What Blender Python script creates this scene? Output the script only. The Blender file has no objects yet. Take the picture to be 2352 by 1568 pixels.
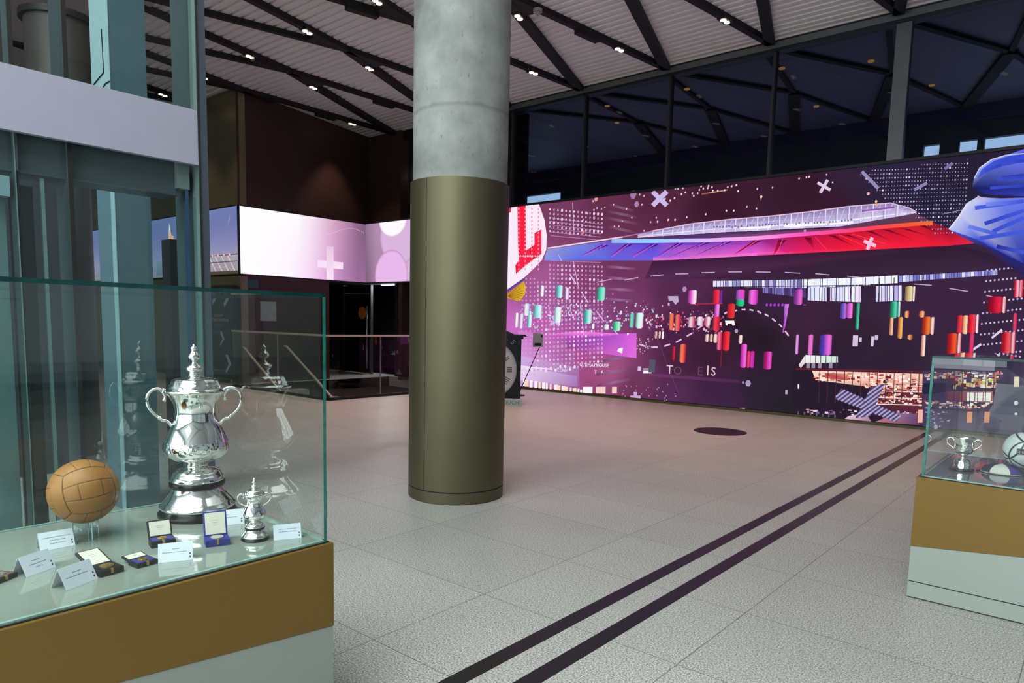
import bpy, bmesh, math, random
from mathutils import Vector, Matrix

scene = bpy.context.scene
COL = scene.collection

# ------------------------------------------------------------------ camera
FPX = 1607.09
cam_data = bpy.data.cameras.new('camera')
cam = bpy.data.objects.new('camera', cam_data)
COL.objects.link(cam)
cam_data.sensor_fit = 'HORIZONTAL'
cam_data.sensor_width = 36.0
cam_data.lens = 36.0 * FPX / 2352.0
cam_data.shift_y = (919.07 - 784.0) / 2352.0
cam_data.clip_start = 0.05
cam_data.clip_end = 200
R = (Matrix.Rotation(math.radians(40.3524), 3, 'Z') @ Matrix.Rotation(math.radians(90 - 6.3538), 3, 'X')
     @ Matrix.Rotation(math.radians(1.3477), 3, 'Z'))
cam.matrix_world = Matrix.Translation((0, 0, 1.5)) @ R.to_4x4()
scene.camera = cam

# ------------------------------------------------------------------ view, world, daylight
vs = scene.view_settings
vs.view_transform = 'Standard'
vs.look = 'None'
vs.gamma = 1.0
vs.exposure = 0.0
vs.use_curve_mapping = False
scene.cycles.transparent_max_bounces = 32
scene.cycles.max_bounces = 10
scene.cycles.caustics_reflective = False
scene.cycles.caustics_refractive = False
scene.cycles.sample_clamp_indirect = 6.0

world = bpy.data.worlds.new('sky')
scene.world = world
world.use_nodes = True
wn = world.node_tree.nodes
wl = world.node_tree.links
bg = wn['Background']
bg.inputs['Color'].default_value = (0.62, 0.74, 0.80, 1)
bg.inputs['Strength'].default_value = 0.4

def area(name, loc, rot, sx, sy, power, color):
    l = bpy.data.lights.new(name, 'AREA')
    l.shape = 'RECTANGLE'; l.size = sx; l.size_y = sy
    l.energy = power; l.color = color
    o = bpy.data.objects.new(name, l); COL.objects.link(o)
    o.location = loc; o.rotation_euler = rot
    return o

# daylight through the window bays behind the viewpoint (facing +Y into the room)
for i in range(5):
    area('window_daylight', (-9.6 + i * 3.3, -7.15, 3.3), (math.radians(90), 0, math.radians(0)), 2.9, 5.0, 200, (0.86, 0.96, 1.0))
# daylight through the side facade on the +X side
for i in range(3):
    area('window_daylight', (7.15, -4.2 + i * 4.4, 3.3), (math.radians(90), 0, math.radians(90)), 3.8, 5.0, 5, (0.88, 0.97, 1.0))

# added overhead fill brightening the floor, set in a made-up unseen rooflight
area('overhead_fill', (-2.4, -2.2, 6.5), (0, 0, 0), 7.0, 6.4, 1250, (0.97, 0.985, 1.0))
# added fill lights, hidden behind the LED wall, brightening terrace ceiling and wall
area('terrace_fill', (-5, 17.9, 2.6), (math.radians(-115), 0, 0), 18, 2.2, 150, (0.74, 0.76, 1.0))
area('terrace_fill', (-5, 12.9, 2.4), (math.radians(105), 0, 0), 18, 2.0, 110, (0.85, 0.92, 1.0))

# ------------------------------------------------------------------ helpers
def lin(h):
    if isinstance(h, str):
        c = [int(h[i:i + 2], 16) / 255.0 for i in (0, 2, 4)]
        return tuple(v / 12.92 if v <= 0.04045 else ((v + 0.055) / 1.055) ** 2.4 for v in c)
    return tuple(h[:3])

def lin8(c):
    return tuple(v / 255 / 12.92 if v <= 10 else ((v / 255 + 0.055) / 1.055) ** 2.4 for v in c)

def mat(name, color, rough=0.5, metal=0.0, var=0.08, scale=8.0, bump=0.0, spec=0.5, bump_scale=60.0):
    m = bpy.data.materials.new(name); m.use_nodes = True
    nt = m.node_tree; b = nt.nodes['Principled BSDF']
    c = lin(color)
    b.inputs['Roughness'].default_value = rough
    b.inputs['Metallic'].default_value = metal
    b.inputs['Specular IOR Level'].default_value = spec
    tc = nt.nodes.new('ShaderNodeTexCoord')
    n = nt.nodes.new('ShaderNodeTexNoise'); n.inputs['Scale'].default_value = scale
    nt.links.new(tc.outputs['Object'], n.inputs['Vector'])
    r = nt.nodes.new('ShaderNodeValToRGB')
    r.color_ramp.elements[0].position = 0.3; r.color_ramp.elements[1].position = 0.7
    r.color_ramp.elements[0].color = (*[v * (1 - var) for v in c], 1)
    r.color_ramp.elements[1].color = (*[min(1, v * (1 + var)) for v in c], 1)
    nt.links.new(n.outputs['Fac'], r.inputs['Fac'])
    nt.links.new(r.outputs['Color'], b.inputs['Base Color'])
    if bump:
        n2 = nt.nodes.new('ShaderNodeTexNoise'); n2.inputs['Scale'].default_value = bump_scale
        nt.links.new(tc.outputs['Object'], n2.inputs['Vector'])
        bp = nt.nodes.new('ShaderNodeBump'); bp.inputs['Strength'].default_value = bump; bp.inputs['Distance'].default_value = 0.002
        nt.links.new(n2.outputs['Fac'], bp.inputs['Height']); nt.links.new(bp.outputs['Normal'], b.inputs['Normal'])
    return m

def emat(name, color, strength):
    m = bpy.data.materials.new(name); m.use_nodes = True
    nt = m.node_tree; nt.nodes.clear()
    e = nt.nodes.new('ShaderNodeEmission'); o = nt.nodes.new('ShaderNodeOutputMaterial')
    e.inputs['Color'].default_value = (*lin(color), 1); e.inputs['Strength'].default_value = strength
    nt.links.new(e.outputs[0], o.inputs['Surface'])
    return m

def glassmat(name, tint, ior=1.5, opaque=0.0, opaque_color='202428', rough=0.0, refl=1.0):
    """thin pane glass: tinted see-through plus fresnel reflection (plus an optional grey film)"""
    m = bpy.data.materials.new(name); m.use_nodes = True
    nt = m.node_tree; nt.nodes.clear(); L = nt.links
    o = nt.nodes.new('ShaderNodeOutputMaterial')
    t = nt.nodes.new('ShaderNodeBsdfTransparent'); t.inputs['Color'].default_value = (*tint, 1)
    g = nt.nodes.new('ShaderNodeBsdfGlossy'); g.inputs['Roughness'].default_value = rough
    g.inputs['Color'].default_value = (refl, refl, refl, 1)
    f = nt.nodes.new('ShaderNodeFresnel'); f.inputs['IOR'].default_value = ior
    mx = nt.nodes.new('ShaderNodeMixShader')
    base = t
    if opaque > 0:
        d = nt.nodes.new('ShaderNodeBsdfDiffuse'); d.inputs['Color'].default_value = (*lin(opaque_color), 1)
        m2 = nt.nodes.new('ShaderNodeMixShader'); m2.inputs[0].default_value = opaque
        L.new(t.outputs[0], m2.inputs[1]); L.new(d.outputs[0], m2.inputs[2]); base = m2
    gm = nt.nodes.new('ShaderNodeNewGeometry'); sb = nt.nodes.new('ShaderNodeMath'); sb.operation = 'SUBTRACT'; sb.inputs[0].default_value = 1
    mu = nt.nodes.new('ShaderNodeMath'); mu.operation = 'MULTIPLY'
    L.new(gm.outputs['Backfacing'], sb.inputs[1]); L.new(f.outputs[0], mu.inputs[0]); L.new(sb.outputs[0], mu.inputs[1])
    L.new(mu.outputs[0], mx.inputs[0]); L.new(base.outputs[0], mx.inputs[1]); L.new(g.outputs[0], mx.inputs[2])
    L.new(mx.outputs[0], o.inputs['Surface'])
    return m

def vmat(name, strength):
    """emission from the 'Col' attribute: the picture shown by an LED wall"""
    m = bpy.data.materials.new(name); m.use_nodes = True
    nt = m.node_tree; nt.nodes.clear()
    a = nt.nodes.new('ShaderNodeAttribute'); a.attribute_name = 'Col'
    e = nt.nodes.new('ShaderNodeEmission'); e.inputs['Strength'].default_value = strength
    o = nt.nodes.new('ShaderNodeOutputMaterial')
    nt.links.new(a.outputs['Color'], e.inputs['Color']); nt.links.new(e.outputs[0], o.inputs['Surface'])
    return m

class MB:
    def __init__(self): self.bm = bmesh.new()
    def box(self, x0, x1, y0, y1, z0, z1, M=None):
        vs = [self.bm.verts.new((x, y, z)) for x in (x0, x1) for y in (y0, y1) for z in (z0, z1)]
        for f in ((0, 1, 3, 2), (4, 6, 7, 5), (0, 4, 5, 1), (2, 3, 7, 6), (0, 2, 6, 4), (1, 5, 7, 3)):
            self.bm.faces.new([vs[i] for i in f])
        if M is not None: bmesh.ops.transform(self.bm, matrix=M, verts=vs)
        return self
    def prism(self, pts, z0, z1, M=None, smooth=False):
        a = [self.bm.verts.new((x, y, z0)) for x, y in pts]; b = [self.bm.verts.new((x, y, z1)) for x, y in pts]
        n = len(pts)
        self.bm.faces.new(a[::-1]); self.bm.faces.new(b)
        for i in range(n):
            f = self.bm.faces.new((a[i], a[(i + 1) % n], b[(i + 1) % n], b[i])); f.smooth = smooth
        if M is not None: bmesh.ops.transform(self.bm, matrix=M, verts=a + b)
        return self
    def cyl(self, x, y, z0, z1, r, n=32, r2=None, M=None, smooth=True):
        r2 = r if r2 is None else r2
        a = [self.bm.verts.new((x + r * math.cos(2 * math.pi * i / n), y + r * math.sin(2 * math.pi * i / n), z0)) for i in range(n)]
        b = [self.bm.verts.new((x + r2 * math.cos(2 * math.pi * i / n), y + r2 * math.sin(2 * math.pi * i / n), z1)) for i in range(n)]
        self.bm.faces.new(a[::-1]); self.bm.faces.new(b)
        for i in range(n):
            f = self.bm.faces.new((a[i], a[(i + 1) % n], b[(i + 1) % n], b[i])); f.smooth = smooth
        for ring in (a, b):
            for i in range(n): self.bm.edges.get((ring[i], ring[(i + 1) % n])).smooth = False
        if M is not None: bmesh.ops.transform(self.bm, matrix=M, verts=a + b)
        return self
    def lathe(self, prof, n=64, lobes=0, amp=0.0, z_lobe=None, M=None):
        """prof: (r, z) list; lobes bend radii below z_lobe"""
        rings = []
        allv = []
        for r, z in prof:
            ring = []
            for i in range(n):
                a = 2 * math.pi * i / n
                k = 1 + (amp * math.cos(lobes * a) if lobes and z_lobe and z_lobe[0] <= z <= z_lobe[1] else 0)
                ring.append(self.bm.verts.new((r * k * math.cos(a), r * k * math.sin(a), z)))
            rings.append(ring); allv += ring
        for a, b in zip(rings, rings[1:]):
            for i in range(n):
                f = self.bm.faces.new((a[i], a[(i + 1) % n], b[(i + 1) % n], b[i])); f.smooth = True
        self.bm.faces.new(rings[0][::-1]); self.bm.faces.new(rings[-1])
        for ring in (rings[0], rings[-1]):
            for i in range(n): self.bm.edges.get((ring[i], ring[(i + 1) % n])).smooth = False
        if M is not None: bmesh.ops.transform(self.bm, matrix=M, verts=allv)
        return self
    def tube(self, pts, r, n=10, radii=None):
        pts = [Vector(p) for p in pts]
        rings = []
        up = Vector((0, 0, 1))
        for i, p in enumerate(pts):
            t = (pts[min(i + 1, len(pts) - 1)] - pts[max(i - 1, 0)]).normalized()
            u = t.cross(up)
            if u.length < 1e-3: u = t.cross(Vector((0, 1, 0)))
            u.normalize(); v = t.cross(u)
            rr = radii[i] if radii else r
            rings.append([self.bm.verts.new(p + (u * math.cos(2 * math.pi * k / n) + v * math.sin(2 * math.pi * k / n)) * rr) for k in range(n)])
        for a, b in zip(rings, rings[1:]):
            for k in range(n):
                f = self.bm.faces.new((a[k], b[k], b[(k + 1) % n], a[(k + 1) % n])); f.smooth = True
        self.bm.faces.new(rings[0]); self.bm.faces.new(rings[-1][::-1])
        return self
    def sphere(self, c, r, n=16, M=None):
        k = bmesh.ops.create_uvsphere(self.bm, u_segments=n * 2, v_segments=n, radius=r)
        for v in k['verts']:
            v.co += Vector(c)
        for f in self.bm.faces:
            if all(v in k['verts'] for v in f.verts[:1]): f.smooth = True
        return self
    def face(self, pts):
        self.bm.faces.new([self.bm.verts.new(p) for p in pts]); return self
    def bevel(self, w, seg=2):
        es = [e for e in self.bm.edges if len(e.link_faces) == 2 and e.calc_face_angle(0) > 0.6]
        bmesh.ops.bevel(self.bm, geom=es, offset=w, segments=seg, affect='EDGES', profile=0.6); return self
    def build(self, name, m, parent=None, origin=None):
        bmesh.ops.recalc_face_normals(self.bm, faces=self.bm.faces)
        me = bpy.data.meshes.new(name)
        if origin is not None:
            bmesh.ops.translate(self.bm, verts=self.bm.verts, vec=-Vector(origin))
        self.bm.to_mesh(me); self.bm.free()
        for mm in (m if isinstance(m, list) else [m]): me.materials.append(mm)
        o = bpy.data.objects.new(name, me); COL.objects.link(o)
        if parent is not None: o.parent = parent
        if origin is not None: o.location = origin
        return o

def tag(o, label=None, cat=None, group=None, kind=None):
    if label: o['label'] = label
    if cat: o['category'] = cat
    if group: o['group'] = group
    if kind: o['kind'] = kind
    return o

def thing(name, label, cat, loc=(0, 0, 0), rz=0.0, group=None):
    o = bpy.data.objects.new(name, None); COL.objects.link(o)
    o.location = loc; o.rotation_euler = (0, 0, rz); o.empty_display_size = 0.1
    return tag(o, label, cat, group)

def text_bm(bm, body, size, M, extrude=0.0005, align='CENTER'):
    cu = bpy.data.curves.new('t', 'FONT'); cu.body = body; cu.size = size; cu.extrude = extrude
    cu.align_x = align; cu.align_y = 'CENTER'; cu.resolution_u = 3
    o = bpy.data.objects.new('t', cu); COL.objects.link(o)
    dg = bpy.context.evaluated_depsgraph_get()
    me = bpy.data.meshes.new_from_object(o.evaluated_get(dg))
    me.transform(M)
    n0 = len(bm.faces)
    bm.from_mesh(me)
    bpy.data.objects.remove(o); bpy.data.curves.remove(cu); bpy.data.meshes.remove(me)
    bm.faces.ensure_lookup_table()
    return n0

def Rz(a): return Matrix.Rotation(a, 4, 'Z')
def Rx(a): return Matrix.Rotation(a, 4, 'X')
def Ry(a): return Matrix.Rotation(a, 4, 'Y')
def T(x, y, z): return Matrix.Translation((x, y, z))
# text standing upright facing -Y / facing +X
UP_NEG_Y = Rx(math.radians(90))
UP_POS_X = Rz(math.radians(90)) @ Rx(math.radians(90))

# ------------------------------------------------------------------ materials
def floor_material():
    m = bpy.data.materials.new('granite_floor'); m.use_nodes = True
    nt = m.node_tree; b = nt.nodes['Principled BSDF']; L = nt.links; N = nt.nodes.new
    geo = N('ShaderNodeNewGeometry')
    mp = N('ShaderNodeMapping'); mp.inputs['Location'].default_value = (1.345, -3.53, 0)
    L.new(geo.outputs['Position'], mp.inputs['Vector'])
    br = N('ShaderNodeTexBrick'); br.offset = 0.0; br.squash = 1.0
    br.inputs['Scale'].default_value = 1.0; br.inputs['Mortar Size'].default_value = 0.0028
    br.inputs['Mortar Smooth'].default_value = 0.3; br.inputs['Bias'].default_value = 0.0
    br.inputs['Brick Width'].default_value = 0.5855 * 2; br.inputs['Row Height'].default_value = 0.767
    br.inputs['Color1'].default_value = (0.99, 0.99, 0.985, 1); br.inputs['Color2'].default_value = (1.07, 1.065, 1.05, 1)
    br.inputs['Mortar'].default_value = (0.42, 0.42, 0.42, 1)
    L.new(mp.outputs[0], br.inputs['Vector'])
    sp = N('ShaderNodeTexNoise'); sp.inputs['Scale'].default_value = 125; sp.inputs['Detail'].default_value = 3; sp.inputs['Roughness'].default_value = 0.75
    L.new(geo.outputs['Position'], sp.inputs['Vector'])
    rp = N('ShaderNodeValToRGB')
    rp.color_ramp.elements[0].position = 0.36; rp.color_ramp.elements[0].color = (0.10, 0.097, 0.088, 1)
    rp.color_ramp.elements[1].position = 0.64; rp.color_ramp.elements[1].color = (0.72, 0.705, 0.655, 1)
    L.new(sp.outputs['Fac'], rp.inputs['Fac'])
    big = N('ShaderNodeTexNoise'); big.inputs['Scale'].default_value = 1.3; big.inputs['Detail'].default_value = 4
    L.new(geo.outputs['Position'], big.inputs['Vector'])
    mr = N('ShaderNodeMapRange'); mr.inputs['To Min'].default_value = 0.88; mr.inputs['To Max'].default_value = 1.1
    L.new(big.outputs['Fac'], mr.inputs['Value'])
    m1 = N('ShaderNodeMix'); m1.data_type = 'RGBA'; m1.blend_type = 'MULTIPLY'; m1.inputs[0].default_value = 1
    L.new(rp.outputs['Color'], m1.inputs[6]); L.new(br.outputs['Color'], m1.inputs[7])
    vm = N('ShaderNodeVectorMath'); vm.operation = 'SCALE'
    L.new(m1.outputs[2], vm.inputs[0]); L.new(mr.outputs[0], vm.inputs['Scale'])
    L.new(vm.outputs[0], b.inputs['Base Color'])
    b.inputs['Roughness'].default_value = 0.42; b.inputs['Specular IOR Level'].default_value = 0.5
    return m

def concrete_material():
    m = bpy.data.materials.new('cast_concrete'); m.use_nodes = True
    nt = m.node_tree; b = nt.nodes['Principled BSDF']; L = nt.links; N = nt.nodes.new
    tc = N('ShaderNodeTexCoord')
    n = N('ShaderNodeTexNoise'); n.inputs['Scale'].default_value = 3.0; n.inputs['Detail'].default_value = 8; n.inputs['Roughness'].default_value = 0.6
    L.new(tc.outputs['Object'], n.inputs['Vector'])
    r = N('ShaderNodeValToRGB'); r.color_ramp.elements[0].position = 0.28; r.color_ramp.elements[1].position = 0.68
    r.color_ramp.elements[0].color = (0.19, 0.205, 0.19, 1); r.color_ramp.elements[1].color = (0.38, 0.395, 0.37, 1)
    L.new(n.outputs['Fac'], r.inputs['Fac'])
    # small pits
    mp = N('ShaderNodeMapping'); mp.inputs['Scale'].default_value = (1, 1, 0.45); L.new(tc.outputs['Object'], mp.inputs['Vector'])
    v = N('ShaderNodeTexNoise'); v.inputs['Scale'].default_value = 34; v.inputs['Detail'].default_value = 2
    L.new(mp.outputs[0], v.inputs['Vector'])
    r2 = N('ShaderNodeValToRGB'); r2.color_ramp.elements[0].position = 0.24; r2.color_ramp.elements[1].position = 0.33
    r2.color_ramp.elements[0].color = (0.62, 0.62, 0.60, 1); r2.color_ramp.elements[1].color = (1, 1, 1, 1)
    L.new(v.outputs['Fac'], r2.inputs['Fac'])
    # stained bands just below each pour joint
    sx = N('ShaderNodeSeparateXYZ'); L.new(tc.outputs['Object'], sx.inputs[0])
    r3 = N('ShaderNodeValToRGB'); cr = r3.color_ramp
    cr.elements[0].position = 0.0; cr.elements[0].color = (1, 1, 1, 1)
    cr.elements[1].position = 1.0; cr.elements[1].color = (1, 1, 1, 1)
    for p, c in ((0.415, 1.0), (0.435, 0.74), (0.455, 0.8), (0.475, 1.0), (0.508, 1.0), (0.511, 0.62), (0.514, 1.0)):
        e = cr.elements.new(p); e.color = (c, c, c * 0.99, 1)
    mr = N('ShaderNodeMapRange'); mr.inputs['From Min'].default_value = 0; mr.inputs['From Max'].default_value = 6.3
    ad = N('ShaderNodeMath'); ad.operation = 'MULTIPLY_ADD'; ad.inputs[1].default_value = 0.12; 
    L.new(n.outputs['Fac'], ad.inputs[0]); L.new(sx.outputs['Z'], ad.inputs[2])
    L.new(ad.outputs[0], mr.inputs['Value']); L.new(mr.outputs[0], r3.inputs['Fac'])
    a = N('ShaderNodeMix'); a.data_type = 'RGBA'; a.blend_type = 'MULTIPLY'; a.inputs[0].default_value = 1
    L.new(r.outputs['Color'], a.inputs[6]); L.new(r2.outputs['Color'], a.inputs[7])
    c = N('ShaderNodeMix'); c.data_type = 'RGBA'; c.blend_type = 'MULTIPLY'; c.inputs[0].default_value = 1
    L.new(a.outputs[2], c.inputs[6]); L.new(r3.outputs['Color'], c.inputs[7])
    L.new(c.outputs[2], b.inputs['Base Color']); b.inputs['Roughness'].default_value = 0.62
    return m

def silver_material(name, chased):
    m = bpy.data.materials.new(name); m.use_nodes = True
    nt = m.node_tree; b = nt.nodes['Principled BSDF']; L = nt.links; N = nt.nodes.new
    b.inputs['Metallic'].default_value = 1.0; b.inputs['Base Color'].default_value = (0.93, 0.92, 0.89, 1)
    b.inputs['Roughness'].default_value = 0.09
    tc = N('ShaderNodeTexCoord'); v = N('ShaderNodeTexVoronoi'); v.inputs['Scale'].default_value = 70 if chased else 12
    v.feature = 'SMOOTH_F1'
    L.new(tc.outputs['Object'], v.inputs['Vector'])
    bp = N('ShaderNodeBump'); bp.inputs['Strength'].default_value = 0.7 if chased else 0.08; bp.inputs['Distance'].default_value = 0.004
    L.new(v.outputs['Distance'], bp.inputs['Height']); L.new(bp.outputs['Normal'], b.inputs['Normal'])
    return m

M_FLOOR = floor_material()
M_CONC = concrete_material()
M_SILVER = silver_material('polished_silver', False)
M_CHASED = silver_material('chased_silver', True)
M_BRONZE = mat('bronze_cladding', '68634c', 0.5, 0.85, 0.03, 3)
M_GROOVE = mat('dark_groove', '14140f', 0.8)
M_CEIL = mat('ribbed_metal_ceiling', 'e8e8ea', 0.55, 0.0, 0.03, 2)
M_SOFFIT = mat('smooth_ceiling', 'b9b4b8', 0.6, 0.0, 0.03, 2)
M_BEAM = mat('black_beam', '0a090c', 0.7, 0, 0.1)
M_TRIMG = mat('grey_metal_trim', '6c7072', 0.4, 0.5, 0.04)
M_DARKTRIM = mat('dark_trim', '1c1f21', 0.5, 0.3, 0.05)
M_BROWN = mat('dark_brown_wall', '46322a', 0.5, 0.3, 0.08, 1.2)
M_OLIVE = mat('bronze_wall_panel', '8a8468', 0.36, 0.8, 0.06, 1.0)
M_MAROON = mat('maroon_wall', '4a2a28', 0.5, 0.1, 0.06, 2)
M_BLACK = mat('black_void', '050506', 0.8, 0, 0.1)
M_DKGREY = mat('dark_grey_panel', '2b2b2c', 0.55, 0, 0.08)
M_STEEL = mat('brushed_steel', 'b8b6b0', 0.28, 0.9, 0.04)
M_OLVSKIRT = mat('olive_skirting', '565433', 0.5, 0.2, 0.06)
M_STRIP = mat('black_stone_inlay', '221e22', 0.35, 0, 0.15, 30)
M_GOLD = mat('gold_painted_panel', '785b1f', 0.42, 0.15, 0.03, 3)
M_PALE = mat('pale_grey_green_panel', '99a39b', 0.5, 0, 0.03, 3)
M_DECK = mat('grey_green_glass_deck', '8b9489', 0.06, 0, 0.03, 3, spec=1.0)
M_DECK2 = mat('grey_glass_deck', '5f646b', 0.05, 0, 0.03, 3, spec=1.3)
M_GLASS = glassmat('clear_case_glass', (0.955, 0.985, 0.975))
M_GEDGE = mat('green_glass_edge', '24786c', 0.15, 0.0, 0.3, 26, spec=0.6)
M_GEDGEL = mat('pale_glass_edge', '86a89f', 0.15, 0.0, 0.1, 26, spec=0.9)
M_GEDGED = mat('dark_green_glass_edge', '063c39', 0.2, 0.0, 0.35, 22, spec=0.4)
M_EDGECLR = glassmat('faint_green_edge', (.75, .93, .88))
M_RAILG = glassmat('balustrade_glass', (0.90, 0.93, 0.92))
M_TINT = glassmat('tinted_door_glass', (0.88, 0.96, 0.95), opaque=0.06, opaque_color='3c4a4d')
M_CLEARF = glassmat('facade_glass', (0.9, 0.93, 0.92), refl=0.6)
M_CLER = glassmat('dark_clerestory_glass', (0.55, 0.56, 0.62), refl=0.12)
M_CARD = mat('white_card', 'd9dfe8', 0.6, 0, 0.01)
M_INK = mat('grey_ink', '6b7078', 0.7)
M_NAVYINK = mat('navy_ink', '2c3658', 0.7)
M_BOXBLK = mat('black_leatherette', '17171a', 0.5, 0, 0.1, 50, bump=0.3)
M_BOXBLUE = mat('royal_blue_velvet', '2b2f86', 0.7, 0, 0.1, 50)
M_SATIN = mat('cream_satin', 'dcd8c6', 0.45, 0, 0.04, 20)
M_BLKVEL = mat('black_velvet', '0c0c0e', 0.9)
M_MEDAL = mat('gold_medal_metal', 'c9a55a', 0.3, 0.9, 0.15, 120, bump=0.6, bump_scale=300)
M_SMEDAL = mat('silver_medal_metal', 'c9c6ba', 0.3, 0.7, 0.1, 120, bump=0.5, bump_scale=300)
M_EBONY = mat('black_ebonised_wood', '0d0e0e', 0.25, 0, 0.1)
M_PANEL_W = mat('white_fascia_panel', 'a09fb0', 0.45, 0, 0.015)
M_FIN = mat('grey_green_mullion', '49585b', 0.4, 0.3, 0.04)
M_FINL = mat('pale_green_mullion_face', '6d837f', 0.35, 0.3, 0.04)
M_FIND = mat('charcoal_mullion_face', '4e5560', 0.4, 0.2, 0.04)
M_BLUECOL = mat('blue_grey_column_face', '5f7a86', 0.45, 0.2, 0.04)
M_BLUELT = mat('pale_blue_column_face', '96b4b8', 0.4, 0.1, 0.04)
M_ACRYL = glassmat('clear_acrylic', (0.93, 0.97, 0.97))
M_LAMP = emat('warm_lamp_glow', 'ffe6bf', 6.0)
M_LAMPW = emat('cool_tube_glow', 'e8ecf2', 1.3)
M_SKYGLOW = emat('daylit_opening', 'b0d6ef', 2.2)
M_LED = vmat('led_picture', 1.0)

# ------------------------------------------------------------------ setting: floor, ceiling, walls
f = MB()
# floor slab pieces leaving the stairwell open (x -14.5..-10.8, y 7.55..12)
f.box(-10.8, 8, -7.5, 12.4, -0.25, 0)
f.box(-24, -10.8, -7.5, 7.55, -0.25, 0)
f.box(-24, -14.5, 7.55, 14, -0.25, 0)
f.box(-14.5, -10.8, 12.0, 14, -0.25, 0)
tag(f.build('floor', M_FLOOR), kind='structure')

def ribbed(x0, x1, y0, y1, z, pitch, depth):
    m = MB(); y = y0; prev = None
    prof = []
    while y < y1 - 1e-6:
        prof += [(y, z), (y + pitch * 0.50, z), (y + pitch * 0.62, z + depth), (y + pitch * 0.88, z + depth)]
        y += pitch
    prof.append((y1, z))
    a = [m.bm.verts.new((x0, p[0], p[1])) for p in prof]; b = [m.bm.verts.new((x1, p[0], p[1])) for p in prof]
    for i in range(len(prof) - 1): m.bm.faces.new((a[i], b[i], b[i + 1], a[i + 1]))
    m.box(x0, x1, y0, y1, z + depth + .02, z + depth + 0.1)
    return m
tag(ribbed(-24, 8, 5.08, 12.36, 6.33, 0.17, 0.03).build('ceiling', M_CEIL), kind='structure')
tag(MB().box(-24, -6.2, -7.5, 5.08, 6.3, 6.42).box(1.4, 8, -7.5, 5.08, 6.3, 6.42).box(-6.2, 1.4, 1.1, 5.08, 6.3, 6.42).box(-6.2, 1.4, -7.5, -5.6, 6.3, 6.42).build('ceiling_soffit', M_SOFFIT), kind='structure')
rl = MB().box(-6.2, 1.4, -5.6, 1.1, 6.44, 6.46).build('window_added_rooflight', M_CLEARF); tag(rl, kind='structure')  # unseen roof opening, added to house the overhead fill
m = MB()
for i in range(5): m.box(-6.22 + i * 1.9, -6.16 + i * 1.9, -5.6, 1.1, 6.3, 6.5)
m.build('window_frame', M_TRIMG, rl)  # bars of the added rooflight

# wall with the LED screen and the clerestory
w = MB(); w.box(-10.75, 8, 12.27, 12.45, 0.05, 4.07)
tag(w.build('wall_screen', M_BLACK), kind='structure')
tag(MB().box(-10.75, 8, 12.235, 12.29, 0.0, 0.045).build('baseboard_screen', M_OLVSKIRT), kind='structure')
tag(MB().box(-10.75, 8, 12.24, 12.46, 6.20, 6.3).build('trim_1', M_TRIMG), kind='structure')
tag(MB().box(-10.75, 8, 12.25, 12.44, 6.15, 6.2).box(-10.75, 8, 12.25, 12.3, 6.3, 6.345).build('trim_2', M_DARKTRIM), kind='structure')
tag(MB().box(-10.75, 8, 12.20, 12.3, 4.07, 4.115).build('trim_3', M_DARKTRIM), kind='structure')
xs = [-10.62, -8.67, -6.73, -4.77, -2.81, -0.86, 1.09, 3.04, 5.0, 7.9]
n = 0
for i in range(len(xs) - 1):
    wide = abs(xs[i] + 2.81) < 0.01
    wm = 0.105 if wide else 0.022
    n += 1
    g = MB().box(xs[i], xs[i + 1], 12.34, 12.36, 4.07, 6.2).build('window_%d' % n, M_CLER)
    tag(g, kind='structure')
    fr = MB().box(xs[i] - wm, xs[i] + wm, 12.28, 12.42, 4.07, 6.2).build('window_frame', M_TRIMG if wide else M_DKGREY)
    fr.parent = g

# covered terrace seen through the clerestory
M_NIGHTCEIL = mat('terrace_ceiling', '5a566e', 0.6, 0, 0.05, 2)
M_NIGHTWALL = mat('terrace_wall', '3b4044', 0.7, 0, 0.08, 1)
M_NIGHTWALL2 = mat('terrace_bulkhead', '33304f', 0.7, 0, 0.08, 1)
tag(MB().box(-24, 8, 12.46, 18.2, 6.36, 6.45).build('ceiling_terrace', M_NIGHTCEIL), kind='structure')
tag(MB().box(-24, 8, 18.2, 18.35, 6.05, 6.4).build('trim_4', M_NIGHTWALL2), kind='structure')
wl_ = MB()
# wall pieces around the bright openings (openings z 4.5..5.68)
wl_.box(-24, 8, 18.4, 18.55, 5.68, 6.4).box(-24, 8, 18.4, 18.55, 0, 4.6)
for a, b in ((-24, -15.9), (-15.5, -15.3), (-13.8, -3.62), (-3.3, -2.93), (-2.59, -2.46), (-1.3, -1.1), (0.4, 8)):
    wl_.box(a, b, 18.4, 18.55, 4.6, 5.68)
tag(wl_.build('wall_terrace', M_NIGHTWALL), kind='structure')
tag(MB().box(-24, 8, 18.9, 18.95, 4.0, 6.2).build('window_terrace', M_SKYGLOW), kind='structure')
tag(MB().box(-24, 8, 12.5, 18.5, -0.2, 0).build('floor_terrace', M_DKGREY), kind='structure')

# left bronze and brown volume that carries the ribbon screens
tag(MB().box(-24, -14.62, 7.93, 8.1, 3.9, 6.33).box(-24, -14.62, 7.93, 8.1, 0, 2.38).build('wall_left', M_OLIVE), kind='structure')
b = MB(); b.prism([(-14.61, 7.91), (-15.62, 12.25), (-16.2, 12.25), (-15.4, 8.12)], 3.9, 6.33)
b.prism([(-15.62, 12.2), (-14.32, 12.2), (-14.32, 12.5), (-15.62, 12.5)], 3.9, 6.33)
tag(b.build('wall_upper_left', M_BROWN), kind='structure')
tag(MB().box(-15.4, -14.66, 8.1, 10.25, 0, 2.4).build('wall_lower_left', M_MAROON), kind='structure')
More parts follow.
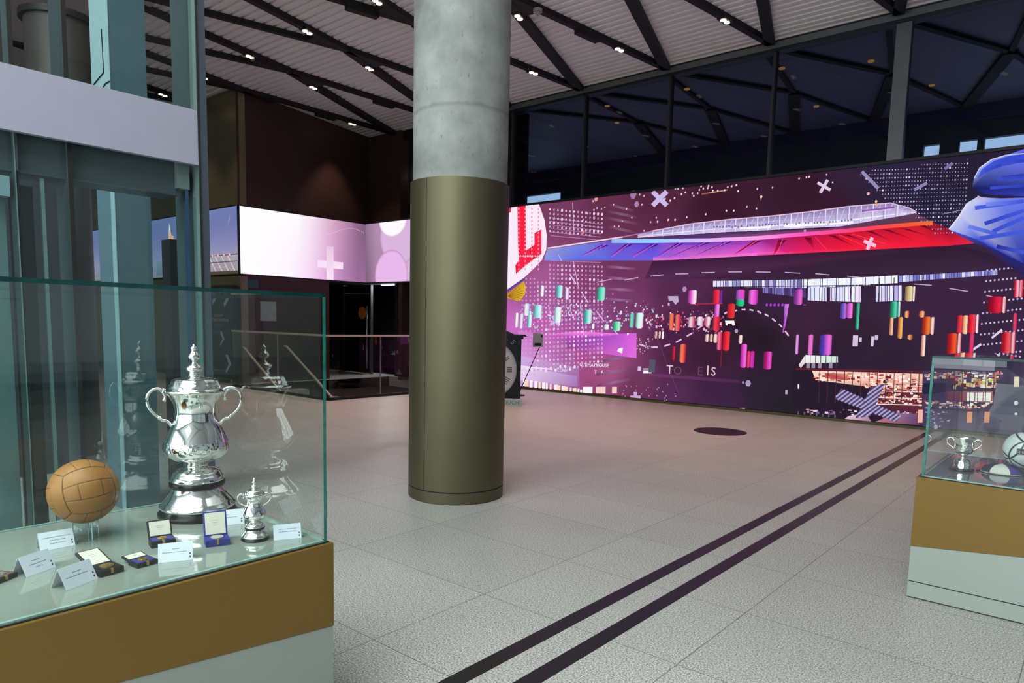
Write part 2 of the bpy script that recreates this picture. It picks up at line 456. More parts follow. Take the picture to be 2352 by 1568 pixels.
# bulkhead behind the ribbons
tag(MB().prism([(-24, 7.98), (-14.64, 7.98), (-14.64, 11.36), (-11.2, 11.36), (-11.2, 12.4), (-24, 12.4)], 2.44, 3.84).build('trim_5', M_BLACK), kind='structure')
# dark recess behind the column, above the ribbon
tag(MB().box(-14.32, -10.8, 13.0, 13.1, 3.84, 6.33).box(-14.4, -14.3, 12.5, 13.1, 3.84, 6.33).build('wall_recess', M_BLACK), kind='structure')
tag(MB().box(-14.32, -10.75, 12.3, 12.5, 6.1, 6.35).build('trim_6', M_DARKTRIM), kind='structure')
# ground floor back wall with the door opening
tag(MB().box(-24, -16.75, 12.2, 12.35, 0, 2.5).box(-14.52, -10.7, 12.2, 12.35, 0, 2.5).box(-13.55, -13.4, 11.5, 12.2, 0, 2.5).build('wall_back', M_BROWN), kind='structure')
tag(MB().box(-16.75, -14.52, 12.35, 13.9, 2.5, 2.6).build('ceiling_corridor', M_BLACK), kind='structure')
tag(MB().box(-24, -10.7, 13.9, 14, -0.2, 2.6).build('wall_corridor', M_BLACK), kind='structure')
tag(MB().box(-24.1, -24, -7.5, 14, 0, 6.4).build('wall_far', M_OLIVE), kind='structure')

# ------------------------------------------------------------------ LED wall
# picture shown on the wall, in 2 mm steps: dots are (order, colour, size, x, z, x, z ...), shapes (order, colour count, colours, x, z, steps to each next corner)
DOTS = [(0,37,8,3159,1655,3188,1655,3217,1651,3246,1648,3275,1649,3303,1653,3333,1641,3360,1649,3389,1638,3417,1645,3472,1636,3499,1646,3527,1643,3581,1638,3608,1640,3634,1644,3661,1642,3687,1638),(0,37,7,3714,1635,3740,1639,3791,1639,3817,1635,3894,1627,3918,1635,3968,1633,3993,1630,4042,1626,4066,1628,4090,1629,4115,1624,4162,1626,4186,1625,4210,1620,4256,1628,4279,1632,4302,1629,4325,1633),(0,39,11,3163,1579),(0,40,10,3209,1579,3300,1578,3389,1576,3476,1574,3562,1572,3646,1571),(0,39,10,3255,1579,3345,1577,3433,1575,3519,1573,3604,1571),(0,39,9,3688,1571,3770,1570,3851,1569,3930,1569),(0,40,9,3729,1570,3810,1570,3890,1569),(200,40,9,3969,1568),(400,129,10,1134,1196,1142,958,1144,910,1149,767,1151,719,1152,671,1154,623,1159,478,1166,284,1168,236,1190,1194,1194,1099,1197,1004,1198,961,1200,913,1205,770,1209,675,1216,483,1217,435,1221,339,1222,290,1224,242,1246,1191,1251,1050,1253,1003,1254,963,1259,821,1261,774,1263,726,1268,583,1271,488,1273,440,1277,344,1278,296,1274,1924,1279,1785,1294,1376,1296,1329,1297,1282,1299,1236,1309,966,1311,919,1316,777,1318,730,1320,683,1321,635,1323,588,1327,493,1330,397,1334,302,1336,254,1326,1961,1333,1777,1335,1731,1349,1373,1350,1326,1352,1280,1356,1186,1361,1046,1363,1000,1364,969,1367,875,1369,828,1371,781,1378,592,1380,545,1385,403,1390,260,1382,1907,1387,1770,1389,1724,1404,1323,1406,1277,1408,1230,1410,1184,1413,1091,1417,998,1418,971,1420,925,1423,831,1427,737,1430,644,1432,597,1439,408,1436,1899,1439,1808,1443,1716,1463,1182,1465,1136,1469,1043,1471,974,1477,834,1482,694,1484,648,1486,601,1488,554,1491,460,1493,413),(400,129,15,1136,1149,1139,1054,1141,1006,1163,381,1204,818,1212,579),(400,130,10,1137,1101,1146,863,1147,815,1156,574,1157,526,1161,430,1164,333,1195,1052,1202,866,1207,723,1214,531,1219,387,1249,1097,1256,916,1258,869,1266,631,1270,536,1272,1970,1275,1878,1281,1739,1301,1189,1304,1095,1306,1048,1325,540,1328,445,1332,350,1328,1915,1354,1233,1359,1093,1366,922,1383,450,1387,355,1389,308,1380,1952,1384,1861,1386,1815,1403,1369,1412,1138,1415,1045,1421,878,1429,690,1434,549,1441,361,1445,266,1441,1762,1462,1228,1467,1089,1471,997,1475,881,1481,741),(400,130,15,1192,1146,1210,627,1275,392,1280,248),(400,129,14,1248,1144,1277,1831,1303,1142,1308,1001,1313,872,1314,825,1330,1869,1357,1140,1373,734,1376,639,1382,498,1425,784,1436,502,1438,455,1443,313,1456,1366,1473,927,1479,788,1490,507),(400,130,14,1264,679,1332,1823,1374,687,1434,1944,1437,1853,1458,1320,1460,1274),
(600,129,10,1495,366,1497,319,1499,272,1489,1890,1492,1800,1496,1709,1513,1271,1517,1179,1520,1087,1522,1041,1524,995,1525,976,1526,930,1528,884,1534,745,1536,698,1539,605,1541,558,1545,465,1547,418,1550,325,1552,278,1539,1927,1543,1837,1545,1792,1546,1747,1562,1360,1566,1269,1577,979,1581,887,1586,748,1588,702,1590,656,1592,609,1594,563,1596,516,1598,470,1603,330,1595,1829,1597,1784,1599,1739,1600,1694,1616,1311,1618,1266,1620,1220,1622,1175,1623,1129,1627,1038,1629,981,1633,890,1635,844,1637,798,1639,752,1641,706,1642,660,1652,428,1654,382,1656,336,1673,1173,1675,1127,1677,1082,1679,1036,1681,991,1685,892,1687,847,1689,801,1698,572,1700,526,1702,479,1708,341,1709,295),(600,130,10,1487,1935,1490,1845,1494,1754,1509,1363,1511,1317,1518,1133,1530,837,1548,371,1541,1882,1569,1177,1571,1131,1573,1085,1575,1039,1583,841,1585,794,1599,423,1591,1919,1593,1874,1614,1357,1644,613,1646,567,1657,289,1683,938,1690,755,1692,709,1694,664,1696,618),(600,129,14,1515,1225,1532,791,1537,652,1543,512,1548,1701,1564,1314,1577,994,1579,933,1601,377,1605,283,1625,1084,1629,992,1631,935,1650,475),(600,130,14,1567,1223,1648,521),(600,129,9,1643,1911,1645,1866,1647,1821,1650,1732,1666,1354,1670,1263,1696,1858,1703,1680,1717,1351,1721,1261,1723,1215,1725,1170,1726,1125,1730,1034,1734,941,1736,895,1740,804,1749,576,1751,530,1753,484,1759,346,1761,300,1746,1850,1750,1761,1754,1673,1768,1348,1770,1303,1772,1258,1773,1213,1775,1168,1777,1123,1781,1033,1783,989,1787,898,1789,853,1791,808,1793,762,1796,671,1804,489,1806,443,1808,397,1810,352,1812,306,1795,1886,1797,1842,1799,1798,1801,1754,1818,1345,1820,1300,1822,1255),(600,129,13,1648,1777,1681,984,1704,433,1706,387,1700,1769,1738,850,1747,622,1745,1894,1752,1717,1795,717,1802,1710),(600,130,9,1652,1687,1668,1308,1671,1218,1694,1902,1698,1813,1719,1306,1728,1080,1732,989,1742,759,1744,713,1746,667,1755,438,1757,392,1748,1806,1783,988,1802,535,1804,1665,1826,1166),(600,130,13,1701,1724,1732,986,1779,1078,1785,943,1798,626,1800,580,1824,1211),(800,129,13,1828,1121,1837,901,1857,448,1861,357,1847,1835,1870,1297,1878,1119,1883,993,1889,859,1942,772,1954,503,1956,458,1974,1159,1976,1115,1982,998,1995,686,2003,507),
(800,129,9,1830,1076,1832,1031,1834,986,1833,991,1835,946,1839,856,1841,811,1843,766,1845,720,1847,675,1849,630,1853,539,1855,494,1859,402,1863,311,1848,1791,1850,1747,1872,1253,1876,1164,1880,1074,1885,949,1887,904,1893,769,1895,724,1897,679,1899,634,1903,543,1905,498,1907,453,1913,317,1896,1827,1898,1783,1919,1294,1923,1206,1925,1161,1933,983,1935,951,1937,906,1938,862,1944,727,1946,683,1948,638,1950,593,1958,412,1962,322,1947,1776,1949,1732,1966,1336,1968,1292,1970,1248,1972,1203,1978,1071,1980,1026,1982,982,1984,954,1986,909,1988,865,1989,820,1991,776,1999,597,2001,552,2007,417,2009,372,2011,327),(800,130,13,1851,584,1845,1878,1852,1703,1874,1208,1884,985,1891,814,1901,589,1909,407,1894,1871,1902,1695,1931,1028,1960,367,1943,1863,1951,1688,2005,462),(800,130,9,1868,1342,1882,1030,1911,362,1900,1739,1917,1339,1921,1250,1927,1117,1929,1073,1933,996,1940,817,1952,548,1945,1819,1993,731,1997,642),(800,131,10,908,1239,909,1191,911,1142,913,1094,914,1045,916,997,917,948,919,899,920,851,922,802,924,753,925,704,927,655,928,606,930,557,932,508,933,459,935,410,936,360,938,311,940,262,941,212,943,163,990,510,992,461,993,412,995,363,997,314,998,265,1000,216,1002,167),(800,131,9,966,1238,968,1190,969,1142,971,1093,972,1045,974,997,976,948,977,900,979,851,981,803,982,754,984,705,985,657,987,608,989,559,1024,1237,1025,1189,1027,1141,1029,1093,1030,1045,1032,997,1034,948,1035,900,1037,852,1038,804,1040,755,1042,707,1043,658,1045,610,1047,561,1048,512,1050,464,1052,415,1053,366,1055,317,1057,268,1058,219,1060,170,1081,1235,1083,1188,1084,1140,1086,1092,1088,1044,1089,996,1091,948,1092,900,1094,852,1096,804,1097,756,1099,708,1101,660,1102,611,1104,563,1106,515,1107,466,1109,418,1111,369,1112,320,1114,272),(1000,131,9,1116,223,1118,174),
(1000,132,3,5089,2004,5054,1978,5036,1980,5000,1983,4982,1985,4945,1988,4926,1990,4907,1992,4870,1995,4851,1997,4813,2000,4794,2002,5091,1946,5055,1949,5037,1951,5001,1954,4964,1957,4946,1959,4908,1962,4890,1964,4871,1965,4833,1969,4814,1970,4795,1972,5092,1918,5074,1919,5056,1921,5038,1922,5002,1925,4983,1927,4965,1928,4947,1930,4928,1931,4909,1933,4891,1934,4834,1939,4815,1941,5075,1890,5057,1892,5003,1896,4984,1897,4947,1900,4910,1903,4873,1906,4854,1908,4835,1909,4816,1911,5040,1864,4985,1868,4967,1870,4948,1871,4930,1872,4911,1874,4892,1875,4874,1877,4855,1878,4817,1881,5095,1831,5077,1832,5059,1834,5041,1835,5023,1836,5005,1838,4986,1839,4968,1840,4949,1842,4931,1843,4893,1846,4874,1847,4856,1848,4837,1850,4817,1851,5078,1803,5060,1805,5042,1806),(1000,133,6,5090,1975,4982,1956,4698,1980,4579,1960,4719,1919,4699,1920,4620,1926,5094,1860,4701,1860),(1000,133,3,5072,1977,5018,1982,4889,1993,5073,1948,5019,1953,4927,1961,5020,1924,4853,1937,5093,1889,5021,1894,4891,1905,5058,1863,5004,1867,4836,1880),(1000,132,6,4963,1987,4832,1998,4852,1967,4872,1936,5039,1893,4966,1899,4929,1902,4580,1930,5076,1861,5022,1865,4797,1882,4560,1900,4912,1844,4561,1870,5096,1802),(1000,133,4,4776,1974,4618,1987,4598,1989,4476,2000,4757,1945,4796,1912,4518,1934,4778,1884,4700,1890,4601,1897,4478,1907,4779,1854,4721,1858,4540,1871),(1000,132,4,4756,1975,4737,1977,4717,1979,4678,1982,4658,1984,4638,1986,4578,1991,4558,1993,4537,1994,4517,1996,4496,1998,4455,2001,4796,1942,4776,1944,4738,1947,4718,1949,4698,1950,4679,1952,4659,1954,4639,1955,4619,1957,4599,1959,4559,1962,4518,1965,4497,1967,4476,1969,4456,1970,4435,1972,4414,1974,4393,1976,4372,1977,4777,1914,4758,1915,4738,1917,4680,1922,4660,1923,4640,1925,4600,1928,4559,1931,4477,1938,4456,1939,4436,1941,4759,1885,4739,1887,4720,1888,4680,1891,4661,1893,4641,1894,4621,1896,4580,1899,4540,1902,4519,1904,4499,1905,4457,1908,4436,1910,4798,1853,4760,1855,4740,1857,4681,1861,4661,1862,4641,1864,4621,1865,4601,1867,4581,1868,4520,1873,4499,1874,4479,1876),(1000,132,7,4538,1964,4539,1933,4498,1936),(1000,133,7,4415,1943),
(1200,132,3,5024,1807,5006,1808,4987,1810,4913,1815,4856,1819,4818,1821,5097,1773,5061,1776,5043,1777,5025,1778,5006,1779,4988,1780,4933,1784,4914,1785,4895,1786,4876,1788,4857,1789,4819,1791,5062,1747,5044,1748,5026,1749,5007,1750,4989,1751,4971,1752,4934,1754,4915,1756,4896,1757,4858,1759,4839,1760,4820,1761,5081,1716,5063,1717,5008,1721,4990,1722,4897,1727,4878,1728,5100,1686,5082,1687,5046,1689,5028,1690,4991,1692,4973,1693,4954,1694,4898,1697,4879,1698,4860,1699,4841,1700,4822,1701,5101,1657,5083,1658,5047,1660,4973,1664,4955,1665,4880,1669,5102,1628,5084,1629,5066,1630,5011,1632,4993,1633,4974,1634,4956,1635,4937,1636,4918,1637,4881,1639,4862,1640,4824,1641,5103,1599,5085,1600,5049,1601,5031,1602,5012,1603,4975,1605,4919,1607,4882,1609,4863,1610,4844,1610,5086,1571),(1200,133,3,4969,1811,4950,1812,4932,1813,4837,1820,5079,1774,4838,1790,5080,1745,4952,1753,4877,1758,5099,1715,5045,1718,4972,1723,4934,1725,4916,1726,4859,1729,4840,1730,4821,1731,4935,1695,5065,1659,5029,1661,4992,1663,4842,1670,5048,1631,4843,1640,5067,1601,4957,1605,5104,1570,5068,1571),(1200,132,6,4894,1816,4875,1817,4682,1831,4970,1782,4951,1783,4761,1795,4683,1800,5098,1744,4563,1777,5027,1720,4953,1724,4744,1736,4724,1737,5064,1688,5009,1691,4917,1696,4685,1709,4936,1666,4918,1667,4899,1668,4823,1671,5030,1632,4900,1638,4746,1645,4994,1604),(1200,133,4,4799,1823,4642,1833,4622,1835,4602,1836,4781,1794,4722,1798,4583,1807,4723,1767,4664,1771,4684,1739,4784,1673,4804,1642,4785,1643,4805,1612),(1200,132,4,4780,1824,4760,1825,4741,1827,4721,1828,4702,1829,4662,1832,4582,1838,4562,1839,4521,1842,4500,1843,4800,1793,4742,1796,4703,1799,4663,1802,4643,1803,4623,1804,4603,1805,4562,1808,4542,1809,4801,1763,4782,1764,4762,1765,4743,1766,4703,1769,4684,1770,4644,1772,4624,1774,4604,1775,4583,1776,4802,1733,4782,1734,4704,1738,4645,1742,4625,1743,4803,1702,4783,1704,4764,1705,4744,1706,4725,1707,4705,1708,4665,1710,4803,1672,4765,1674,4745,1675,4726,1676,4706,1677,4766,1644,4824,1611,4786,1613),(1200,133,7,4541,1840),(1200,133,6,4763,1735,4665,1741,5010,1662,4861,1669,4938,1606,4901,1608),(1400,133,3,5050,1572,5013,1574,4995,1574,5087,1541,5032,1543,4865,1550,5106,1512,4903,1518,4998,1486),
(1400,132,3,5031,1573,4958,1576,4939,1577,4920,1577,4902,1578,4883,1579,4845,1580,5105,1541,5069,1542,5051,1543,5014,1544,4996,1545,4977,1545,4940,1547,4921,1548,4902,1548,4884,1549,5088,1512,5070,1513,5052,1513,5033,1514,4997,1515,4978,1516,4922,1518,5107,1482,5089,1483,5053,1484,5016,1485,4979,1486,4961,1487,4942,1487),(1400,132,6,4976,1575,4864,1580,4825,1581,4959,1546,5015,1515,4960,1516,4941,1517,5071,1483,4923,1488),(1400,133,6,5034,1485),(1400,134,6,5274,1203,5299,1205,5324,1207,5348,1210,5373,1212,5397,1214,5421,1216,5445,1219,5274,1126,5299,1129,5324,1132,5348,1134,5373,1137,5397,1139,5421,1142,5445,1144,5273,1050,5298,1053,5323,1056,5348,1059,5373,1061,5397,1064,5421,1067,5445,1070,5469,1072,5493,1075,5273,973,5298,976,5323,980,5348,983,5372,986,5397,989,5421,992,5445,995,5469,998,5493,1001,5273,896,5298,900,5323,903,5348,906,5372,910,5397,913,5421,916,5445,920,5469,923,5493,926,5272,819,5298,823,5323,826,5347,830,5372,834,5397,837,5421,841,5445,844,5469,848,5493,851,5517,854,5272,742,5297,746,5322,750,5347,753,5372,757,5397,761,5421,765,5445,768,5469,772,5493,776,5517,780,5272,664,5297,668,5322,672,5347,676,5372,681,5396,685,5421,689,5445,693,5469,697,5493,700,5517,704,5271,586,5297,591,5322,595,5347,599,5372,604,5396,608,5421,612,5445,616,5469,621,5493,625,5517,629),(1400,146,9,2755,2036,2783,2033,2707,1929,2751,1949,2651,1950,2583,1744,2694,1752,2767,1747),(1400,146,8,2832,2032,2821,1978,2860,1990,2931,1975,2946,1950,2984,1970,2999,1999,3037,2007,3080,2007,3087,2025,3121,2010,3015,2029,3307,1999,3351,2005,3370,1951,3271,1995,2886,1762,3076,1774,3271,1789,3340,1784,3132,1978),(1400,146,7,3458,1808,3545,1785,3542,1952,3675,1949,3894,2001,3953,2005,3974,2006),(1400,146,6,4112,2008,4164,1940),(1600,146,8,3178,1974,3244,1971),(1600,149,10,3581,1882),(1600,151,9,1881,1930,1844,1916,1830,2005,1856,2020,1764,1887,1713,1825,1854,1683),(1600,151,8,1934,1917,1976,1931,2078,1948,2098,1732,2150,1729,2188,1777,2296,1803,2232,1892,2423,2000,2374,2017,2440,1667,2507,1745,2567,1782,2403,1919),(1600,152,21,1866,2023),(1600,153,16,1718,1701),(1600,154,34,2300,2024),(1600,155,24,2344,1929),(1600,158,9,4500,1758),(1600,159,9,4506,1731),(1600,160,10,4439,1824),(1600,161,22,2901,1098),(1600,162,24,3566,258),(1600,163,16,3429,720),(1600,164,10,3518,262),(2200,453,10,3690,953,3724,953,3758,953,3792,953,3825,953),(2200,466,16,940,250,1011,235,1080,235),(2200,466,15,1148,253,1217,248,1284,231,1350,262,1416,243,1479,285),(2200,466,14,1544,291,1608,265,1670,295),
(2200,470,6,2515,535,2555,549,2541,528,2523,560,2534,544,2448,600,2507,499,2452,517,2546,527,2590,538,2428,546,2531,619,2459,490,2586,620,2461,581,2466,552,2515,579,2444,617,2422,520,2548,599,2486,475,2579,544,2453,509,2545,620,2413,619,2545,527),(2200,471,6,2773,189,2664,134,2433,147,2773,37,2287,87,2373,137,2576,63,2751,54,2278,55,2492,72,2424,106,2318,133,2543,116,2308,140,2563,142,2306,32,2764,78,2681,150,2753,28,2724,113,2662,72),(2200,471,5,2866,82,2856,107),(3000,32,14,5043,34),(3000,546,13,5523,263),(3000,547,8,5529,185),(3200,554,10,839,2009,840,1966,841,1922,843,1878,844,1834,846,1790,847,1746,848,1701,850,1657,851,1613,853,1569,854,1524,856,1480,857,1436,858,1391,860,1347,933,2001,935,1958,936,1914,938,1871,939,1827,940,1783,942,1740,943,1696,945,1652,946,1608,948,1564,949,1520,951,1476,952,1432,954,1388,955,1344,1027,1994,1028,1950,1029,1907,1031,1864,1032,1821,1034,1777,1035,1734,1037,1690,1038,1647,1040,1603,1041,1560,1043,1516,1044,1472,1046,1429,1047,1385,1049,1341,1118,1986,1120,1943,1121,1900,1123,1857,1124,1814,1126,1771,1127,1728,1129,1685,1131,1642,1132,1598,1134,1555,1135,1512,1137,1468,1138,1425,1140,1382,1141,1338),(3200,555,8,855,1492,880,1491,905,1490,929,1488,954,1487,979,1486,1003,1485,1027,1484,1051,1483,1075,1482,1099,1481,1123,1480,1147,1479),]
SHAPES = [(0,4,0,1,1,0,2023,1940,143,-42,6,24,-142,42),(1,4,1,0,0,1,2166,1898,139,-41,6,24,-139,41),(2,4,0,1,1,0,2001,1877,173,-43,5,24,-173,44),(3,4,1,0,0,1,2174,1834,169,-43,5,24,-169,43),(4,4,0,1,1,0,1988,1814,190,-44,4,24,-189,45),(5,4,1,0,0,1,2178,1770,183,-43,4,24,-183,43),(6,4,0,1,1,0,2008,1726,168,-42,6,25,-169,42),(7,4,1,0,0,1,2176,1684,164,-40,5,25,-163,40),(8,4,2,3,3,2,2012,1325,177,-17,1,26,-177,17),(9,4,3,2,2,3,2189,1308,171,-16,1,26,-171,16),(10,4,2,3,3,2,2007,1215,177,-15,1,26,-177,15),(11,4,3,2,2,3,2184,1200,171,-14,1,26,-171,14),(12,4,2,3,3,2,2012,1105,177,-13,1,26,-177,13),(13,4,3,2,2,3,2189,1092,171,-13,1,26,-171,13),(14,4,2,3,3,2,2006,999,177,-11,1,26,-177,11),(15,4,3,2,2,3,2183,988,172,-11,1,25,-172,12),(16,4,2,3,3,2,2018,491,143,37,-9,26,-143,-37),(17,4,3,2,2,3,2161,528,139,37,-9,25,-139,-36),(18,4,2,3,3,2,1996,355,188,41,-7,26,-188,-41),(19,4,3,2,2,3,2184,396,182,40,-7,26,-182,-40),(20,4,2,3,3,2,1948,216,211,45,-7,26,-211,-45),(21,4,3,2,2,3,2159,261,203,44,-7,25,-203,-43),(22,4,2,3,3,2,1964,103,200,47,-7,26,-200,-47),(23,4,3,2,2,3,2164,150,193,45,-7,25,-193,-44),(24,1,4,1283,1878,647,-115,1,5,-647,115),(25,1,4,1285,1840,647,-109,0,5,-647,109),(26,1,4,1286,1802,647,-103,0,5,-646,103),(27,1,4,1288,1764,646,-97,1,5,-647,97),(28,1,4,1289,1726,647,-91,0,5,-646,92),(29,1,4,1290,1688,647,-85,1,5,-647,86),(30,1,4,1301,1422,646,-43,0,5,-646,43),(31,4,5,6,7,8,863,654,673,-30,214,-362,-876,21),(32,4,9,10,11,12,871,382,850,-98,21,-236,-859,-21),(33,4,13,14,15,16,875,268,822,-74,16,-111,-833,16),(34,6,17,18,19,20,21,22,1535,662,551,-4,315,14,12,-247,-187,9,-684,50),(35,4,23,24,25,26,1179,614,526,61,484,-14,-102,-29),(36,4,27,28,29,30,2369,1626,166,35,3,-54,-168,-3),(37,4,27,28,29,30,2535,1661,394,38,6,-96,-397,4),(38,4,27,28,29,30,2929,1699,363,12,-26,-109,-331,1),(39,4,27,28,29,30,3292,1711,424,1,-155,-118,-295,8),(40,4,27,28,29,30,3716,1712,313,11,-69,-133,-399,4),(41,4,27,28,29,30,4029,1723,272,15,11,-155,-352,7),(42,4,27,28,29,30,4301,1738,300,1,-102,-132,-187,-24),(43,4,27,28,29,30,4601,1739,136,-51,-23,-51,-215,-30),(44,4,27,28,29,30,4737,1688,49,-34,-5,-6,-67,-11),(45,1,31,2371,1620,166,36,-4,10,-166,-35),(46,1,32,2370,1613,168,22,-3,8,-167,-22),(47,1,33,2370,1608,168,13,-1,5,-168,-13),(48,1,31,2537,1655,394,39,-3,10,-394,-38),(49,1,32,2537,1635,395,22,-1,8,-395,-22),(50,1,33,2538,1621,396,8,-1,5,-396,-8),(51,1,31,2930,1694,363,12,-2,10,-363,-12),(52,1,32,2932,1657,347,7,-1,8,-347,-7),(53,1,33,2933,1629,347,3,0,5,-347,-3),
(54,1,31,3293,1706,424,2,-2,9,-424,-1),(55,1,32,3279,1664,360,-1,-1,8,-360,1),(56,1,33,3280,1632,361,-6,0,4,-361,7),(57,1,31,3717,1708,312,10,-1,10,-313,-11),(58,1,32,3639,1663,355,4,-1,7,-355,-3),(59,1,33,3642,1622,355,1,-1,12,-356,-1),(60,1,31,4030,1718,272,16,-2,9,-272,-15),(61,1,32,3994,1667,312,6,-1,7,-312,-6),(62,1,33,3997,1623,312,1,-1,11,-312,0),(63,1,31,4301,1734,300,0,-1,9,-300,0),(64,1,32,4306,1673,244,11,-1,7,-245,-11),(65,1,33,4310,1624,243,16,-2,11,-244,-16),(66,1,31,4600,1735,136,-51,1,8,-136,51),(67,1,32,4549,1684,176,-20,0,7,-176,20),(68,1,33,4553,1643,173,7,0,4,-174,-7),(69,1,31,4735,1684,50,-33,3,7,-50,33),(70,1,32,4725,1665,58,-16,1,6,-59,16),(71,1,33,4726,1650,58,-2,-1,4,-57,2),(72,1,34,2530,1662,-7,-53,11,-2,7,53),(73,1,35,2609,1650,-73,-40,4,-6,73,41),(74,1,36,2637,1634,6,-34,6,1,-6,33),(75,1,34,2637,1672,-5,-65,10,-1,6,64),(76,1,35,2714,1661,-70,-53,4,-5,71,53),(77,1,36,2742,1644,7,-45,6,1,-7,44),(78,1,34,2744,1682,-5,-76,10,-1,5,76),(79,1,35,2819,1671,-69,-64,5,-4,69,63),(80,1,36,2846,1655,8,-56,5,0,-7,56),(81,1,34,2849,1692,-5,-87,10,-1,4,87),(82,1,35,2922,1681,-66,-75,5,-4,66,75),(83,1,36,2949,1665,8,-67,6,0,-9,67),(84,1,34,2952,1700,-3,-96,10,-1,3,96),(85,1,35,3024,1689,-64,-84,5,-4,65,84),(86,1,36,3051,1673,9,-76,5,0,-9,76),(87,1,34,3056,1704,-3,-100,9,-1,3,100),(88,1,35,3126,1692,-63,-88,6,-3,63,88),(89,1,36,3152,1677,9,-80,5,0,-9,80),(90,1,34,3158,1707,-3,-104,9,-1,3,104),(91,1,35,3227,1696,-61,-92,5,-3,61,91),(92,1,36,3252,1681,10,-85,4,0,-9,85),(93,1,34,3258,1711,-1,-108,9,-1,1,108),(94,1,35,3326,1699,-59,-95,5,-4,59,96),(95,1,36,3351,1685,10,-89,5,0,-10,88),(96,1,34,3358,1712,-1,-112,9,-1,1,112),(97,1,35,3425,1701,-58,-100,5,-3,58,99),(98,1,36,3450,1686,9,-93,5,0,-10,93),(99,1,34,3457,1712,0,-114,8,-1,1,114),(100,1,35,3522,1701,-56,-103,6,-3,56,103),(101,1,36,3547,1687,10,-96,4,0,-10,95),(102,1,34,3555,1713,0,-118,9,-1,0,117),(103,1,35,3619,1701,-55,-105,6,-3,54,105),(104,1,36,3643,1687,10,-98,4,-1,-10,99),(105,1,34,3652,1713,0,-119,9,-1,0,119),(106,1,35,3715,1702,-54,-107,6,-3,53,107),(107,1,36,3738,1687,10,-99,5,-1,-11,100),(108,1,34,3748,1714,0,-121,9,-1,-1,121),(109,1,35,3809,1703,-52,-110,6,-2,51,109),(110,1,36,3832,1689,11,-102,4,-1,-11,103),(111,1,34,3843,1717,1,-125,8,-1,-1,125),(112,1,35,3903,1706,-50,-114,5,-2,50,114),(113,1,36,3925,1693,11,-107,4,-1,-11,107),(114,1,34,3936,1721,2,-130,8,-1,-2,130),(115,1,35,3995,1710,-48,-119,5,-2,48,118),(116,1,36,4017,1696,11,-111,4,-1,-11,112),
(117,1,34,4029,1724,2,-135,8,-1,-2,135),(118,1,35,4086,1713,-46,-123,5,-3,46,123),(119,1,36,4108,1700,12,-117,4,0,-12,116),(120,1,34,4121,1729,3,-141,7,-1,-3,141),(121,1,35,4177,1718,-45,-130,5,-3,45,131),(122,1,36,4198,1705,12,-124,4,0,-12,124),(123,1,34,4211,1734,4,-148,7,-1,-3,148),(124,1,35,4266,1723,-43,-137,5,-2,43,137),(125,1,36,4287,1710,13,-130,4,0,-13,130),(126,1,34,4301,1739,4,-154,8,-1,-5,154),(127,1,35,4355,1728,-42,-143,5,-2,42,143),(128,1,36,4375,1715,14,-136,3,0,-13,136),(129,1,34,4390,1739,4,-143,7,-1,-4,143),(130,1,35,4443,1728,-42,-132,5,-2,41,132),(131,1,36,4463,1716,12,-126,4,0,-12,125),(132,1,34,4478,1739,3,-132,7,-1,-3,132),(133,1,35,4530,1729,-41,-122,4,-2,41,121),(134,1,36,4550,1716,11,-115,4,0,-12,115),(135,1,34,4565,1739,3,-120,7,-1,-3,120),(136,1,35,4616,1729,-41,-110,5,-2,40,109),(137,1,36,4635,1716,11,-103,4,0,-11,103),(138,1,34,4653,1718,0,-87,7,-1,0,87),(139,1,35,4703,1709,-42,-77,4,-3,42,76),(140,1,36,4722,1696,8,-71,4,0,-9,71),(178,1,38,3407,1615,271,-5,-2,18,-271,6),(179,1,38,3790,1608,354,-6,-2,18,-354,6),(180,1,38,4161,1602,183,1,-3,17,-182,-1),(201,8,41,42,43,44,45,46,47,48,2539,1599,727,-5,880,-20,635,71,118,-70,-585,-16,-750,-10,-1024,29),(202,1,49,1256,1551,941,65,-3,14,-942,-64),(203,1,50,2197,1618,340,33,-3,11,-340,-33),(204,4,51,52,53,54,1243,1545,425,29,7,-162,-464,18),(205,4,52,55,56,53,1668,1574,401,22,9,-200,-403,16),(206,4,55,57,58,56,2069,1596,471,-26,10,-190,-472,16),(207,4,57,59,60,58,2540,1570,583,-25,11,-177,-584,12),(208,4,59,61,62,60,3123,1545,441,-7,11,-165,-441,-5),(209,4,61,63,64,62,3564,1538,321,6,11,-174,-321,3),(210,4,63,65,66,64,3885,1544,429,8,13,-180,-431,-2),(211,4,65,67,68,66,4314,1552,226,12,14,-188,-227,-4),(212,4,67,69,66,68,4540,1564,238,7,14,-187,-238,-8),(213,4,69,70,71,66,4778,1571,121,1,15,-184,-122,-4),(214,4,70,72,73,71,4899,1572,112,-56,10,-124,-107,-4),(215,4,72,74,75,73,5011,1516,191,-112,0,-3,-181,-9),(216,4,58,60,76,77,2548,1418,583,-15,3,-35,-584,12),(217,4,60,62,76,77,3131,1403,442,4,2,-34,-441,-5),(218,4,62,64,78,78,3573,1407,321,-4,2,-33,-321,3),(219,4,64,66,78,78,3894,1403,431,1,2,-32,-431,-2),(220,4,66,68,78,78,4325,1404,227,2,2,-30,-227,-4),(221,3,79,79,80,2527,1537,81,-8,-318,-107),(222,1,81,2568,1542,-240,-118,4,-6,240,118),(223,3,79,79,80,2796,1531,77,-8,-315,-120),(224,1,81,2835,1536,-241,-132,4,-5,241,131),(225,3,79,79,80,3061,1525,72,-8,-434,-120),(226,1,81,3097,1529,-363,-130,3,-6,363,130),(227,3,79,79,80,3279,1520,69,-7,-380,-111),
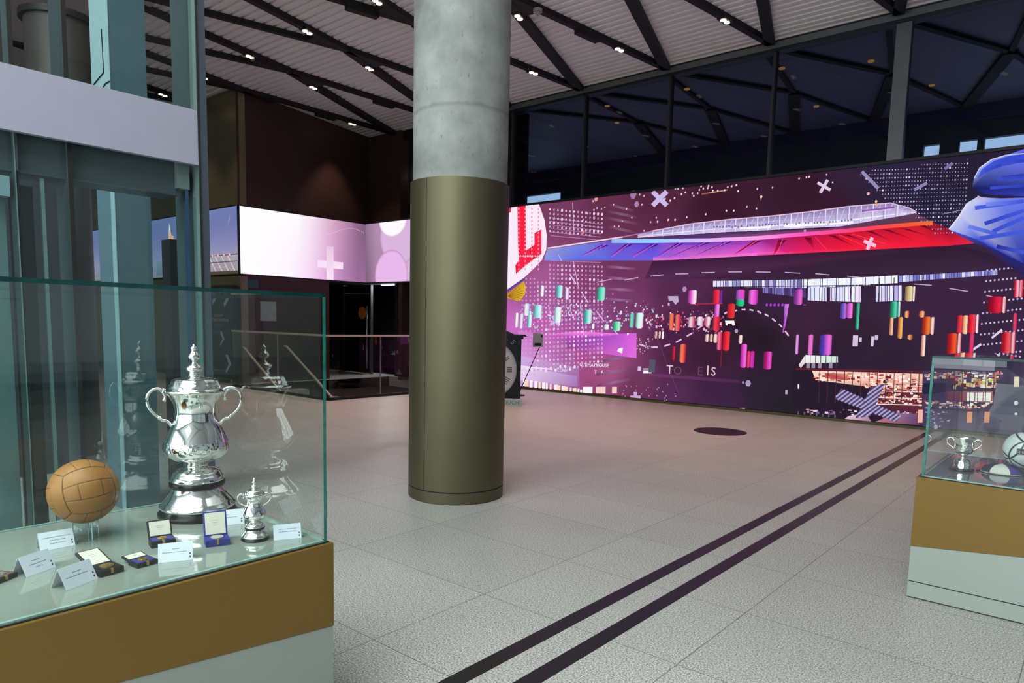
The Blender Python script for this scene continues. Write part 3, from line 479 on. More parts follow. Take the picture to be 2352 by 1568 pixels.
(228,1,81,3314,1525,-313,-121,3,-6,313,121),(229,3,82,82,83,3539,1513,66,-7,-257,-112),(230,1,81,3572,1518,-194,-123,4,-5,193,123),(231,3,82,82,83,3755,1508,64,-7,-104,-123),(232,1,81,3786,1511,-43,-133,5,-2,43,133),(233,3,82,82,83,3966,1514,60,-7,31,-97),(234,1,84,4052,1511,100,-108,4,4,-101,108),(235,3,82,82,83,4156,1521,58,-7,166,-103),(236,1,84,4239,1516,230,-112,2,5,-230,112),(237,3,82,82,83,4257,1521,56,-7,193,-82),(238,1,84,4339,1517,254,-92,1,5,-254,92),(239,3,82,82,83,4435,1538,54,-7,162,-94),(240,3,82,82,83,4560,1539,53,-6,181,-90),(241,3,82,82,83,4682,1541,51,-6,205,-88),(242,3,82,82,83,4799,1559,50,-6,202,-119),(243,3,79,79,80,2234,1553,85,-9,-284,-111),(244,1,81,2276,1558,-202,-124,5,-6,202,124),(245,3,79,79,80,1950,1559,90,-9,-356,-93),(246,1,81,1995,1564,-269,-106,4,-7,270,107),(247,4,85,86,86,85,2068,1609,471,-27,2,-37,-471,25),(248,4,86,87,87,86,2539,1582,584,-26,2,-35,-584,24),(249,4,87,88,88,87,3123,1556,441,-7,2,-33,-441,5),(250,4,88,89,89,88,3564,1549,320,6,2,-32,-320,-7),(251,4,89,90,90,89,3884,1555,429,8,2,-31,-429,-9),(252,4,90,91,91,90,4313,1563,226,11,2,-30,-226,-12),(253,4,91,92,92,91,4539,1574,238,6,3,-29,-239,-7),(254,4,92,93,93,92,4777,1580,122,1,2,-29,-121,-1),(255,1,94,4427,1446,92,-43,7,25,-91,43),(256,1,94,4479,1489,-29,-93,25,-11,28,92),(257,8,95,96,97,98,99,100,101,102,2550,1374,2526,18,408,-132,7,-85,-185,23,-1309,2,-811,-11,-723,16),(258,1,103,1904,1177,184,28,-3,8,-183,-27),(259,1,103,2237,1193,158,22,-2,9,-159,-23),(260,1,103,2530,1225,141,9,-2,8,-141,-9),(261,1,103,2794,1239,135,0,-1,8,-135,0),(262,1,103,3060,1244,131,0,0,8,-132,0),(263,1,103,3320,1244,125,-3,0,8,-126,3),(264,1,103,3571,1237,131,-5,0,7,-131,6),(265,1,103,3826,1227,127,-11,0,7,-128,11),(266,1,103,4077,1209,112,-13,0,7,-111,13),(267,1,103,4324,1182,99,-13,0,7,-99,13),(268,1,103,4813,1111,118,-12,-1,7,-117,11),(269,1,103,5048,1075,120,-24,1,6,-120,24),(270,1,103,5280,1022,107,-32,1,6,-107,32),(271,1,104,3179,1170,32,0,3,-53,-32,1),(272,1,105,3216,1169,32,0,3,-53,-32,1),(273,1,105,3253,1169,22,0,3,-53,-22,0),(274,1,105,3280,1169,13,0,4,-54,-14,1),(275,1,106,3298,1169,22,0,4,-54,-22,0),(276,1,105,3325,1169,35,-1,3,-55,-34,1),(277,1,106,3365,1168,34,0,3,-56,-34,1),(278,1,106,3403,1168,30,0,3,-57,-29,1),(279,1,105,3438,1168,28,0,4,-57,-29,0),(280,1,104,3471,1167,35,0,4,-58,-35,1),(281,1,104,3511,1167,13,0,4,-58,-13,0),(282,1,104,3529,1167,17,0,3,-59,-16,1),(283,1,107,3550,1167,12,0,3,-59,-11,0),(284,1,106,3566,1167,16,0,4,-60,-16,1),
(285,1,105,3586,1167,11,0,4,-60,-11,0),(286,1,107,3602,1166,24,0,4,-60,-24,1),(287,1,104,3631,1166,24,0,4,-61,-24,1),(288,1,107,3660,1166,27,0,4,-61,-27,0),(289,1,108,3692,1166,34,0,4,-62,-34,0),(290,1,107,3730,1165,22,0,4,-62,-22,0),(291,1,105,3756,1165,20,0,4,-63,-20,1),(292,1,105,3780,1165,20,0,4,-64,-19,1),(293,1,108,3805,1165,25,1,4,-66,-25,1),(294,1,104,3834,1166,15,0,5,-66,-15,0),(295,1,108,3854,1166,20,0,5,-67,-21,1),(296,1,108,3879,1166,18,1,4,-69,-18,1),(297,1,107,3901,1167,12,0,5,-69,-12,0),(298,1,108,3918,1167,13,0,5,-70,-14,1),(299,1,107,3936,1167,32,1,4,-72,-32,1),(300,1,104,3972,1167,10,1,5,-72,-10,0),(301,1,104,3987,1168,24,0,4,-72,-23,0),(302,1,106,4015,1168,24,0,5,-72,-24,0),(303,1,105,4043,1168,24,1,5,-72,-24,-1),(304,1,105,4071,1169,12,0,5,-72,-12,0),(305,1,105,4087,1169,32,0,5,-71,-32,-1),(306,1,106,4123,1169,21,1,5,-72,-21,0),(307,1,108,4148,1170,11,0,5,-71,-11,-1),(308,1,106,4163,1170,26,0,5,-71,-26,0),(309,1,104,4193,1170,20,1,5,-71,-20,-1),(310,1,104,4217,1170,21,1,5,-71,-21,0),(311,1,107,4242,1171,30,0,5,-70,-30,-1),(312,1,107,4276,1171,17,1,5,-71,-17,0),(313,1,107,4297,1171,28,1,5,-70,-28,-1),(314,1,108,4329,1172,16,0,5,-69,-16,-1),(315,1,106,4349,1172,24,1,5,-70,-24,-1),(316,1,104,4376,1172,20,1,5,-69,-20,-1),(317,1,104,4400,1173,17,0,5,-69,-17,0),(318,1,107,4421,1173,20,0,5,-69,-20,0),(319,1,104,4444,1173,16,1,5,-69,-16,-1),(320,1,104,4464,1174,21,0,5,-69,-21,0),(321,1,105,4489,1174,10,0,5,-68,-10,-1),(322,1,109,4000,1164,73,2,3,-52,-73,-1),(323,1,110,4077,1166,41,1,4,-53,-42,0),(324,1,109,4122,1167,50,1,4,-53,-50,-1),(325,1,110,4176,1168,84,2,3,-55,-83,-1),(326,1,109,4264,1170,54,1,4,-56,-55,0),(327,1,110,4322,1171,65,1,4,-56,-65,-1),(328,1,111,4391,1172,51,2,5,-58,-52,0),(329,1,110,4446,1174,78,2,5,-58,-78,-2),(330,1,109,4528,1176,32,2,4,-59,-31,-2),(331,1,109,4564,1177,38,2,5,-59,-39,-1),(332,1,110,4606,1179,43,2,5,-60,-44,-1),(333,1,111,4653,1181,41,2,4,-60,-40,-2),(334,1,112,4704,1179,21,1,3,-49,-21,-2),(335,1,113,4728,1180,22,1,4,-48,-22,-2),(336,1,114,4754,1181,20,0,4,-46,-20,-2),(337,1,114,4778,1181,20,1,4,-46,-21,-1),(338,1,115,4802,1182,22,1,3,-45,-22,-2),(339,1,115,4827,1183,15,0,3,-43,-14,-2),(340,1,113,4845,1183,14,1,3,-43,-13,-2),(341,1,112,4862,1184,9,0,3,-42,-8,-1),(342,1,114,4874,1184,14,1,3,-42,-14,-1),(343,1,115,4892,1184,18,1,3,-41,-18,-1),(344,1,114,4913,1185,23,1,3,-40,-22,-2),(345,1,112,4939,1186,9,0,3,-39,-9,-1),(346,1,115,4952,1186,19,1,3,-38,-19,-2),(347,1,112,4974,1187,16,1,4,-38,-17,-1),
(348,1,113,4994,1188,17,1,3,-38,-17,-1),(349,1,115,5014,1189,9,1,3,-38,-9,-1),(350,1,114,5026,1189,7,1,3,-38,-7,0),(351,1,115,5036,1190,15,1,3,-38,-15,-1),(352,1,115,5054,1191,13,1,3,-38,-13,-1),(353,1,115,5071,1192,19,1,3,-37,-19,-2),(354,1,115,5093,1193,7,0,3,-37,-7,-1),(355,1,115,5103,1193,11,1,3,-37,-11,-1),(356,1,113,5117,1194,18,1,3,-37,-18,-1),(357,1,112,5138,1195,10,0,3,-36,-10,-1),(358,1,114,5151,1195,19,1,3,-36,-19,-1),(359,1,113,5173,1196,20,1,3,-35,-20,-2),(360,1,112,5196,1197,20,1,3,-35,-20,-1),(361,1,115,5219,1198,18,1,3,-35,-18,-1),(362,1,114,5241,1199,14,1,2,-35,-13,-1),(363,1,115,5258,1200,19,1,2,-34,-18,-2),(364,1,115,5280,1201,15,1,2,-34,-14,-2),(365,1,112,5298,1202,8,1,3,-35,-8,0),(366,1,114,5309,1203,15,0,3,-34,-15,-1),(367,1,113,5327,1203,6,1,3,-34,-6,-1),(368,1,116,4019,1099,29,0,7,-108,-29,3),(369,1,117,4052,1099,25,0,8,-110,-26,2),(370,1,117,4082,1099,33,1,8,-113,-34,2),(371,1,118,4119,1100,18,0,8,-115,-18,2),(372,1,117,4141,1100,12,0,8,-116,-12,1),(373,1,116,4158,1100,16,0,9,-117,-17,1),(374,1,119,4203,1096,10,1,8,-111,-11,0),(375,1,105,4217,1097,19,0,8,-113,-19,2),(376,1,105,4240,1097,30,1,8,-115,-30,1),(377,1,105,4274,1098,21,1,8,-117,-21,1),(378,1,105,4299,1099,15,1,8,-119,-15,1),(379,1,118,4318,1100,20,0,9,-120,-21,1),(380,1,119,4342,1100,20,1,9,-122,-20,1),(381,1,118,4366,1101,24,1,9,-125,-24,2),(382,1,119,4394,1102,28,1,9,-127,-28,1),(383,1,119,4426,1103,8,0,9,-128,-8,1),(384,1,120,4546,1102,17,0,9,-122,-17,-1),(385,1,121,4567,1102,17,1,9,-122,-17,-1),(386,1,120,4588,1103,22,0,9,-121,-22,-1),(387,1,122,4614,1103,10,0,9,-120,-10,-1),(388,1,121,4628,1103,14,1,9,-120,-14,-1),(389,1,121,4646,1104,26,0,9,-118,-26,-2),(390,1,122,4676,1104,26,1,9,-118,-26,-1),(391,1,121,4706,1105,21,1,9,-117,-21,-2),(392,1,123,3642,1104,14,0,3,-48,-14,3),(393,1,123,3661,1104,29,-1,3,-51,-29,4),(394,1,124,3695,1103,24,-1,4,-54,-25,4),(395,1,125,3724,1102,17,0,4,-56,-18,2),(396,1,123,3746,1102,12,-1,3,-57,-12,2),(397,1,125,3762,1101,12,0,4,-59,-12,2),(398,1,125,3779,1101,29,-1,4,-63,-30,4),(399,1,123,3812,1100,16,0,4,-65,-16,2),(400,1,124,3832,1100,16,-1,5,-67,-16,3),(401,1,124,3853,1099,23,-1,5,-69,-24,3),(402,1,125,3880,1098,16,0,4,-72,-15,3),(403,1,124,3900,1098,17,-1,5,-74,-17,3),(404,1,126,3922,1097,16,0,5,-76,-16,2),(405,1,124,3942,1097,19,-1,5,-78,-19,3),(406,1,123,3965,1096,11,0,5,-80,-11,2),(407,1,124,3980,1096,27,-1,6,-83,-28,4),(408,1,127,4016,1182,8,-214,7,0,-7,214),(409,1,127,4132,1179,8,-211,6,0,-7,211),
(410,1,127,4244,1177,8,-208,7,-1,-8,208),(411,1,127,4354,1174,8,-205,7,-1,-8,206),(412,1,127,4461,1172,9,-203,6,-1,-8,203),(413,1,127,4566,1169,9,-200,6,-1,-9,201),(414,1,127,4668,1167,9,-198,6,-1,-9,199),(415,1,128,3191,1111,1518,-5,0,6,-1519,5),(1540,1,135,2497,2019,160,-147,34,28,-158,143),(1541,1,135,2648,2036,-145,-119,38,-35,145,119),(1542,1,136,4040,1941,105,-70,10,20,-105,70),(1543,1,136,4113,1972,-52,-97,22,-15,51,97),(1544,1,137,1332,821,99,-107,28,17,-98,106),(1545,1,137,1451,826,-132,-78,21,-23,132,78),(1546,1,138,2363,27,120,0,-2,28,-119,-10),(1547,1,138,2400,84,5,-57,40,0,-5,60),(1548,1,139,4370,1993,130,-145,17,17,-130,144),(1549,1,140,4764,1811,84,43,-11,20,-84,-42),(1550,1,141,4955,1943,47,35,-13,19,-47,-34),(1551,1,142,1401,1481,49,-71,7,3,-50,70),(1552,1,142,1556,1272,89,-107,12,6,-89,107),(1553,1,142,1728,1065,81,-96,11,6,-81,95),(1554,1,142,1922,875,90,-97,10,7,-90,97),(1555,1,142,2099,726,86,-77,9,7,-86,77),(1556,1,142,1604,1405,73,-274,7,1,-73,274),(1557,1,142,1707,949,63,-318,7,1,-63,318),(1558,1,142,1568,2015,30,-316,7,0,-30,315),(1559,1,143,5225,612,60,54,-9,13,-60,-54),(1560,1,144,5345,713,57,61,-9,12,-57,-61),(1561,1,145,4961,1622,136,23,-1,5,-136,-23),(1602,1,147,3024,1952,249,14,-2,12,-249,-14),(1603,1,148,3079,1958,153,7,-1,6,-154,-8),(1605,1,150,3577,1883,-2,-30,8,-1,2,29),(1631,1,156,4402,1686,233,10,-3,14,-232,-11),(1632,1,157,4418,1681,202,7,-1,6,-202,-6),(1640,1,165,2434,558,74,-19,5,14,-75,19),(1641,1,165,2579,533,71,3,0,15,-72,-3),(1642,1,165,2718,548,64,23,-6,13,-64,-23),(1643,1,165,2842,591,57,31,-8,12,-57,-31),(1644,1,165,2952,652,51,30,-8,12,-52,-30),(1645,1,165,3050,720,54,38,-9,11,-54,-37),(1646,1,165,3308,868,44,20,-6,12,-44,-20),(1647,1,165,3393,888,35,12,-5,12,-36,-11),(1648,1,165,3466,904,36,0,-1,13,-36,0),(1649,1,165,3536,904,36,-7,2,13,-36,7),(1650,1,165,3606,894,36,-19,5,12,-36,19),(1651,1,165,3673,868,35,-18,6,11,-36,19),(1652,1,165,3739,832,32,-26,8,10,-32,26),(1653,1,165,3802,785,28,-26,8,9,-28,26),(1654,1,165,3857,727,32,-40,10,8,-32,40),(1655,1,166,2365,833,9,0,0,-9,-8,-1),(1656,1,166,965,850,24,1,-1,-30,-23,6),(1657,1,167,946,787,12,0,0,-17,-12,5),(1658,1,168,2358,839,11,0,0,-15,-10,3),(1659,1,169,1429,998,16,0,0,-12,-15,-4),(1660,1,167,1585,960,19,0,0,-17,-18,-2),(1661,1,169,1605,852,21,0,0,-14,-20,-8),(1662,1,170,1533,863,11,0,-1,-10,-9,-1),(1663,1,171,1539,924,13,0,-1,-7,-12,-6),(1664,1,170,1103,709,23,0,-1,-23,-21,1),(1665,1,170,1583,914,14,0,0,-17,-14,3),(1666,1,171,1504,833,10,0,0,-6,-10,-4),
(1667,1,172,1232,973,18,0,-1,-23,-16,6),(1668,1,170,2278,889,9,0,0,-6,-8,-3),(1669,1,172,1614,915,12,0,0,-12,-12,0),(1670,1,167,1292,917,16,0,-1,-22,-14,7),(1671,1,166,2570,918,20,0,0,-16,-19,-5),(1672,1,168,1961,896,10,0,0,-14,-9,3),(1673,1,168,2083,737,17,1,0,-17,-16,-3),(1674,1,170,2048,778,15,0,-1,-9,-14,-8),(1675,1,167,2129,895,10,0,0,-12,-10,2),(1676,1,170,1066,968,18,0,0,-23,-17,5),(1677,1,170,2208,815,8,1,0,-6,-7,-3),(1678,1,172,2145,749,11,0,0,-15,-11,3),(1679,1,170,1717,921,21,0,-1,-15,-19,-7),(1680,1,171,1545,923,21,0,-1,-18,-19,-3),(1681,1,168,1627,910,11,0,0,-10,-10,-1),(1682,1,170,2431,946,8,0,0,-5,-7,-3),(1683,1,169,2445,868,7,0,0,-8,-6,0),(1684,1,167,1657,964,19,0,0,-18,-19,-2),(1685,1,168,933,883,12,0,-1,-8,-10,-3),(1686,1,172,1782,754,15,0,0,-18,-15,2),(1687,1,171,1910,819,19,1,-1,-16,-17,-4),(1688,1,166,941,856,24,0,0,-27,-23,4),(1689,1,168,2538,866,10,0,0,-16,-10,4),(1690,1,171,2192,872,7,0,0,-10,-7,2),(1691,1,170,2572,894,13,0,1,-21,-13,6),(1692,1,171,1648,883,23,0,-1,-23,-21,0),(1693,1,171,2097,801,14,0,0,-18,-13,3),(1694,1,168,1654,936,15,0,0,-10,-15,-6),(1695,1,170,2217,750,18,0,0,-13,-17,-7),(1696,1,167,1177,811,21,1,0,-22,-21,0),(1697,1,167,1339,779,15,0,-1,-16,-14,2),(1698,1,172,1126,817,20,0,-1,-23,-18,3),(1699,1,171,1315,840,15,1,-1,-13,-14,-3),(1700,1,167,1431,756,22,1,0,-25,-21,2),(1701,1,167,1319,871,15,0,0,-17,-15,2),(1702,1,168,1158,871,25,1,-1,-31,-24,6),(1703,1,167,2323,813,11,0,0,-7,-11,-6),(1704,1,169,2422,820,11,0,0,-14,-10,2),(1705,1,170,1694,800,14,0,0,-12,-14,-3),(1706,1,172,1881,810,7,0,0,-12,-7,4),(1707,1,166,2198,758,21,1,0,-17,-19,-6),(1708,1,172,2027,796,21,0,-1,-15,-19,-8),(1709,1,171,1861,689,17,0,0,-19,-16,1),(1710,1,171,2163,846,17,0,-1,-13,-15,-5),(1711,1,170,1132,713,23,0,-1,-19,-21,-4),(1712,1,171,2521,838,14,0,-1,-10,-12,-5),(1713,1,167,2251,800,11,0,0,-14,-11,1),(1714,1,167,1526,954,11,0,0,-12,-11,1),(1715,1,166,1554,821,8,0,0,-11,-7,3),(1716,1,172,2456,901,21,0,0,-31,-20,9),(1717,1,170,2490,938,9,0,0,-11,-8,1),(1718,1,167,1994,849,9,0,-1,-6,-8,-3),(1719,1,172,1684,818,8,0,0,-8,-7,0),(1720,1,169,1278,851,14,0,0,-19,-14,5),(1721,1,171,2359,840,10,0,0,-7,-10,-5),(1722,1,169,2127,926,20,0,0,-20,-19,-1),(1723,1,170,2062,782,9,1,-1,-5,-8,-5),(1724,1,166,2272,989,16,-1,0,-12,-15,-5),(1725,1,171,1023,880,26,1,-1,-34,-24,9),(1726,1,166,2542,791,19,0,0,-12,-18,-10),(1727,1,166,2287,866,16,0,0,-18,-15,1),(1728,1,171,2503,918,13,0,0,-9,-12,-5),(1729,1,167,2369,952,18,0,0,-24,-17,4),
(1730,1,171,1690,869,8,0,0,-10,-8,1),(1731,1,172,1877,787,11,0,-1,-9,-10,-2),(1732,1,167,1080,868,11,0,0,-11,-11,0),(1733,1,166,1078,804,10,1,0,-11,-9,1),(1734,1,172,2126,895,10,0,0,-8,-10,-3),(1735,1,169,1907,786,16,0,0,-22,-15,5),(1736,1,167,2083,798,18,0,0,-27,-18,7),(1737,1,171,1866,878,9,0,-1,-9,-8,0),(1738,1,166,1707,969,18,0,0,-12,-17,-7),(1739,1,168,2512,966,8,0,0,-10,-8,1),(1740,1,169,1613,897,8,0,0,-4,-7,-4),(1741,1,172,1941,838,18,0,0,-26,-17,7),(1742,1,167,1032,779,26,0,-1,-27,-24,2),(1743,1,170,2454,829,17,0,0,-24,-16,5),(1744,1,170,2170,885,6,0,0,-4,-6,-3),(1745,1,169,1559,862,19,0,0,-25,-18,6),(1746,1,170,1518,1027,13,0,0,-18,-13,5),(1747,1,167,1082,739,12,1,0,-15,-12,2),(1748,1,172,897,894,27,0,-1,-16,-25,-9),(1749,1,166,902,733,12,0,-1,-16,-11,5),(1750,1,168,2390,778,16,0,0,-11,-15,-7),(1751,1,172,2384,958,18,0,-1,-10,-16,-9),(1752,1,166,1504,874,10,0,0,-9,-10,-1),(1753,1,171,920,825,20,0,-1,-22,-18,3),(1754,1,167,1593,873,15,0,0,-18,-14,3),(1755,1,170,1694,825,15,0,0,-13,-15,-3),(1756,1,166,1281,655,24,1,-1,-26,-22,2),(1757,1,172,1267,793,14,0,-1,-11,-12,-2),(1758,1,166,1521,956,8,0,-1,-8,-7,0),(1759,1,171,1294,844,18,0,-1,-12,-17,-6),(1760,1,170,2073,708,11,1,-1,-7,-10,-5),(1761,1,167,2561,913,14,0,0,-23,-13,8),(1762,1,168,927,761,19,1,-1,-11,-17,-7),(1763,1,168,1239,933,10,0,-1,-7,-8,-2),(1764,1,167,2267,815,19,0,0,-24,-18,3),(1765,1,171,1436,836,16,0,0,-12,-15,-4),(1766,1,170,2379,969,17,0,-1,-10,-15,-8),(1767,1,170,1492,946,15,0,0,-22,-14,6),(1768,1,167,2295,670,21,0,0,-14,-19,-9),(1769,1,166,873,781,16,0,0,-20,-15,4),(1770,1,167,2468,912,15,0,0,-13,-14,-3),(1771,1,170,1443,860,24,1,-1,-14,-22,-10),(1772,1,166,1222,939,24,0,-1,-15,-22,-8),(1773,1,172,1920,784,19,1,0,-24,-18,4),(1774,1,170,2460,862,18,0,0,-27,-17,8),(1775,1,170,1384,847,11,0,-1,-8,-9,-3),(1776,1,172,897,824,9,0,0,-6,-9,-3),(1777,1,171,1957,784,10,0,0,-6,-9,-4),(1778,1,169,1106,927,9,0,0,-11,-8,2),(1779,1,166,2388,877,9,0,0,-11,-8,1),(1780,1,169,888,805,14,0,-1,-9,-13,-5),(1781,1,171,1477,847,14,0,0,-18,-14,4),(1782,1,168,1192,954,23,0,-1,-12,-21,-10),(1783,1,170,1991,894,16,1,0,-24,-15,7),(1784,1,170,2389,787,7,0,0,-7,-7,0),(1785,1,170,2563,771,16,0,-1,-12,-15,-6),(1786,1,166,895,803,12,1,0,-15,-12,3),(1787,1,166,1035,810,18,1,-1,-24,-17,6),(1788,1,166,1153,917,25,0,0,-20,-24,-4),(1789,1,168,2179,860,18,0,0,-22,-17,3),(1790,1,171,2040,741,15,0,0,-15,-15,-1),(1791,1,169,1382,1022,10,0,0,-10,-9,1),(1792,1,170,1052,869,23,0,-1,-14,-21,-8),
(1793,1,166,1990,1013,21,0,0,-14,-20,-8),(1794,1,166,980,715,17,1,0,-22,-16,5),(1795,1,168,1350,942,23,0,0,-28,-22,5),(1796,1,169,2456,926,8,0,0,-8,-8,-1),(1797,1,170,2123,984,10,0,0,-15,-10,4),(1798,1,168,1590,795,11,1,0,-16,-10,5),(1799,1,172,1068,845,20,1,-1,-22,-18,3),(1800,1,172,1519,874,11,1,0,-11,-11,-1),(1801,1,170,2460,767,9,0,0,-5,-8,-5),(1802,1,170,2127,887,10,0,0,-7,-10,-4),(1803,1,167,2206,891,21,0,0,-33,-20,11),(1804,1,168,2256,901,13,0,0,-18,-13,3),(1805,1,169,2510,820,8,0,0,-8,-7,0),(1806,1,171,2415,813,8,0,0,-10,-8,1),(1807,1,168,2513,853,17,0,0,-26,-17,7),(1808,1,168,1538,824,20,0,0,-19,-19,-2),(1809,1,168,1673,739,18,0,0,-11,-17,-8),(1810,1,170,2545,736,6,0,0,-5,-6,-2),(1811,1,169,2173,819,16,1,0,-17,-16,-1),(1812,1,172,2020,828,17,0,0,-25,-16,7),(1813,1,171,2549,810,17,0,-1,-10,-15,-9),(1814,1,166,1121,832,18,0,0,-17,-18,-1),(1815,1,169,1071,608,13,0,0,-8,-13,-6),(1816,1,172,1761,822,9,0,0,-5,-9,-4),(1817,1,169,1285,949,17,0,-1,-18,-16,1),(1818,1,169,2333,880,20,1,-1,-19,-18,-3),(1819,1,170,1278,691,20,0,0,-24,-19,3),(1820,1,169,886,873,13,1,0,-9,-13,-4),(1821,1,170,953,794,13,0,0,-14,-12,2),(1822,1,166,2029,1022,15,0,0,-13,-14,-3),(1823,1,172,1631,727,11,0,0,-10,-11,-2),(1824,1,172,1641,854,23,0,0,-30,-22,6),(1825,1,167,2401,808,15,0,0,-18,-14,1),(1826,1,166,2459,995,10,0,0,-14,-9,3),(1827,1,166,2566,813,7,0,0,-11,-7,3),(1828,1,171,2435,947,7,0,0,-8,-7,0),(1829,1,166,2084,951,14,0,-1,-7,-12,-7),(1830,1,166,2189,818,19,0,0,-17,-18,-4),(1831,1,168,1855,949,20,0,-1,-18,-18,-2),(1832,1,166,2137,764,12,0,0,-10,-11,-4),(1833,1,171,2048,840,19,0,0,-14,-18,-6),(1834,1,168,1969,877,11,0,0,-11,-10,-1),(1835,1,167,2144,933,10,0,0,-6,-9,-4),(1836,1,167,2204,866,12,0,0,-13,-11,0),(1837,1,172,2293,852,18,1,0,-14,-17,-6),(1838,1,171,2500,816,18,0,1,-27,-18,7),(1839,1,169,939,949,23,0,-1,-20,-21,-2),(1840,1,170,2122,763,12,0,0,-11,-12,-2),(1841,1,172,2274,931,7,0,0,-7,-7,-2),(1842,1,171,1688,860,9,0,0,-9,-9,0),(1843,1,170,2270,853,16,0,0,-17,-16,-1),(1844,1,166,2047,893,16,0,0,-14,-15,-3),(1845,1,169,1576,799,17,0,0,-18,-16,1),(1846,1,170,1441,841,16,0,0,-12,-16,-5),(1847,1,169,1362,931,16,0,0,-12,-15,-4),(1848,1,166,1650,815,20,0,-1,-26,-19,5),(1849,1,168,2457,871,7,0,0,-6,-7,-2),(1850,1,168,1619,918,17,0,0,-13,-17,-5),(1851,1,168,1317,822,18,0,0,-22,-18,4),(1852,1,170,1557,879,19,0,0,-25,-18,7),(1853,1,171,1012,915,15,0,0,-19,-15,4),(1854,1,172,908,815,20,0,-1,-26,-18,7),(1855,1,169,2105,1064,9,0,0,-9,-8,-1),(1856,1,168,1770,758,15,0,0,-8,-14,-8),
(1857,1,170,1305,816,24,0,-1,-24,-22,1),(1858,1,169,2228,772,17,0,0,-11,-16,-8),(1859,1,168,2346,867,14,0,0,-18,-13,3),(1860,1,171,1890,857,8,0,0,-6,-8,-2),(1861,1,168,1495,786,20,0,0,-22,-19,2),(1862,1,168,2570,923,18,0,0,-21,-17,2),(1863,1,166,1469,769,10,0,0,-8,-10,-3),(1864,1,170,1367,646,13,1,0,-15,-12,2),(1865,1,170,1422,969,19,0,-1,-15,-18,-4),(1866,1,168,2380,768,18,1,0,-20,-17,0),(1867,1,172,1439,812,18,0,0,-21,-17,2),(1868,1,168,2131,818,8,1,0,-8,-8,-2),(1869,1,169,1705,878,19,0,-1,-20,-17,1),(1870,1,170,1619,953,16,0,0,-9,-15,-8),(1871,1,166,1279,892,11,0,0,-13,-11,2),(1872,1,167,1619,830,19,0,0,-27,-18,8),(1873,1,168,968,943,9,0,-1,-12,-8,3),(1874,1,169,2296,815,14,1,0,-21,-13,6),(1875,1,171,1886,825,17,0,0,-23,-16,5),(1876,1,167,2271,933,15,0,-1,-10,-13,-6),(1877,1,168,2454,849,8,0,-1,-5,-7,-4),(1878,1,168,958,807,12,0,-1,-9,-11,-3),(1879,1,171,2435,873,7,0,0,-5,-7,-3),(1880,1,168,1167,884,16,0,-1,-11,-14,-4),(1881,1,170,1918,890,9,0,0,-8,-8,-2),(1882,1,168,2340,775,9,1,0,-11,-8,1),(1883,1,170,1304,778,10,1,0,-8,-10,-3),(1884,1,172,1858,861,9,0,0,-5,-8,-3),(1885,1,173,2659,835,8,0,0,-9,-7,0),(1886,1,174,2612,752,22,1,0,-27,-20,2),(1887,1,175,3245,859,11,1,0,-15,-10,2),(1888,1,176,3210,821,19,0,1,-24,-18,2),(1889,1,177,2905,758,15,0,0,-18,-14,1),(1890,1,176,2672,865,14,0,0,-17,-13,1),(1891,1,177,2975,833,7,0,1,-10,-8,1),(1892,1,174,2795,734,21,1,0,-27,-20,2),(1893,1,173,2757,781,14,0,0,-17,-13,1),(1894,1,173,3104,766,8,0,1,-11,-9,1),(1895,1,177,3151,823,16,0,1,-22,-16,2),(1896,1,175,3132,873,15,0,0,-19,-14,2),(1897,1,174,2541,727,14,1,0,-17,-13,1),(1898,1,173,2619,785,16,0,0,-19,-15,1),(1899,1,174,2571,817,12,0,0,-15,-12,1),(1900,1,174,3244,903,11,0,0,-13,-10,1),(1901,1,176,3197,845,8,0,0,-10,-7,1),(1902,1,2,2606,800,14,0,0,-18,-13,2),(1903,1,177,2946,829,14,0,1,-19,-15,2),(1904,1,176,2922,771,12,0,0,-15,-11,1),(1905,1,174,2733,969,21,0,0,-26,-19,2),(1906,1,177,3194,870,14,0,0,-17,-13,1),(1907,1,2,2523,738,20,1,0,-24,-19,1),(1908,1,177,2682,829,18,0,0,-22,-17,1),(1909,1,175,3108,787,7,0,0,-9,-6,1),(1910,1,2,3013,774,8,0,0,-10,-7,1),(1911,1,2,3215,750,10,1,0,-12,-9,0),(1912,1,177,3128,775,13,0,0,-17,-12,1),(1913,1,176,3163,767,8,0,0,-9,-8,0),(1914,1,173,3008,788,16,0,0,-21,-15,1),(1915,1,177,2791,783,20,0,0,-25,-19,1),(1916,1,175,2766,867,21,0,0,-26,-19,2),(1917,1,176,2535,795,15,0,0,-18,-14,1),(1918,1,176,2632,837,12,0,0,-15,-11,1),(1919,1,177,2681,726,18,0,0,-22,-17,2),(1920,1,175,3288,853,17,0,0,-22,-16,2),(1921,1,2,2536,855,8,0,0,-9,-7,1),
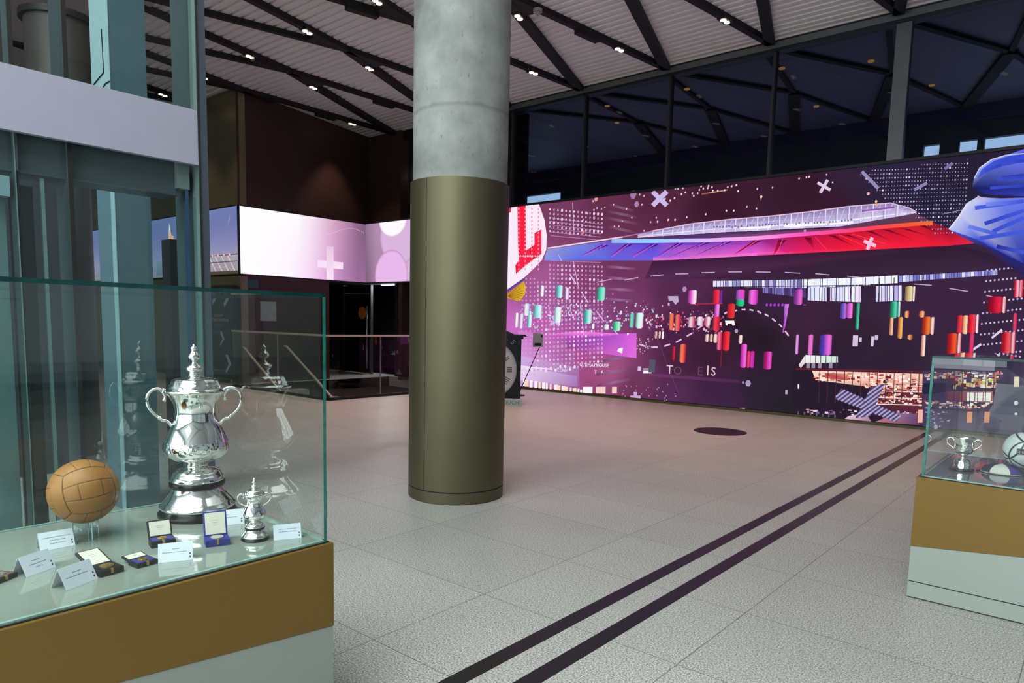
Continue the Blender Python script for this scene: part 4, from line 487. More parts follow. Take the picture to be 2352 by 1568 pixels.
(1922,1,174,3020,819,9,0,0,-12,-9,1),(1923,1,173,2548,844,17,0,0,-21,-16,1),(1924,1,175,2981,766,19,0,0,-23,-17,2),(1925,1,173,3048,812,18,0,1,-23,-18,2),(1926,1,174,3220,844,17,0,0,-22,-15,2),(1927,1,2,2979,907,18,1,1,-23,-17,2),(1928,1,2,2757,763,21,1,0,-27,-20,2),(1929,1,173,3034,825,18,0,0,-22,-17,2),(1930,1,176,3106,828,19,0,0,-24,-17,2),(1931,1,174,2670,847,15,0,0,-18,-14,1),(1932,1,174,3212,803,6,0,0,-9,-6,1),(1933,1,175,3134,789,19,1,1,-26,-19,2),(1934,1,174,2836,892,8,0,0,-10,-8,1),(1935,1,175,3049,789,19,1,0,-25,-18,2),(1936,1,175,3134,892,7,0,0,-8,-6,1),(1937,1,175,3002,699,13,0,0,-17,-13,2),(1938,1,173,2994,845,13,1,0,-17,-12,1),(1939,1,177,2953,760,13,0,0,-17,-12,2),(1940,1,173,2751,777,8,0,0,-10,-8,1),(1941,1,176,2666,759,15,0,0,-19,-14,2),(1942,1,177,2607,843,17,0,0,-22,-16,2),(1943,1,176,2819,762,11,0,0,-15,-11,1),(1944,1,2,2804,842,10,0,0,-12,-10,1),(1945,1,2,3208,767,11,0,0,-13,-10,1),(1946,1,176,3137,824,15,0,0,-19,-14,2),(1947,1,176,2835,694,8,1,0,-11,-8,1),(1948,1,173,2879,802,19,0,0,-23,-18,2),(1949,1,2,3092,884,17,0,1,-21,-16,2),(1950,1,173,3035,957,8,0,0,-11,-8,1),(1951,1,173,3047,741,13,0,0,-16,-12,1),(1952,1,174,2807,770,17,0,0,-20,-16,1),(1953,1,174,3064,716,7,0,0,-9,-7,1),(1954,1,177,2911,849,12,0,0,-15,-11,1),(1955,1,175,2558,758,15,0,0,-19,-14,1),(1956,1,176,2760,882,15,0,0,-18,-14,2),(1957,1,176,3091,812,11,0,0,-14,-10,1),(1958,1,173,2512,818,23,1,0,-27,-21,2),(1959,1,175,2625,870,7,0,0,-9,-7,1),(1960,1,173,2650,845,16,0,0,-20,-15,2),(1961,1,2,3014,805,6,1,0,-9,-6,1),(1962,1,174,3282,720,15,0,0,-20,-14,2),(1963,1,173,3014,964,12,0,0,-15,-11,1),(1964,1,175,2775,800,20,0,0,-24,-19,2),(1965,1,2,3165,799,8,0,0,-10,-8,0),(1966,1,173,3147,862,7,0,0,-9,-6,1),(1967,1,173,3099,789,7,0,0,-9,-6,0),(1968,1,173,3274,773,16,0,1,-22,-16,2),(1969,1,176,3265,796,20,0,0,-25,-18,2),(1970,1,175,3011,765,20,1,0,-26,-19,2),(1971,1,175,2598,808,13,0,0,-16,-12,1),(1972,1,2,2732,748,10,0,0,-12,-10,1),(1973,1,173,2878,766,18,0,0,-23,-17,2),(1974,1,2,2541,875,11,0,0,-14,-11,2),(1975,1,173,2887,888,18,0,0,-22,-17,2),(1976,1,175,2827,839,18,0,0,-22,-17,2),(1977,1,177,2936,829,11,0,0,-13,-10,1),(1978,1,2,2546,722,21,0,0,-24,-20,1),(1979,1,177,2758,850,21,1,0,-27,-20,2),(1980,1,2,3199,845,7,0,0,-10,-7,1),(1981,1,173,3047,899,8,0,0,-10,-7,0),(1982,1,174,2649,749,9,0,0,-12,-9,1),(1983,1,174,3016,845,13,1,0,-16,-12,1),(1984,1,175,3168,903,12,0,0,-15,-11,1),(1985,1,2,3147,834,19,0,0,-24,-17,2),(1986,1,173,3098,783,12,0,0,-16,-12,1),
(1987,1,2,2619,816,13,0,0,-16,-13,1),(1988,1,176,2511,784,16,0,0,-20,-15,2),(1989,1,174,2972,871,10,0,0,-13,-10,1),(1990,1,176,3138,771,18,0,1,-23,-18,1),(1991,1,173,2693,780,9,0,0,-10,-8,0),(1992,1,174,3216,847,16,0,1,-21,-16,1),(1993,1,175,2819,827,20,0,0,-25,-18,2),(1994,1,177,3006,731,11,0,0,-13,-10,1),(1995,1,176,3120,865,15,0,0,-19,-14,2),(1996,1,2,2761,849,12,0,0,-15,-12,1),(1997,1,177,3275,798,15,0,1,-21,-15,2),(1998,1,176,2607,857,22,0,0,-27,-21,2),(1999,1,177,2509,825,11,0,0,-14,-10,1),(2000,1,2,3274,836,14,1,1,-19,-14,2),(2001,1,176,3156,711,7,0,1,-10,-8,1),(2002,1,173,2752,779,21,1,0,-26,-20,2),(2003,1,173,2939,800,19,1,0,-24,-18,2),(2004,1,2,3178,742,18,1,0,-23,-17,2),(2005,1,173,3079,806,18,0,0,-23,-17,2),(2006,1,174,2857,773,7,0,0,-9,-7,0),(2007,1,2,2735,782,13,0,0,-16,-12,2),(2008,1,177,2844,793,16,0,0,-21,-15,2),(2009,1,177,3150,764,21,0,0,-26,-19,2),(2010,1,175,3024,823,15,0,0,-19,-14,2),(2011,1,173,2876,845,14,1,0,-17,-13,1),(2012,1,176,3000,891,8,1,0,-11,-8,1),(2013,1,175,2743,774,15,0,0,-18,-14,1),(2014,1,174,3132,726,18,1,0,-23,-16,2),(2015,1,173,2671,812,18,1,0,-22,-17,2),(2016,1,174,3109,740,20,1,0,-26,-19,2),(2017,1,177,3086,815,9,1,0,-12,-9,1),(2018,1,174,3170,833,15,0,0,-20,-14,2),(2019,1,174,3015,815,9,0,0,-11,-8,1),(2020,1,177,2771,752,12,1,0,-15,-11,1),(2021,1,174,2546,778,21,0,0,-26,-20,2),(2022,1,177,2882,760,8,1,0,-11,-8,1),(2023,1,177,3183,889,13,0,0,-17,-12,2),(2024,1,175,3232,727,18,0,0,-22,-16,1),(2025,1,173,3223,707,14,0,0,-18,-13,2),(2026,1,173,2920,826,9,0,1,-12,-10,1),(2027,1,2,3038,777,10,0,0,-13,-10,1),(2028,1,175,2864,823,18,0,0,-22,-17,2),(2029,1,177,2644,754,9,1,0,-11,-8,0),(2030,1,175,2683,843,16,0,0,-19,-15,1),(2031,1,177,2534,741,8,0,0,-10,-8,1),(2032,1,177,2670,950,15,0,0,-19,-14,2),(2033,1,174,3186,851,12,0,1,-16,-12,1),(2034,1,176,3225,753,6,0,0,-8,-5,1),(2035,4,178,179,179,178,1178,1148,17,9,-3,-118,-18,14),(2036,4,179,180,180,179,1195,1157,22,0,-3,-118,-22,0),(2037,4,180,181,181,180,1217,1157,10,-10,-4,-94,-9,-14),(2038,4,182,183,183,182,1393,1150,31,8,-3,-134,-32,14),(2039,4,183,184,184,183,1424,1158,39,0,-3,-135,-39,1),(2040,4,184,185,185,184,1463,1158,18,-10,-4,-111,-17,-14),(2041,4,186,180,180,186,1516,1125,20,9,-3,-129,-20,14),(2042,4,180,187,187,180,1536,1134,26,-1,-3,-128,-26,0),(2043,4,187,188,188,187,1562,1133,12,-9,-4,-106,-11,-13),(2044,4,189,190,190,189,1922,1124,35,8,-2,-137,-37,13),(2045,4,190,191,191,190,1957,1132,45,-1,-2,-137,-45,1),
(2046,4,191,192,192,191,2002,1131,20,-9,-3,-114,-19,-14),(2047,4,186,180,180,186,949,953,28,10,-4,-136,-29,14),(2048,4,180,193,193,180,977,963,37,0,-4,-136,-37,0),(2049,4,193,194,194,193,1014,963,17,-10,-5,-111,-16,-15),(2050,4,195,196,196,195,1087,939,43,10,-4,-144,-44,14),(2051,4,196,197,197,196,1130,949,55,0,-4,-143,-55,-1),(2052,4,197,198,198,197,1185,949,25,-10,-5,-119,-24,-14),(2053,4,199,200,200,199,1379,916,32,10,-4,-169,-33,14),(2054,4,200,180,180,200,1411,926,43,0,-4,-168,-43,-1),(2055,4,180,181,181,180,1454,926,19,-9,-5,-145,-18,-14),(2056,4,201,202,202,201,1768,891,35,9,-3,-145,-35,13),(2057,4,202,203,203,202,1803,900,44,0,-3,-144,-44,-1),(2058,4,203,204,204,203,1847,900,20,-9,-3,-121,-20,-14),(2059,4,186,180,180,186,824,850,16,10,-6,-168,-17,15),(2060,1,180,840,860,20,0,-6,-167,-20,-1),(2061,4,180,181,181,180,860,860,9,-10,-6,-142,-9,-15),(2062,4,205,206,206,205,889,841,17,10,-5,-167,-19,14),(2063,4,206,180,180,206,906,851,23,0,-5,-166,-23,-1),(2064,4,180,181,181,180,929,851,11,-10,-6,-142,-10,-14),(2065,4,207,208,208,207,1004,832,21,10,-4,-145,-23,14),(2066,4,208,180,180,208,1025,842,28,0,-4,-145,-28,0),(2067,4,180,181,181,180,1053,842,13,-9,-5,-121,-12,-15),(2068,4,209,210,210,209,2322,864,17,9,-1,-147,-18,13),(2069,4,210,211,211,210,2339,873,22,0,-1,-146,-22,-1),(2070,4,211,212,212,211,2361,873,11,-8,-3,-125,-9,-13),(2071,4,213,214,214,213,2392,865,28,9,-1,-155,-30,13),(2072,4,214,180,180,214,2420,874,38,0,-1,-154,-38,-1),(2073,4,180,181,181,180,2458,874,17,-8,-2,-132,-16,-14),(2074,4,215,216,216,215,2019,741,21,10,0,-54,-23,13),(2075,4,216,180,180,216,2040,751,29,0,-1,-53,-28,-1),(2076,4,180,181,181,180,2069,751,13,-8,-2,-31,-12,-14),(2077,4,217,218,218,217,2127,774,32,10,-1,-97,-33,12),(2078,4,218,219,219,218,2159,784,42,1,-1,-97,-42,-1),(2079,4,219,220,220,219,2201,785,19,-9,-2,-74,-18,-14),(2080,4,186,180,180,186,1868,747,13,10,-1,-55,-14,14),(2081,1,180,1881,757,17,0,-1,-54,-17,-1),(2082,4,180,181,181,180,1898,757,8,-9,-2,-32,-7,-13),(2083,4,221,222,222,221,2942,1082,30,7,0,-129,-31,12),(2084,4,222,223,223,222,2972,1089,40,0,0,-129,-40,0),(2085,4,223,224,224,223,3012,1089,18,-8,-1,-109,-17,-12),(2086,4,225,226,226,225,3188,1083,23,7,1,-130,-24,12),(2087,4,226,227,227,226,3211,1090,30,0,1,-130,-30,0),(2088,4,227,228,228,227,3241,1090,14,-8,0,-110,-13,-12),(2089,4,229,230,230,229,3256,1074,8,8,1,-118,-10,12),(2090,4,230,231,231,230,3264,1082,11,0,1,-118,-11,0),(2091,4,231,232,232,231,3275,1082,6,-8,-1,-98,-4,-12),
(2092,4,233,234,234,233,3407,1080,28,8,1,-97,-29,12),(2093,4,234,235,235,234,3435,1088,36,-1,1,-96,-36,0),(2094,4,235,236,236,235,3471,1087,16,-8,0,-76,-15,-12),(2095,4,237,238,238,237,3412,995,27,8,0,-62,-27,12),(2096,4,238,239,239,238,3439,1003,34,0,0,-62,-34,0),(2097,4,239,240,240,239,3473,1003,15,-8,0,-42,-15,-12),(2098,4,241,242,242,241,3523,1079,28,7,2,-129,-30,11),(2099,4,242,243,243,242,3551,1086,37,0,2,-129,-37,0),(2100,4,243,244,244,243,3588,1086,17,-8,0,-110,-15,-11),(2101,4,245,246,246,245,3213,952,15,8,1,-130,-17,11),(2102,4,246,247,247,246,3228,960,21,0,1,-130,-21,0),(2103,4,247,248,248,247,3249,960,10,-8,-1,-110,-8,-12),(2104,4,225,226,226,225,3333,956,25,8,1,-132,-26,11),(2105,4,226,249,249,226,3358,964,33,0,2,-132,-34,0),(2106,4,249,250,250,249,3391,964,15,-7,0,-113,-13,-12),(2107,4,251,252,252,251,3916,1078,25,7,2,-131,-26,11),(2108,4,252,253,253,252,3941,1085,32,0,3,-131,-33,0),(2109,4,253,254,254,253,3973,1085,15,-8,1,-112,-13,-11),(2110,4,255,256,256,255,2759,865,16,8,0,-162,-17,12),(2111,4,256,257,257,256,2775,873,21,0,-1,-161,-20,-1),(2112,4,257,258,258,257,2796,873,9,-8,-1,-141,-9,-12),(2113,4,259,260,260,259,2819,853,19,8,0,-157,-20,12),(2114,4,260,261,261,260,2838,861,25,1,0,-157,-25,-1),(2115,4,261,262,262,261,2863,862,11,-9,-1,-135,-10,-13),(2116,4,263,264,264,263,2956,834,24,8,0,-101,-25,11),(2117,4,264,265,265,264,2980,842,32,1,0,-102,-32,0),(2118,4,265,266,266,265,3012,843,14,-8,-1,-81,-13,-13),(2119,4,267,268,268,267,3044,835,20,9,1,-85,-22,11),(2120,4,268,269,269,268,3064,844,28,0,0,-85,-27,0),(2121,4,269,270,270,269,3092,844,12,-8,-1,-64,-11,-13),(2122,4,271,272,272,271,3113,836,22,8,0,-84,-23,12),(2123,4,272,180,180,272,3135,844,29,1,0,-84,-29,-1),(2124,4,180,181,181,180,3164,845,13,-8,-1,-64,-12,-12),(2125,4,273,274,274,273,3203,837,23,9,0,-132,-24,12),(2126,4,274,226,226,274,3226,846,30,0,1,-131,-31,-1),(2127,4,226,275,275,226,3256,846,14,-8,-1,-111,-12,-12),(2128,4,276,277,277,276,3253,699,15,9,1,-167,-16,11),(2129,4,277,278,278,277,3268,708,21,0,1,-167,-21,0),(2130,4,278,279,279,278,3289,708,10,-8,0,-146,-9,-13),(2131,4,280,281,281,280,3307,705,22,8,2,-174,-24,11),(2132,4,281,282,282,281,3329,713,30,1,1,-173,-29,-2),(2133,4,282,283,283,282,3359,714,14,-8,0,-153,-13,-12),(2134,4,284,285,285,284,3481,597,19,8,2,-211,-20,11),(2135,4,285,286,286,285,3500,605,25,1,2,-210,-25,-2),(2136,4,286,287,287,286,3525,606,12,-7,1,-191,-11,-12),(2137,4,288,289,289,288,3541,537,9,8,1,-148,-10,11),
(2138,4,289,290,290,289,3550,545,12,1,2,-148,-13,-1),(2139,4,290,291,291,290,3562,546,6,-8,1,-128,-5,-12),(2140,4,292,293,293,292,3568,538,14,8,1,-147,-14,11),(2141,4,293,294,294,293,3582,546,17,1,2,-147,-18,-1),(2142,4,294,295,295,294,3599,547,9,-7,0,-128,-7,-12),(2143,4,296,297,297,296,3689,540,25,8,2,-156,-26,10),(2144,4,297,298,298,297,3714,548,33,2,2,-156,-33,-2),(2145,4,298,299,299,298,3747,550,15,-7,1,-137,-14,-12),(2146,4,300,301,301,300,2799,549,13,9,-1,-133,-13,11),(2147,4,301,302,302,301,2812,558,16,1,0,-134,-17,0),(2148,4,302,303,303,302,2828,559,8,-8,-1,-113,-7,-13),(2149,4,255,256,256,255,2885,574,21,9,0,-178,-22,11),(2150,4,256,304,304,256,2906,583,29,1,0,-178,-29,-1),(2151,4,304,305,305,304,2935,584,13,-8,-1,-157,-12,-13),(2152,4,306,307,307,306,2609,686,10,9,-1,-68,-10,12),(2153,1,307,2619,695,13,0,-1,-68,-13,0),(2154,4,307,308,308,307,2632,695,6,-8,-2,-47,-5,-13),(2155,4,309,310,310,309,2652,687,8,9,-1,-68,-8,13),(2156,4,310,311,311,310,2660,696,10,0,0,-67,-11,-1),(2157,4,311,312,312,311,2670,696,5,-8,-1,-47,-4,-12),(2158,4,186,180,180,186,2685,688,8,9,-1,-72,-9,12),(2159,1,180,2693,697,10,0,0,-72,-11,0),(2160,4,180,181,181,180,2703,697,5,-8,-1,-51,-4,-13),(2161,4,313,314,314,313,3135,676,12,8,0,-72,-13,12),(2162,4,314,315,315,314,3147,684,15,1,0,-73,-15,0),(2163,4,315,316,316,315,3162,685,7,-8,-1,-52,-6,-13),(2164,4,317,318,318,317,3178,677,10,8,0,-72,-11,12),(2165,4,318,319,319,318,3188,685,13,1,1,-72,-14,-1),(2166,4,319,320,320,319,3201,686,7,-8,-1,-52,-5,-12),(2167,4,321,322,322,321,3216,678,13,9,0,-80,-14,11),(2168,4,322,314,314,322,3229,687,17,0,0,-80,-17,0),(2169,4,314,323,323,314,3246,687,8,-8,-1,-59,-7,-13),(2170,4,324,325,325,324,3456,678,11,8,0,-78,-12,11),(2171,4,325,326,326,325,3467,686,14,0,1,-78,-15,0),(2172,4,326,327,327,326,3481,686,7,-7,0,-59,-6,-12),(2173,4,328,329,329,328,3956,696,8,8,3,-166,-9,10),(2174,4,329,330,330,329,3964,704,12,0,3,-166,-12,0),(2175,4,330,331,331,330,3976,704,5,-7,2,-148,-4,-11),(2176,4,332,333,333,332,4060,699,13,8,3,-172,-14,11),(2177,4,333,334,334,333,4073,707,17,1,4,-172,-18,-1),(2178,4,334,335,335,334,4090,708,9,-7,2,-154,-7,-11),(2179,4,336,337,337,336,4151,702,33,8,4,-173,-35,9),(2180,4,337,338,338,337,4184,710,44,2,3,-173,-43,-2),(2181,4,338,339,339,338,4228,712,19,-7,3,-154,-19,-12),(2182,4,340,341,341,340,4755,1092,19,6,3,-116,-19,10),(2183,4,341,342,342,341,4774,1098,24,0,4,-116,-25,0),(2184,4,342,343,343,342,4798,1098,11,-7,2,-99,-9,-10),
(2185,4,344,345,345,344,4809,1091,5,7,3,-116,-6,10),(2186,4,345,346,346,345,4814,1098,6,-1,4,-115,-7,0),(2187,4,346,347,347,346,4820,1097,4,-6,2,-99,-2,-10),(2188,4,348,349,349,348,4297,961,15,7,3,-126,-17,10),(2189,4,349,350,350,349,4312,968,21,0,3,-126,-21,0),(2190,4,350,351,351,350,4333,968,10,-7,2,-108,-9,-11),(2191,4,352,353,353,352,4343,961,16,7,3,-122,-17,10),(2192,4,353,24,24,353,4359,968,21,0,3,-122,-21,0),(2193,4,24,354,354,24,4380,968,9,-7,2,-104,-8,-11),(2194,4,355,356,356,355,4415,961,9,7,5,-212,-10,10),(2195,4,356,357,357,356,4424,968,12,0,5,-212,-12,0),(2196,4,357,358,358,357,4436,968,5,-6,5,-195,-5,-11),(2197,4,359,360,360,359,4661,975,17,7,4,-132,-18,10),(2198,4,360,361,361,360,4678,982,22,0,4,-131,-22,-1),(2199,4,361,362,362,361,4700,982,10,-7,3,-114,-9,-10),(2200,4,363,364,364,363,4710,975,7,7,4,-121,-9,10),(2201,4,364,365,365,364,4717,982,9,0,4,-121,-9,0),(2202,4,365,366,366,365,4726,982,5,-7,3,-104,-4,-10),(2203,4,367,368,368,367,4667,850,8,7,5,-139,-10,10),(2204,4,368,369,369,368,4675,857,11,0,5,-139,-11,0),(2205,4,369,370,370,369,4686,857,6,-7,3,-122,-4,-10),(2206,4,371,372,372,371,4725,854,11,7,6,-168,-13,9),(2207,4,372,373,373,372,4736,861,15,0,5,-168,-14,0),(2208,4,373,374,374,373,4751,861,7,-6,4,-152,-6,-10),(2209,4,375,376,376,375,4767,902,10,6,2,-53,-12,10),(2210,4,376,377,377,376,4777,908,13,1,2,-54,-13,0),(2211,4,377,378,378,377,4790,909,7,-7,0,-37,-5,-10),(2212,4,379,380,380,379,4865,903,12,6,1,-49,-13,9),(2213,4,380,381,381,380,4877,909,15,0,2,-49,-16,0),(2214,4,381,382,382,381,4892,909,8,-6,0,-33,-6,-10),(2215,4,383,384,384,383,4889,860,19,7,5,-136,-21,10),(2216,4,384,385,385,384,4908,867,27,0,4,-135,-26,-1),(2217,4,385,386,386,385,4935,867,12,-6,3,-119,-11,-10),(2218,4,387,346,346,387,4947,857,7,7,5,-131,-9,9),(2219,4,346,388,388,346,4954,864,11,0,4,-131,-10,0),(2220,4,388,389,389,388,4965,864,5,-6,3,-115,-4,-10),(2221,4,390,391,391,390,4894,721,9,7,6,-163,-11,10),(2222,4,391,392,392,391,4903,728,13,0,6,-162,-13,-1),(2223,4,392,393,393,392,4916,728,7,-6,4,-146,-5,-10),(2224,4,394,395,395,394,5118,873,11,6,5,-132,-13,10),(2225,4,395,396,396,395,5129,879,15,0,4,-131,-14,-1),(2226,4,396,397,397,396,5144,879,7,-6,3,-115,-6,-10),(2227,4,398,399,399,398,5151,873,11,6,5,-137,-12,9),(2228,4,399,400,400,399,5162,879,14,1,6,-138,-15,0),(2229,4,400,401,401,400,5176,880,7,-7,4,-121,-5,-10),(2230,4,402,403,403,402,5183,880,17,6,6,-137,-19,10),(2231,4,403,404,404,403,5200,886,23,0,6,-136,-23,-1),
(2232,4,404,405,405,404,5223,886,11,-6,4,-120,-9,-10),(2233,4,186,180,180,186,5234,880,5,7,5,-136,-6,9),(2234,4,180,406,406,180,5239,887,7,0,6,-136,-8,0),(2235,4,406,407,407,406,5246,887,4,-7,4,-120,-2,-9),(2236,4,408,409,409,408,5064,739,22,7,6,-165,-23,8),(2237,4,409,410,410,409,5086,746,29,1,6,-165,-29,-1),(2238,4,410,411,411,410,5115,747,13,-6,5,-149,-12,-10),(2239,4,412,413,413,412,5131,741,7,7,6,-165,-8,9),(2240,4,413,414,414,413,5138,748,10,0,6,-164,-10,-1),(2241,4,414,415,415,414,5148,748,5,-6,5,-148,-4,-10),(2242,4,416,417,417,416,5205,743,9,7,6,-170,-10,10),(2243,4,417,418,418,417,5214,750,12,0,6,-169,-12,-1),(2244,4,418,419,419,418,5226,750,6,-6,5,-153,-5,-10),(2245,4,420,421,421,420,5293,1009,31,6,5,-118,-33,9),(2246,4,421,75,75,421,5324,1015,41,0,5,-118,-41,0),(2247,4,75,422,422,75,5365,1015,19,-6,3,-102,-17,-10),(2248,4,423,424,424,423,5384,1009,5,6,5,-117,-7,9),(2249,4,424,425,425,424,5389,1015,8,0,5,-117,-8,0),(2250,4,425,426,426,425,5397,1015,5,-6,3,-102,-3,-9),(2251,4,427,428,428,427,5397,758,20,7,6,-153,-21,9),(2252,4,428,429,429,428,5417,765,26,0,7,-152,-27,-1),(2253,4,429,430,430,429,5443,765,13,-6,5,-136,-11,-10),(2254,4,431,432,432,431,5456,759,7,7,7,-152,-9,9),(2255,4,432,433,433,432,5463,766,10,0,7,-151,-10,-1),(2256,4,433,434,434,433,5473,766,5,-6,6,-136,-4,-9),(2257,4,435,436,436,435,5440,1125,10,6,5,-123,-11,10),(2258,4,436,437,437,436,5450,1131,14,-1,5,-122,-14,0),(2259,4,437,438,438,437,5464,1130,6,-6,4,-106,-5,-10),(2260,4,439,440,440,439,5470,1124,9,6,5,-122,-10,10),(2261,4,440,441,441,440,5479,1130,11,0,5,-122,-11,0),(2262,4,441,275,275,441,5490,1130,5,-6,4,-107,-4,-9),(2263,4,442,443,443,442,5455,892,7,6,6,-126,-9,9),(2264,4,443,444,444,443,5462,898,10,0,6,-126,-10,0),(2265,4,444,445,445,444,5472,898,5,-6,5,-110,-4,-10),(2266,4,446,447,447,446,4799,721,12,7,1,-40,-13,10),(2267,4,447,448,448,447,4811,728,16,1,1,-40,-16,-1),(2268,4,448,449,449,448,4827,729,7,-7,0,-23,-6,-10),(2269,4,450,451,451,450,4000,946,7,8,0,-4,-8,11),(2270,1,451,4007,954,10,0,0,-4,-10,0),(2271,4,451,452,452,451,4017,954,5,-7,-1,14,-4,-11),(2277,6,454,330,455,456,456,457,3843,961,37,0,-15,-156,-13,-93,-11,7,5,93),(2278,1,458,3037,956,246,4,0,8,-247,-4),(2279,1,459,3296,542,0,-152,9,0,-1,152),(2280,1,460,3317,811,86,2,11,-39,-20,-8,-14,19,-32,-1,-8,-19,-12,7),(2281,1,461,2732,1034,105,0,12,-50,-35,-32,-34,41,-36,-8),(2282,1,462,4407,710,39,1,3,-88,-40,-1),(2283,1,462,4454,694,20,0,1,-35,-20,0),(2284,1,462,4543,707,19,0,2,-79,-19,-1),
(2285,1,462,4568,715,25,0,1,-34,-25,-1),(2286,1,463,960,114,38,3,0,-79,-38,-3),(2287,1,464,987,108,53,4,0,-79,-53,-4),(2288,1,180,1057,105,43,3,0,-78,-43,-3),(2289,1,463,1126,102,43,3,-1,-78,-42,0),(2290,1,464,1186,99,30,2,0,-74,-30,0),(2291,1,180,1236,95,39,3,0,-71,-39,0),(2292,1,180,1287,91,28,2,0,-66,-28,0),(2293,1,464,1342,87,26,2,-1,-62,-25,0),(2294,1,463,1403,84,50,4,0,-61,-50,0),(2295,1,464,1442,79,47,4,0,-56,-47,0),(2296,1,463,1504,76,45,4,0,-53,-45,0),(2297,1,464,1543,72,50,4,0,-49,-50,0),(2298,1,463,1615,70,24,2,0,-45,-24,0),(2299,1,464,1653,65,49,4,1,-42,-50,0),(2300,1,180,1717,63,24,2,0,-38,-24,0),(2301,1,463,1751,58,26,2,1,-33,-27,0),(2302,1,180,1785,89,122,9,0,-69,-121,-2),(2303,1,465,1950,101,86,7,1,-68,-86,-7),(2304,1,465,1977,104,91,7,1,-68,-91,-8),(2305,1,465,2147,117,57,4,1,-67,-58,-5),(2306,1,466,894,252,479,-11,2,15,-480,10),(2319,1,180,2207,512,50,11,-7,-62,-63,24),(2320,1,467,2497,330,92,6,0,-47,-92,-6),(2321,1,180,2498,304,97,6,0,-25,-97,-7),(2322,1,468,2437,344,39,2,1,-43,-40,-2),(2323,1,469,2625,292,8,124,-67,3,-9,-125),(2373,4,472,473,473,472,2606,253,883,1,0,28,-882,1),(2374,1,474,2473,950,422,-847,4,1,-421,848),(2375,7,475,180,476,477,180,478,479,3995,446,48,88,260,1,4,-50,-161,-12,-99,-5,-33,-47),(2376,1,480,4040,537,4,-118,5,1,-4,117),(2377,1,480,4082,539,5,-117,5,0,-4,117),(2378,1,480,4125,541,4,-116,5,0,-4,116),(2379,1,480,4166,543,5,-116,5,0,-4,116),(2380,1,480,4208,545,4,-115,6,0,-5,115),(2381,1,480,4249,547,5,-115,5,0,-5,115),(2382,1,480,4290,549,4,-114,5,0,-4,114),(2383,1,481,4058,464,28,2,1,-40,-28,-2),(2384,1,481,4101,467,28,1,1,-40,-29,-1),(2385,1,481,4153,470,28,1,1,-40,-28,-1),(2386,1,481,4239,475,28,1,1,-40,-28,-1),(2387,1,482,3972,406,981,41,-1,8,-981,-39),(2388,1,483,3944,391,165,10,26,-72,383,-18,390,-38,11,-151,-235,-95,-430,0,-287,16),(2389,5,484,485,486,487,488,4108,405,817,27,6,-157,-413,29,-376,26),(2390,1,489,4189,335,17,0,-1,-12,-17,0),(2391,1,489,4221,399,27,1,-1,-9,-27,0),(2392,1,490,4367,362,27,0,-1,-7,-27,-1),(2393,1,490,4359,359,17,0,-1,-7,-17,0),(2394,1,491,4332,400,12,0,-1,-14,-12,1),(2395,1,492,4320,338,26,1,-1,-9,-26,-1),(2396,1,491,4302,343,16,0,-1,-12,-16,0),(2397,1,493,4394,377,27,0,-2,-6,-26,-1),(2398,1,485,4259,345,11,1,-1,-19,-11,1),(2399,1,494,4161,385,19,0,-1,-11,-19,0),(2400,1,491,4121,385,33,0,-2,-7,-32,-1),(2401,1,493,4382,385,16,1,-1,-7,-16,0),(2402,1,494,4160,331,20,1,0,-16,-20,0),(2403,1,485,4351,401,17,1,-1,-10,-17,0),(2404,1,489,4488,386,22,0,-1,-7,-22,-1),
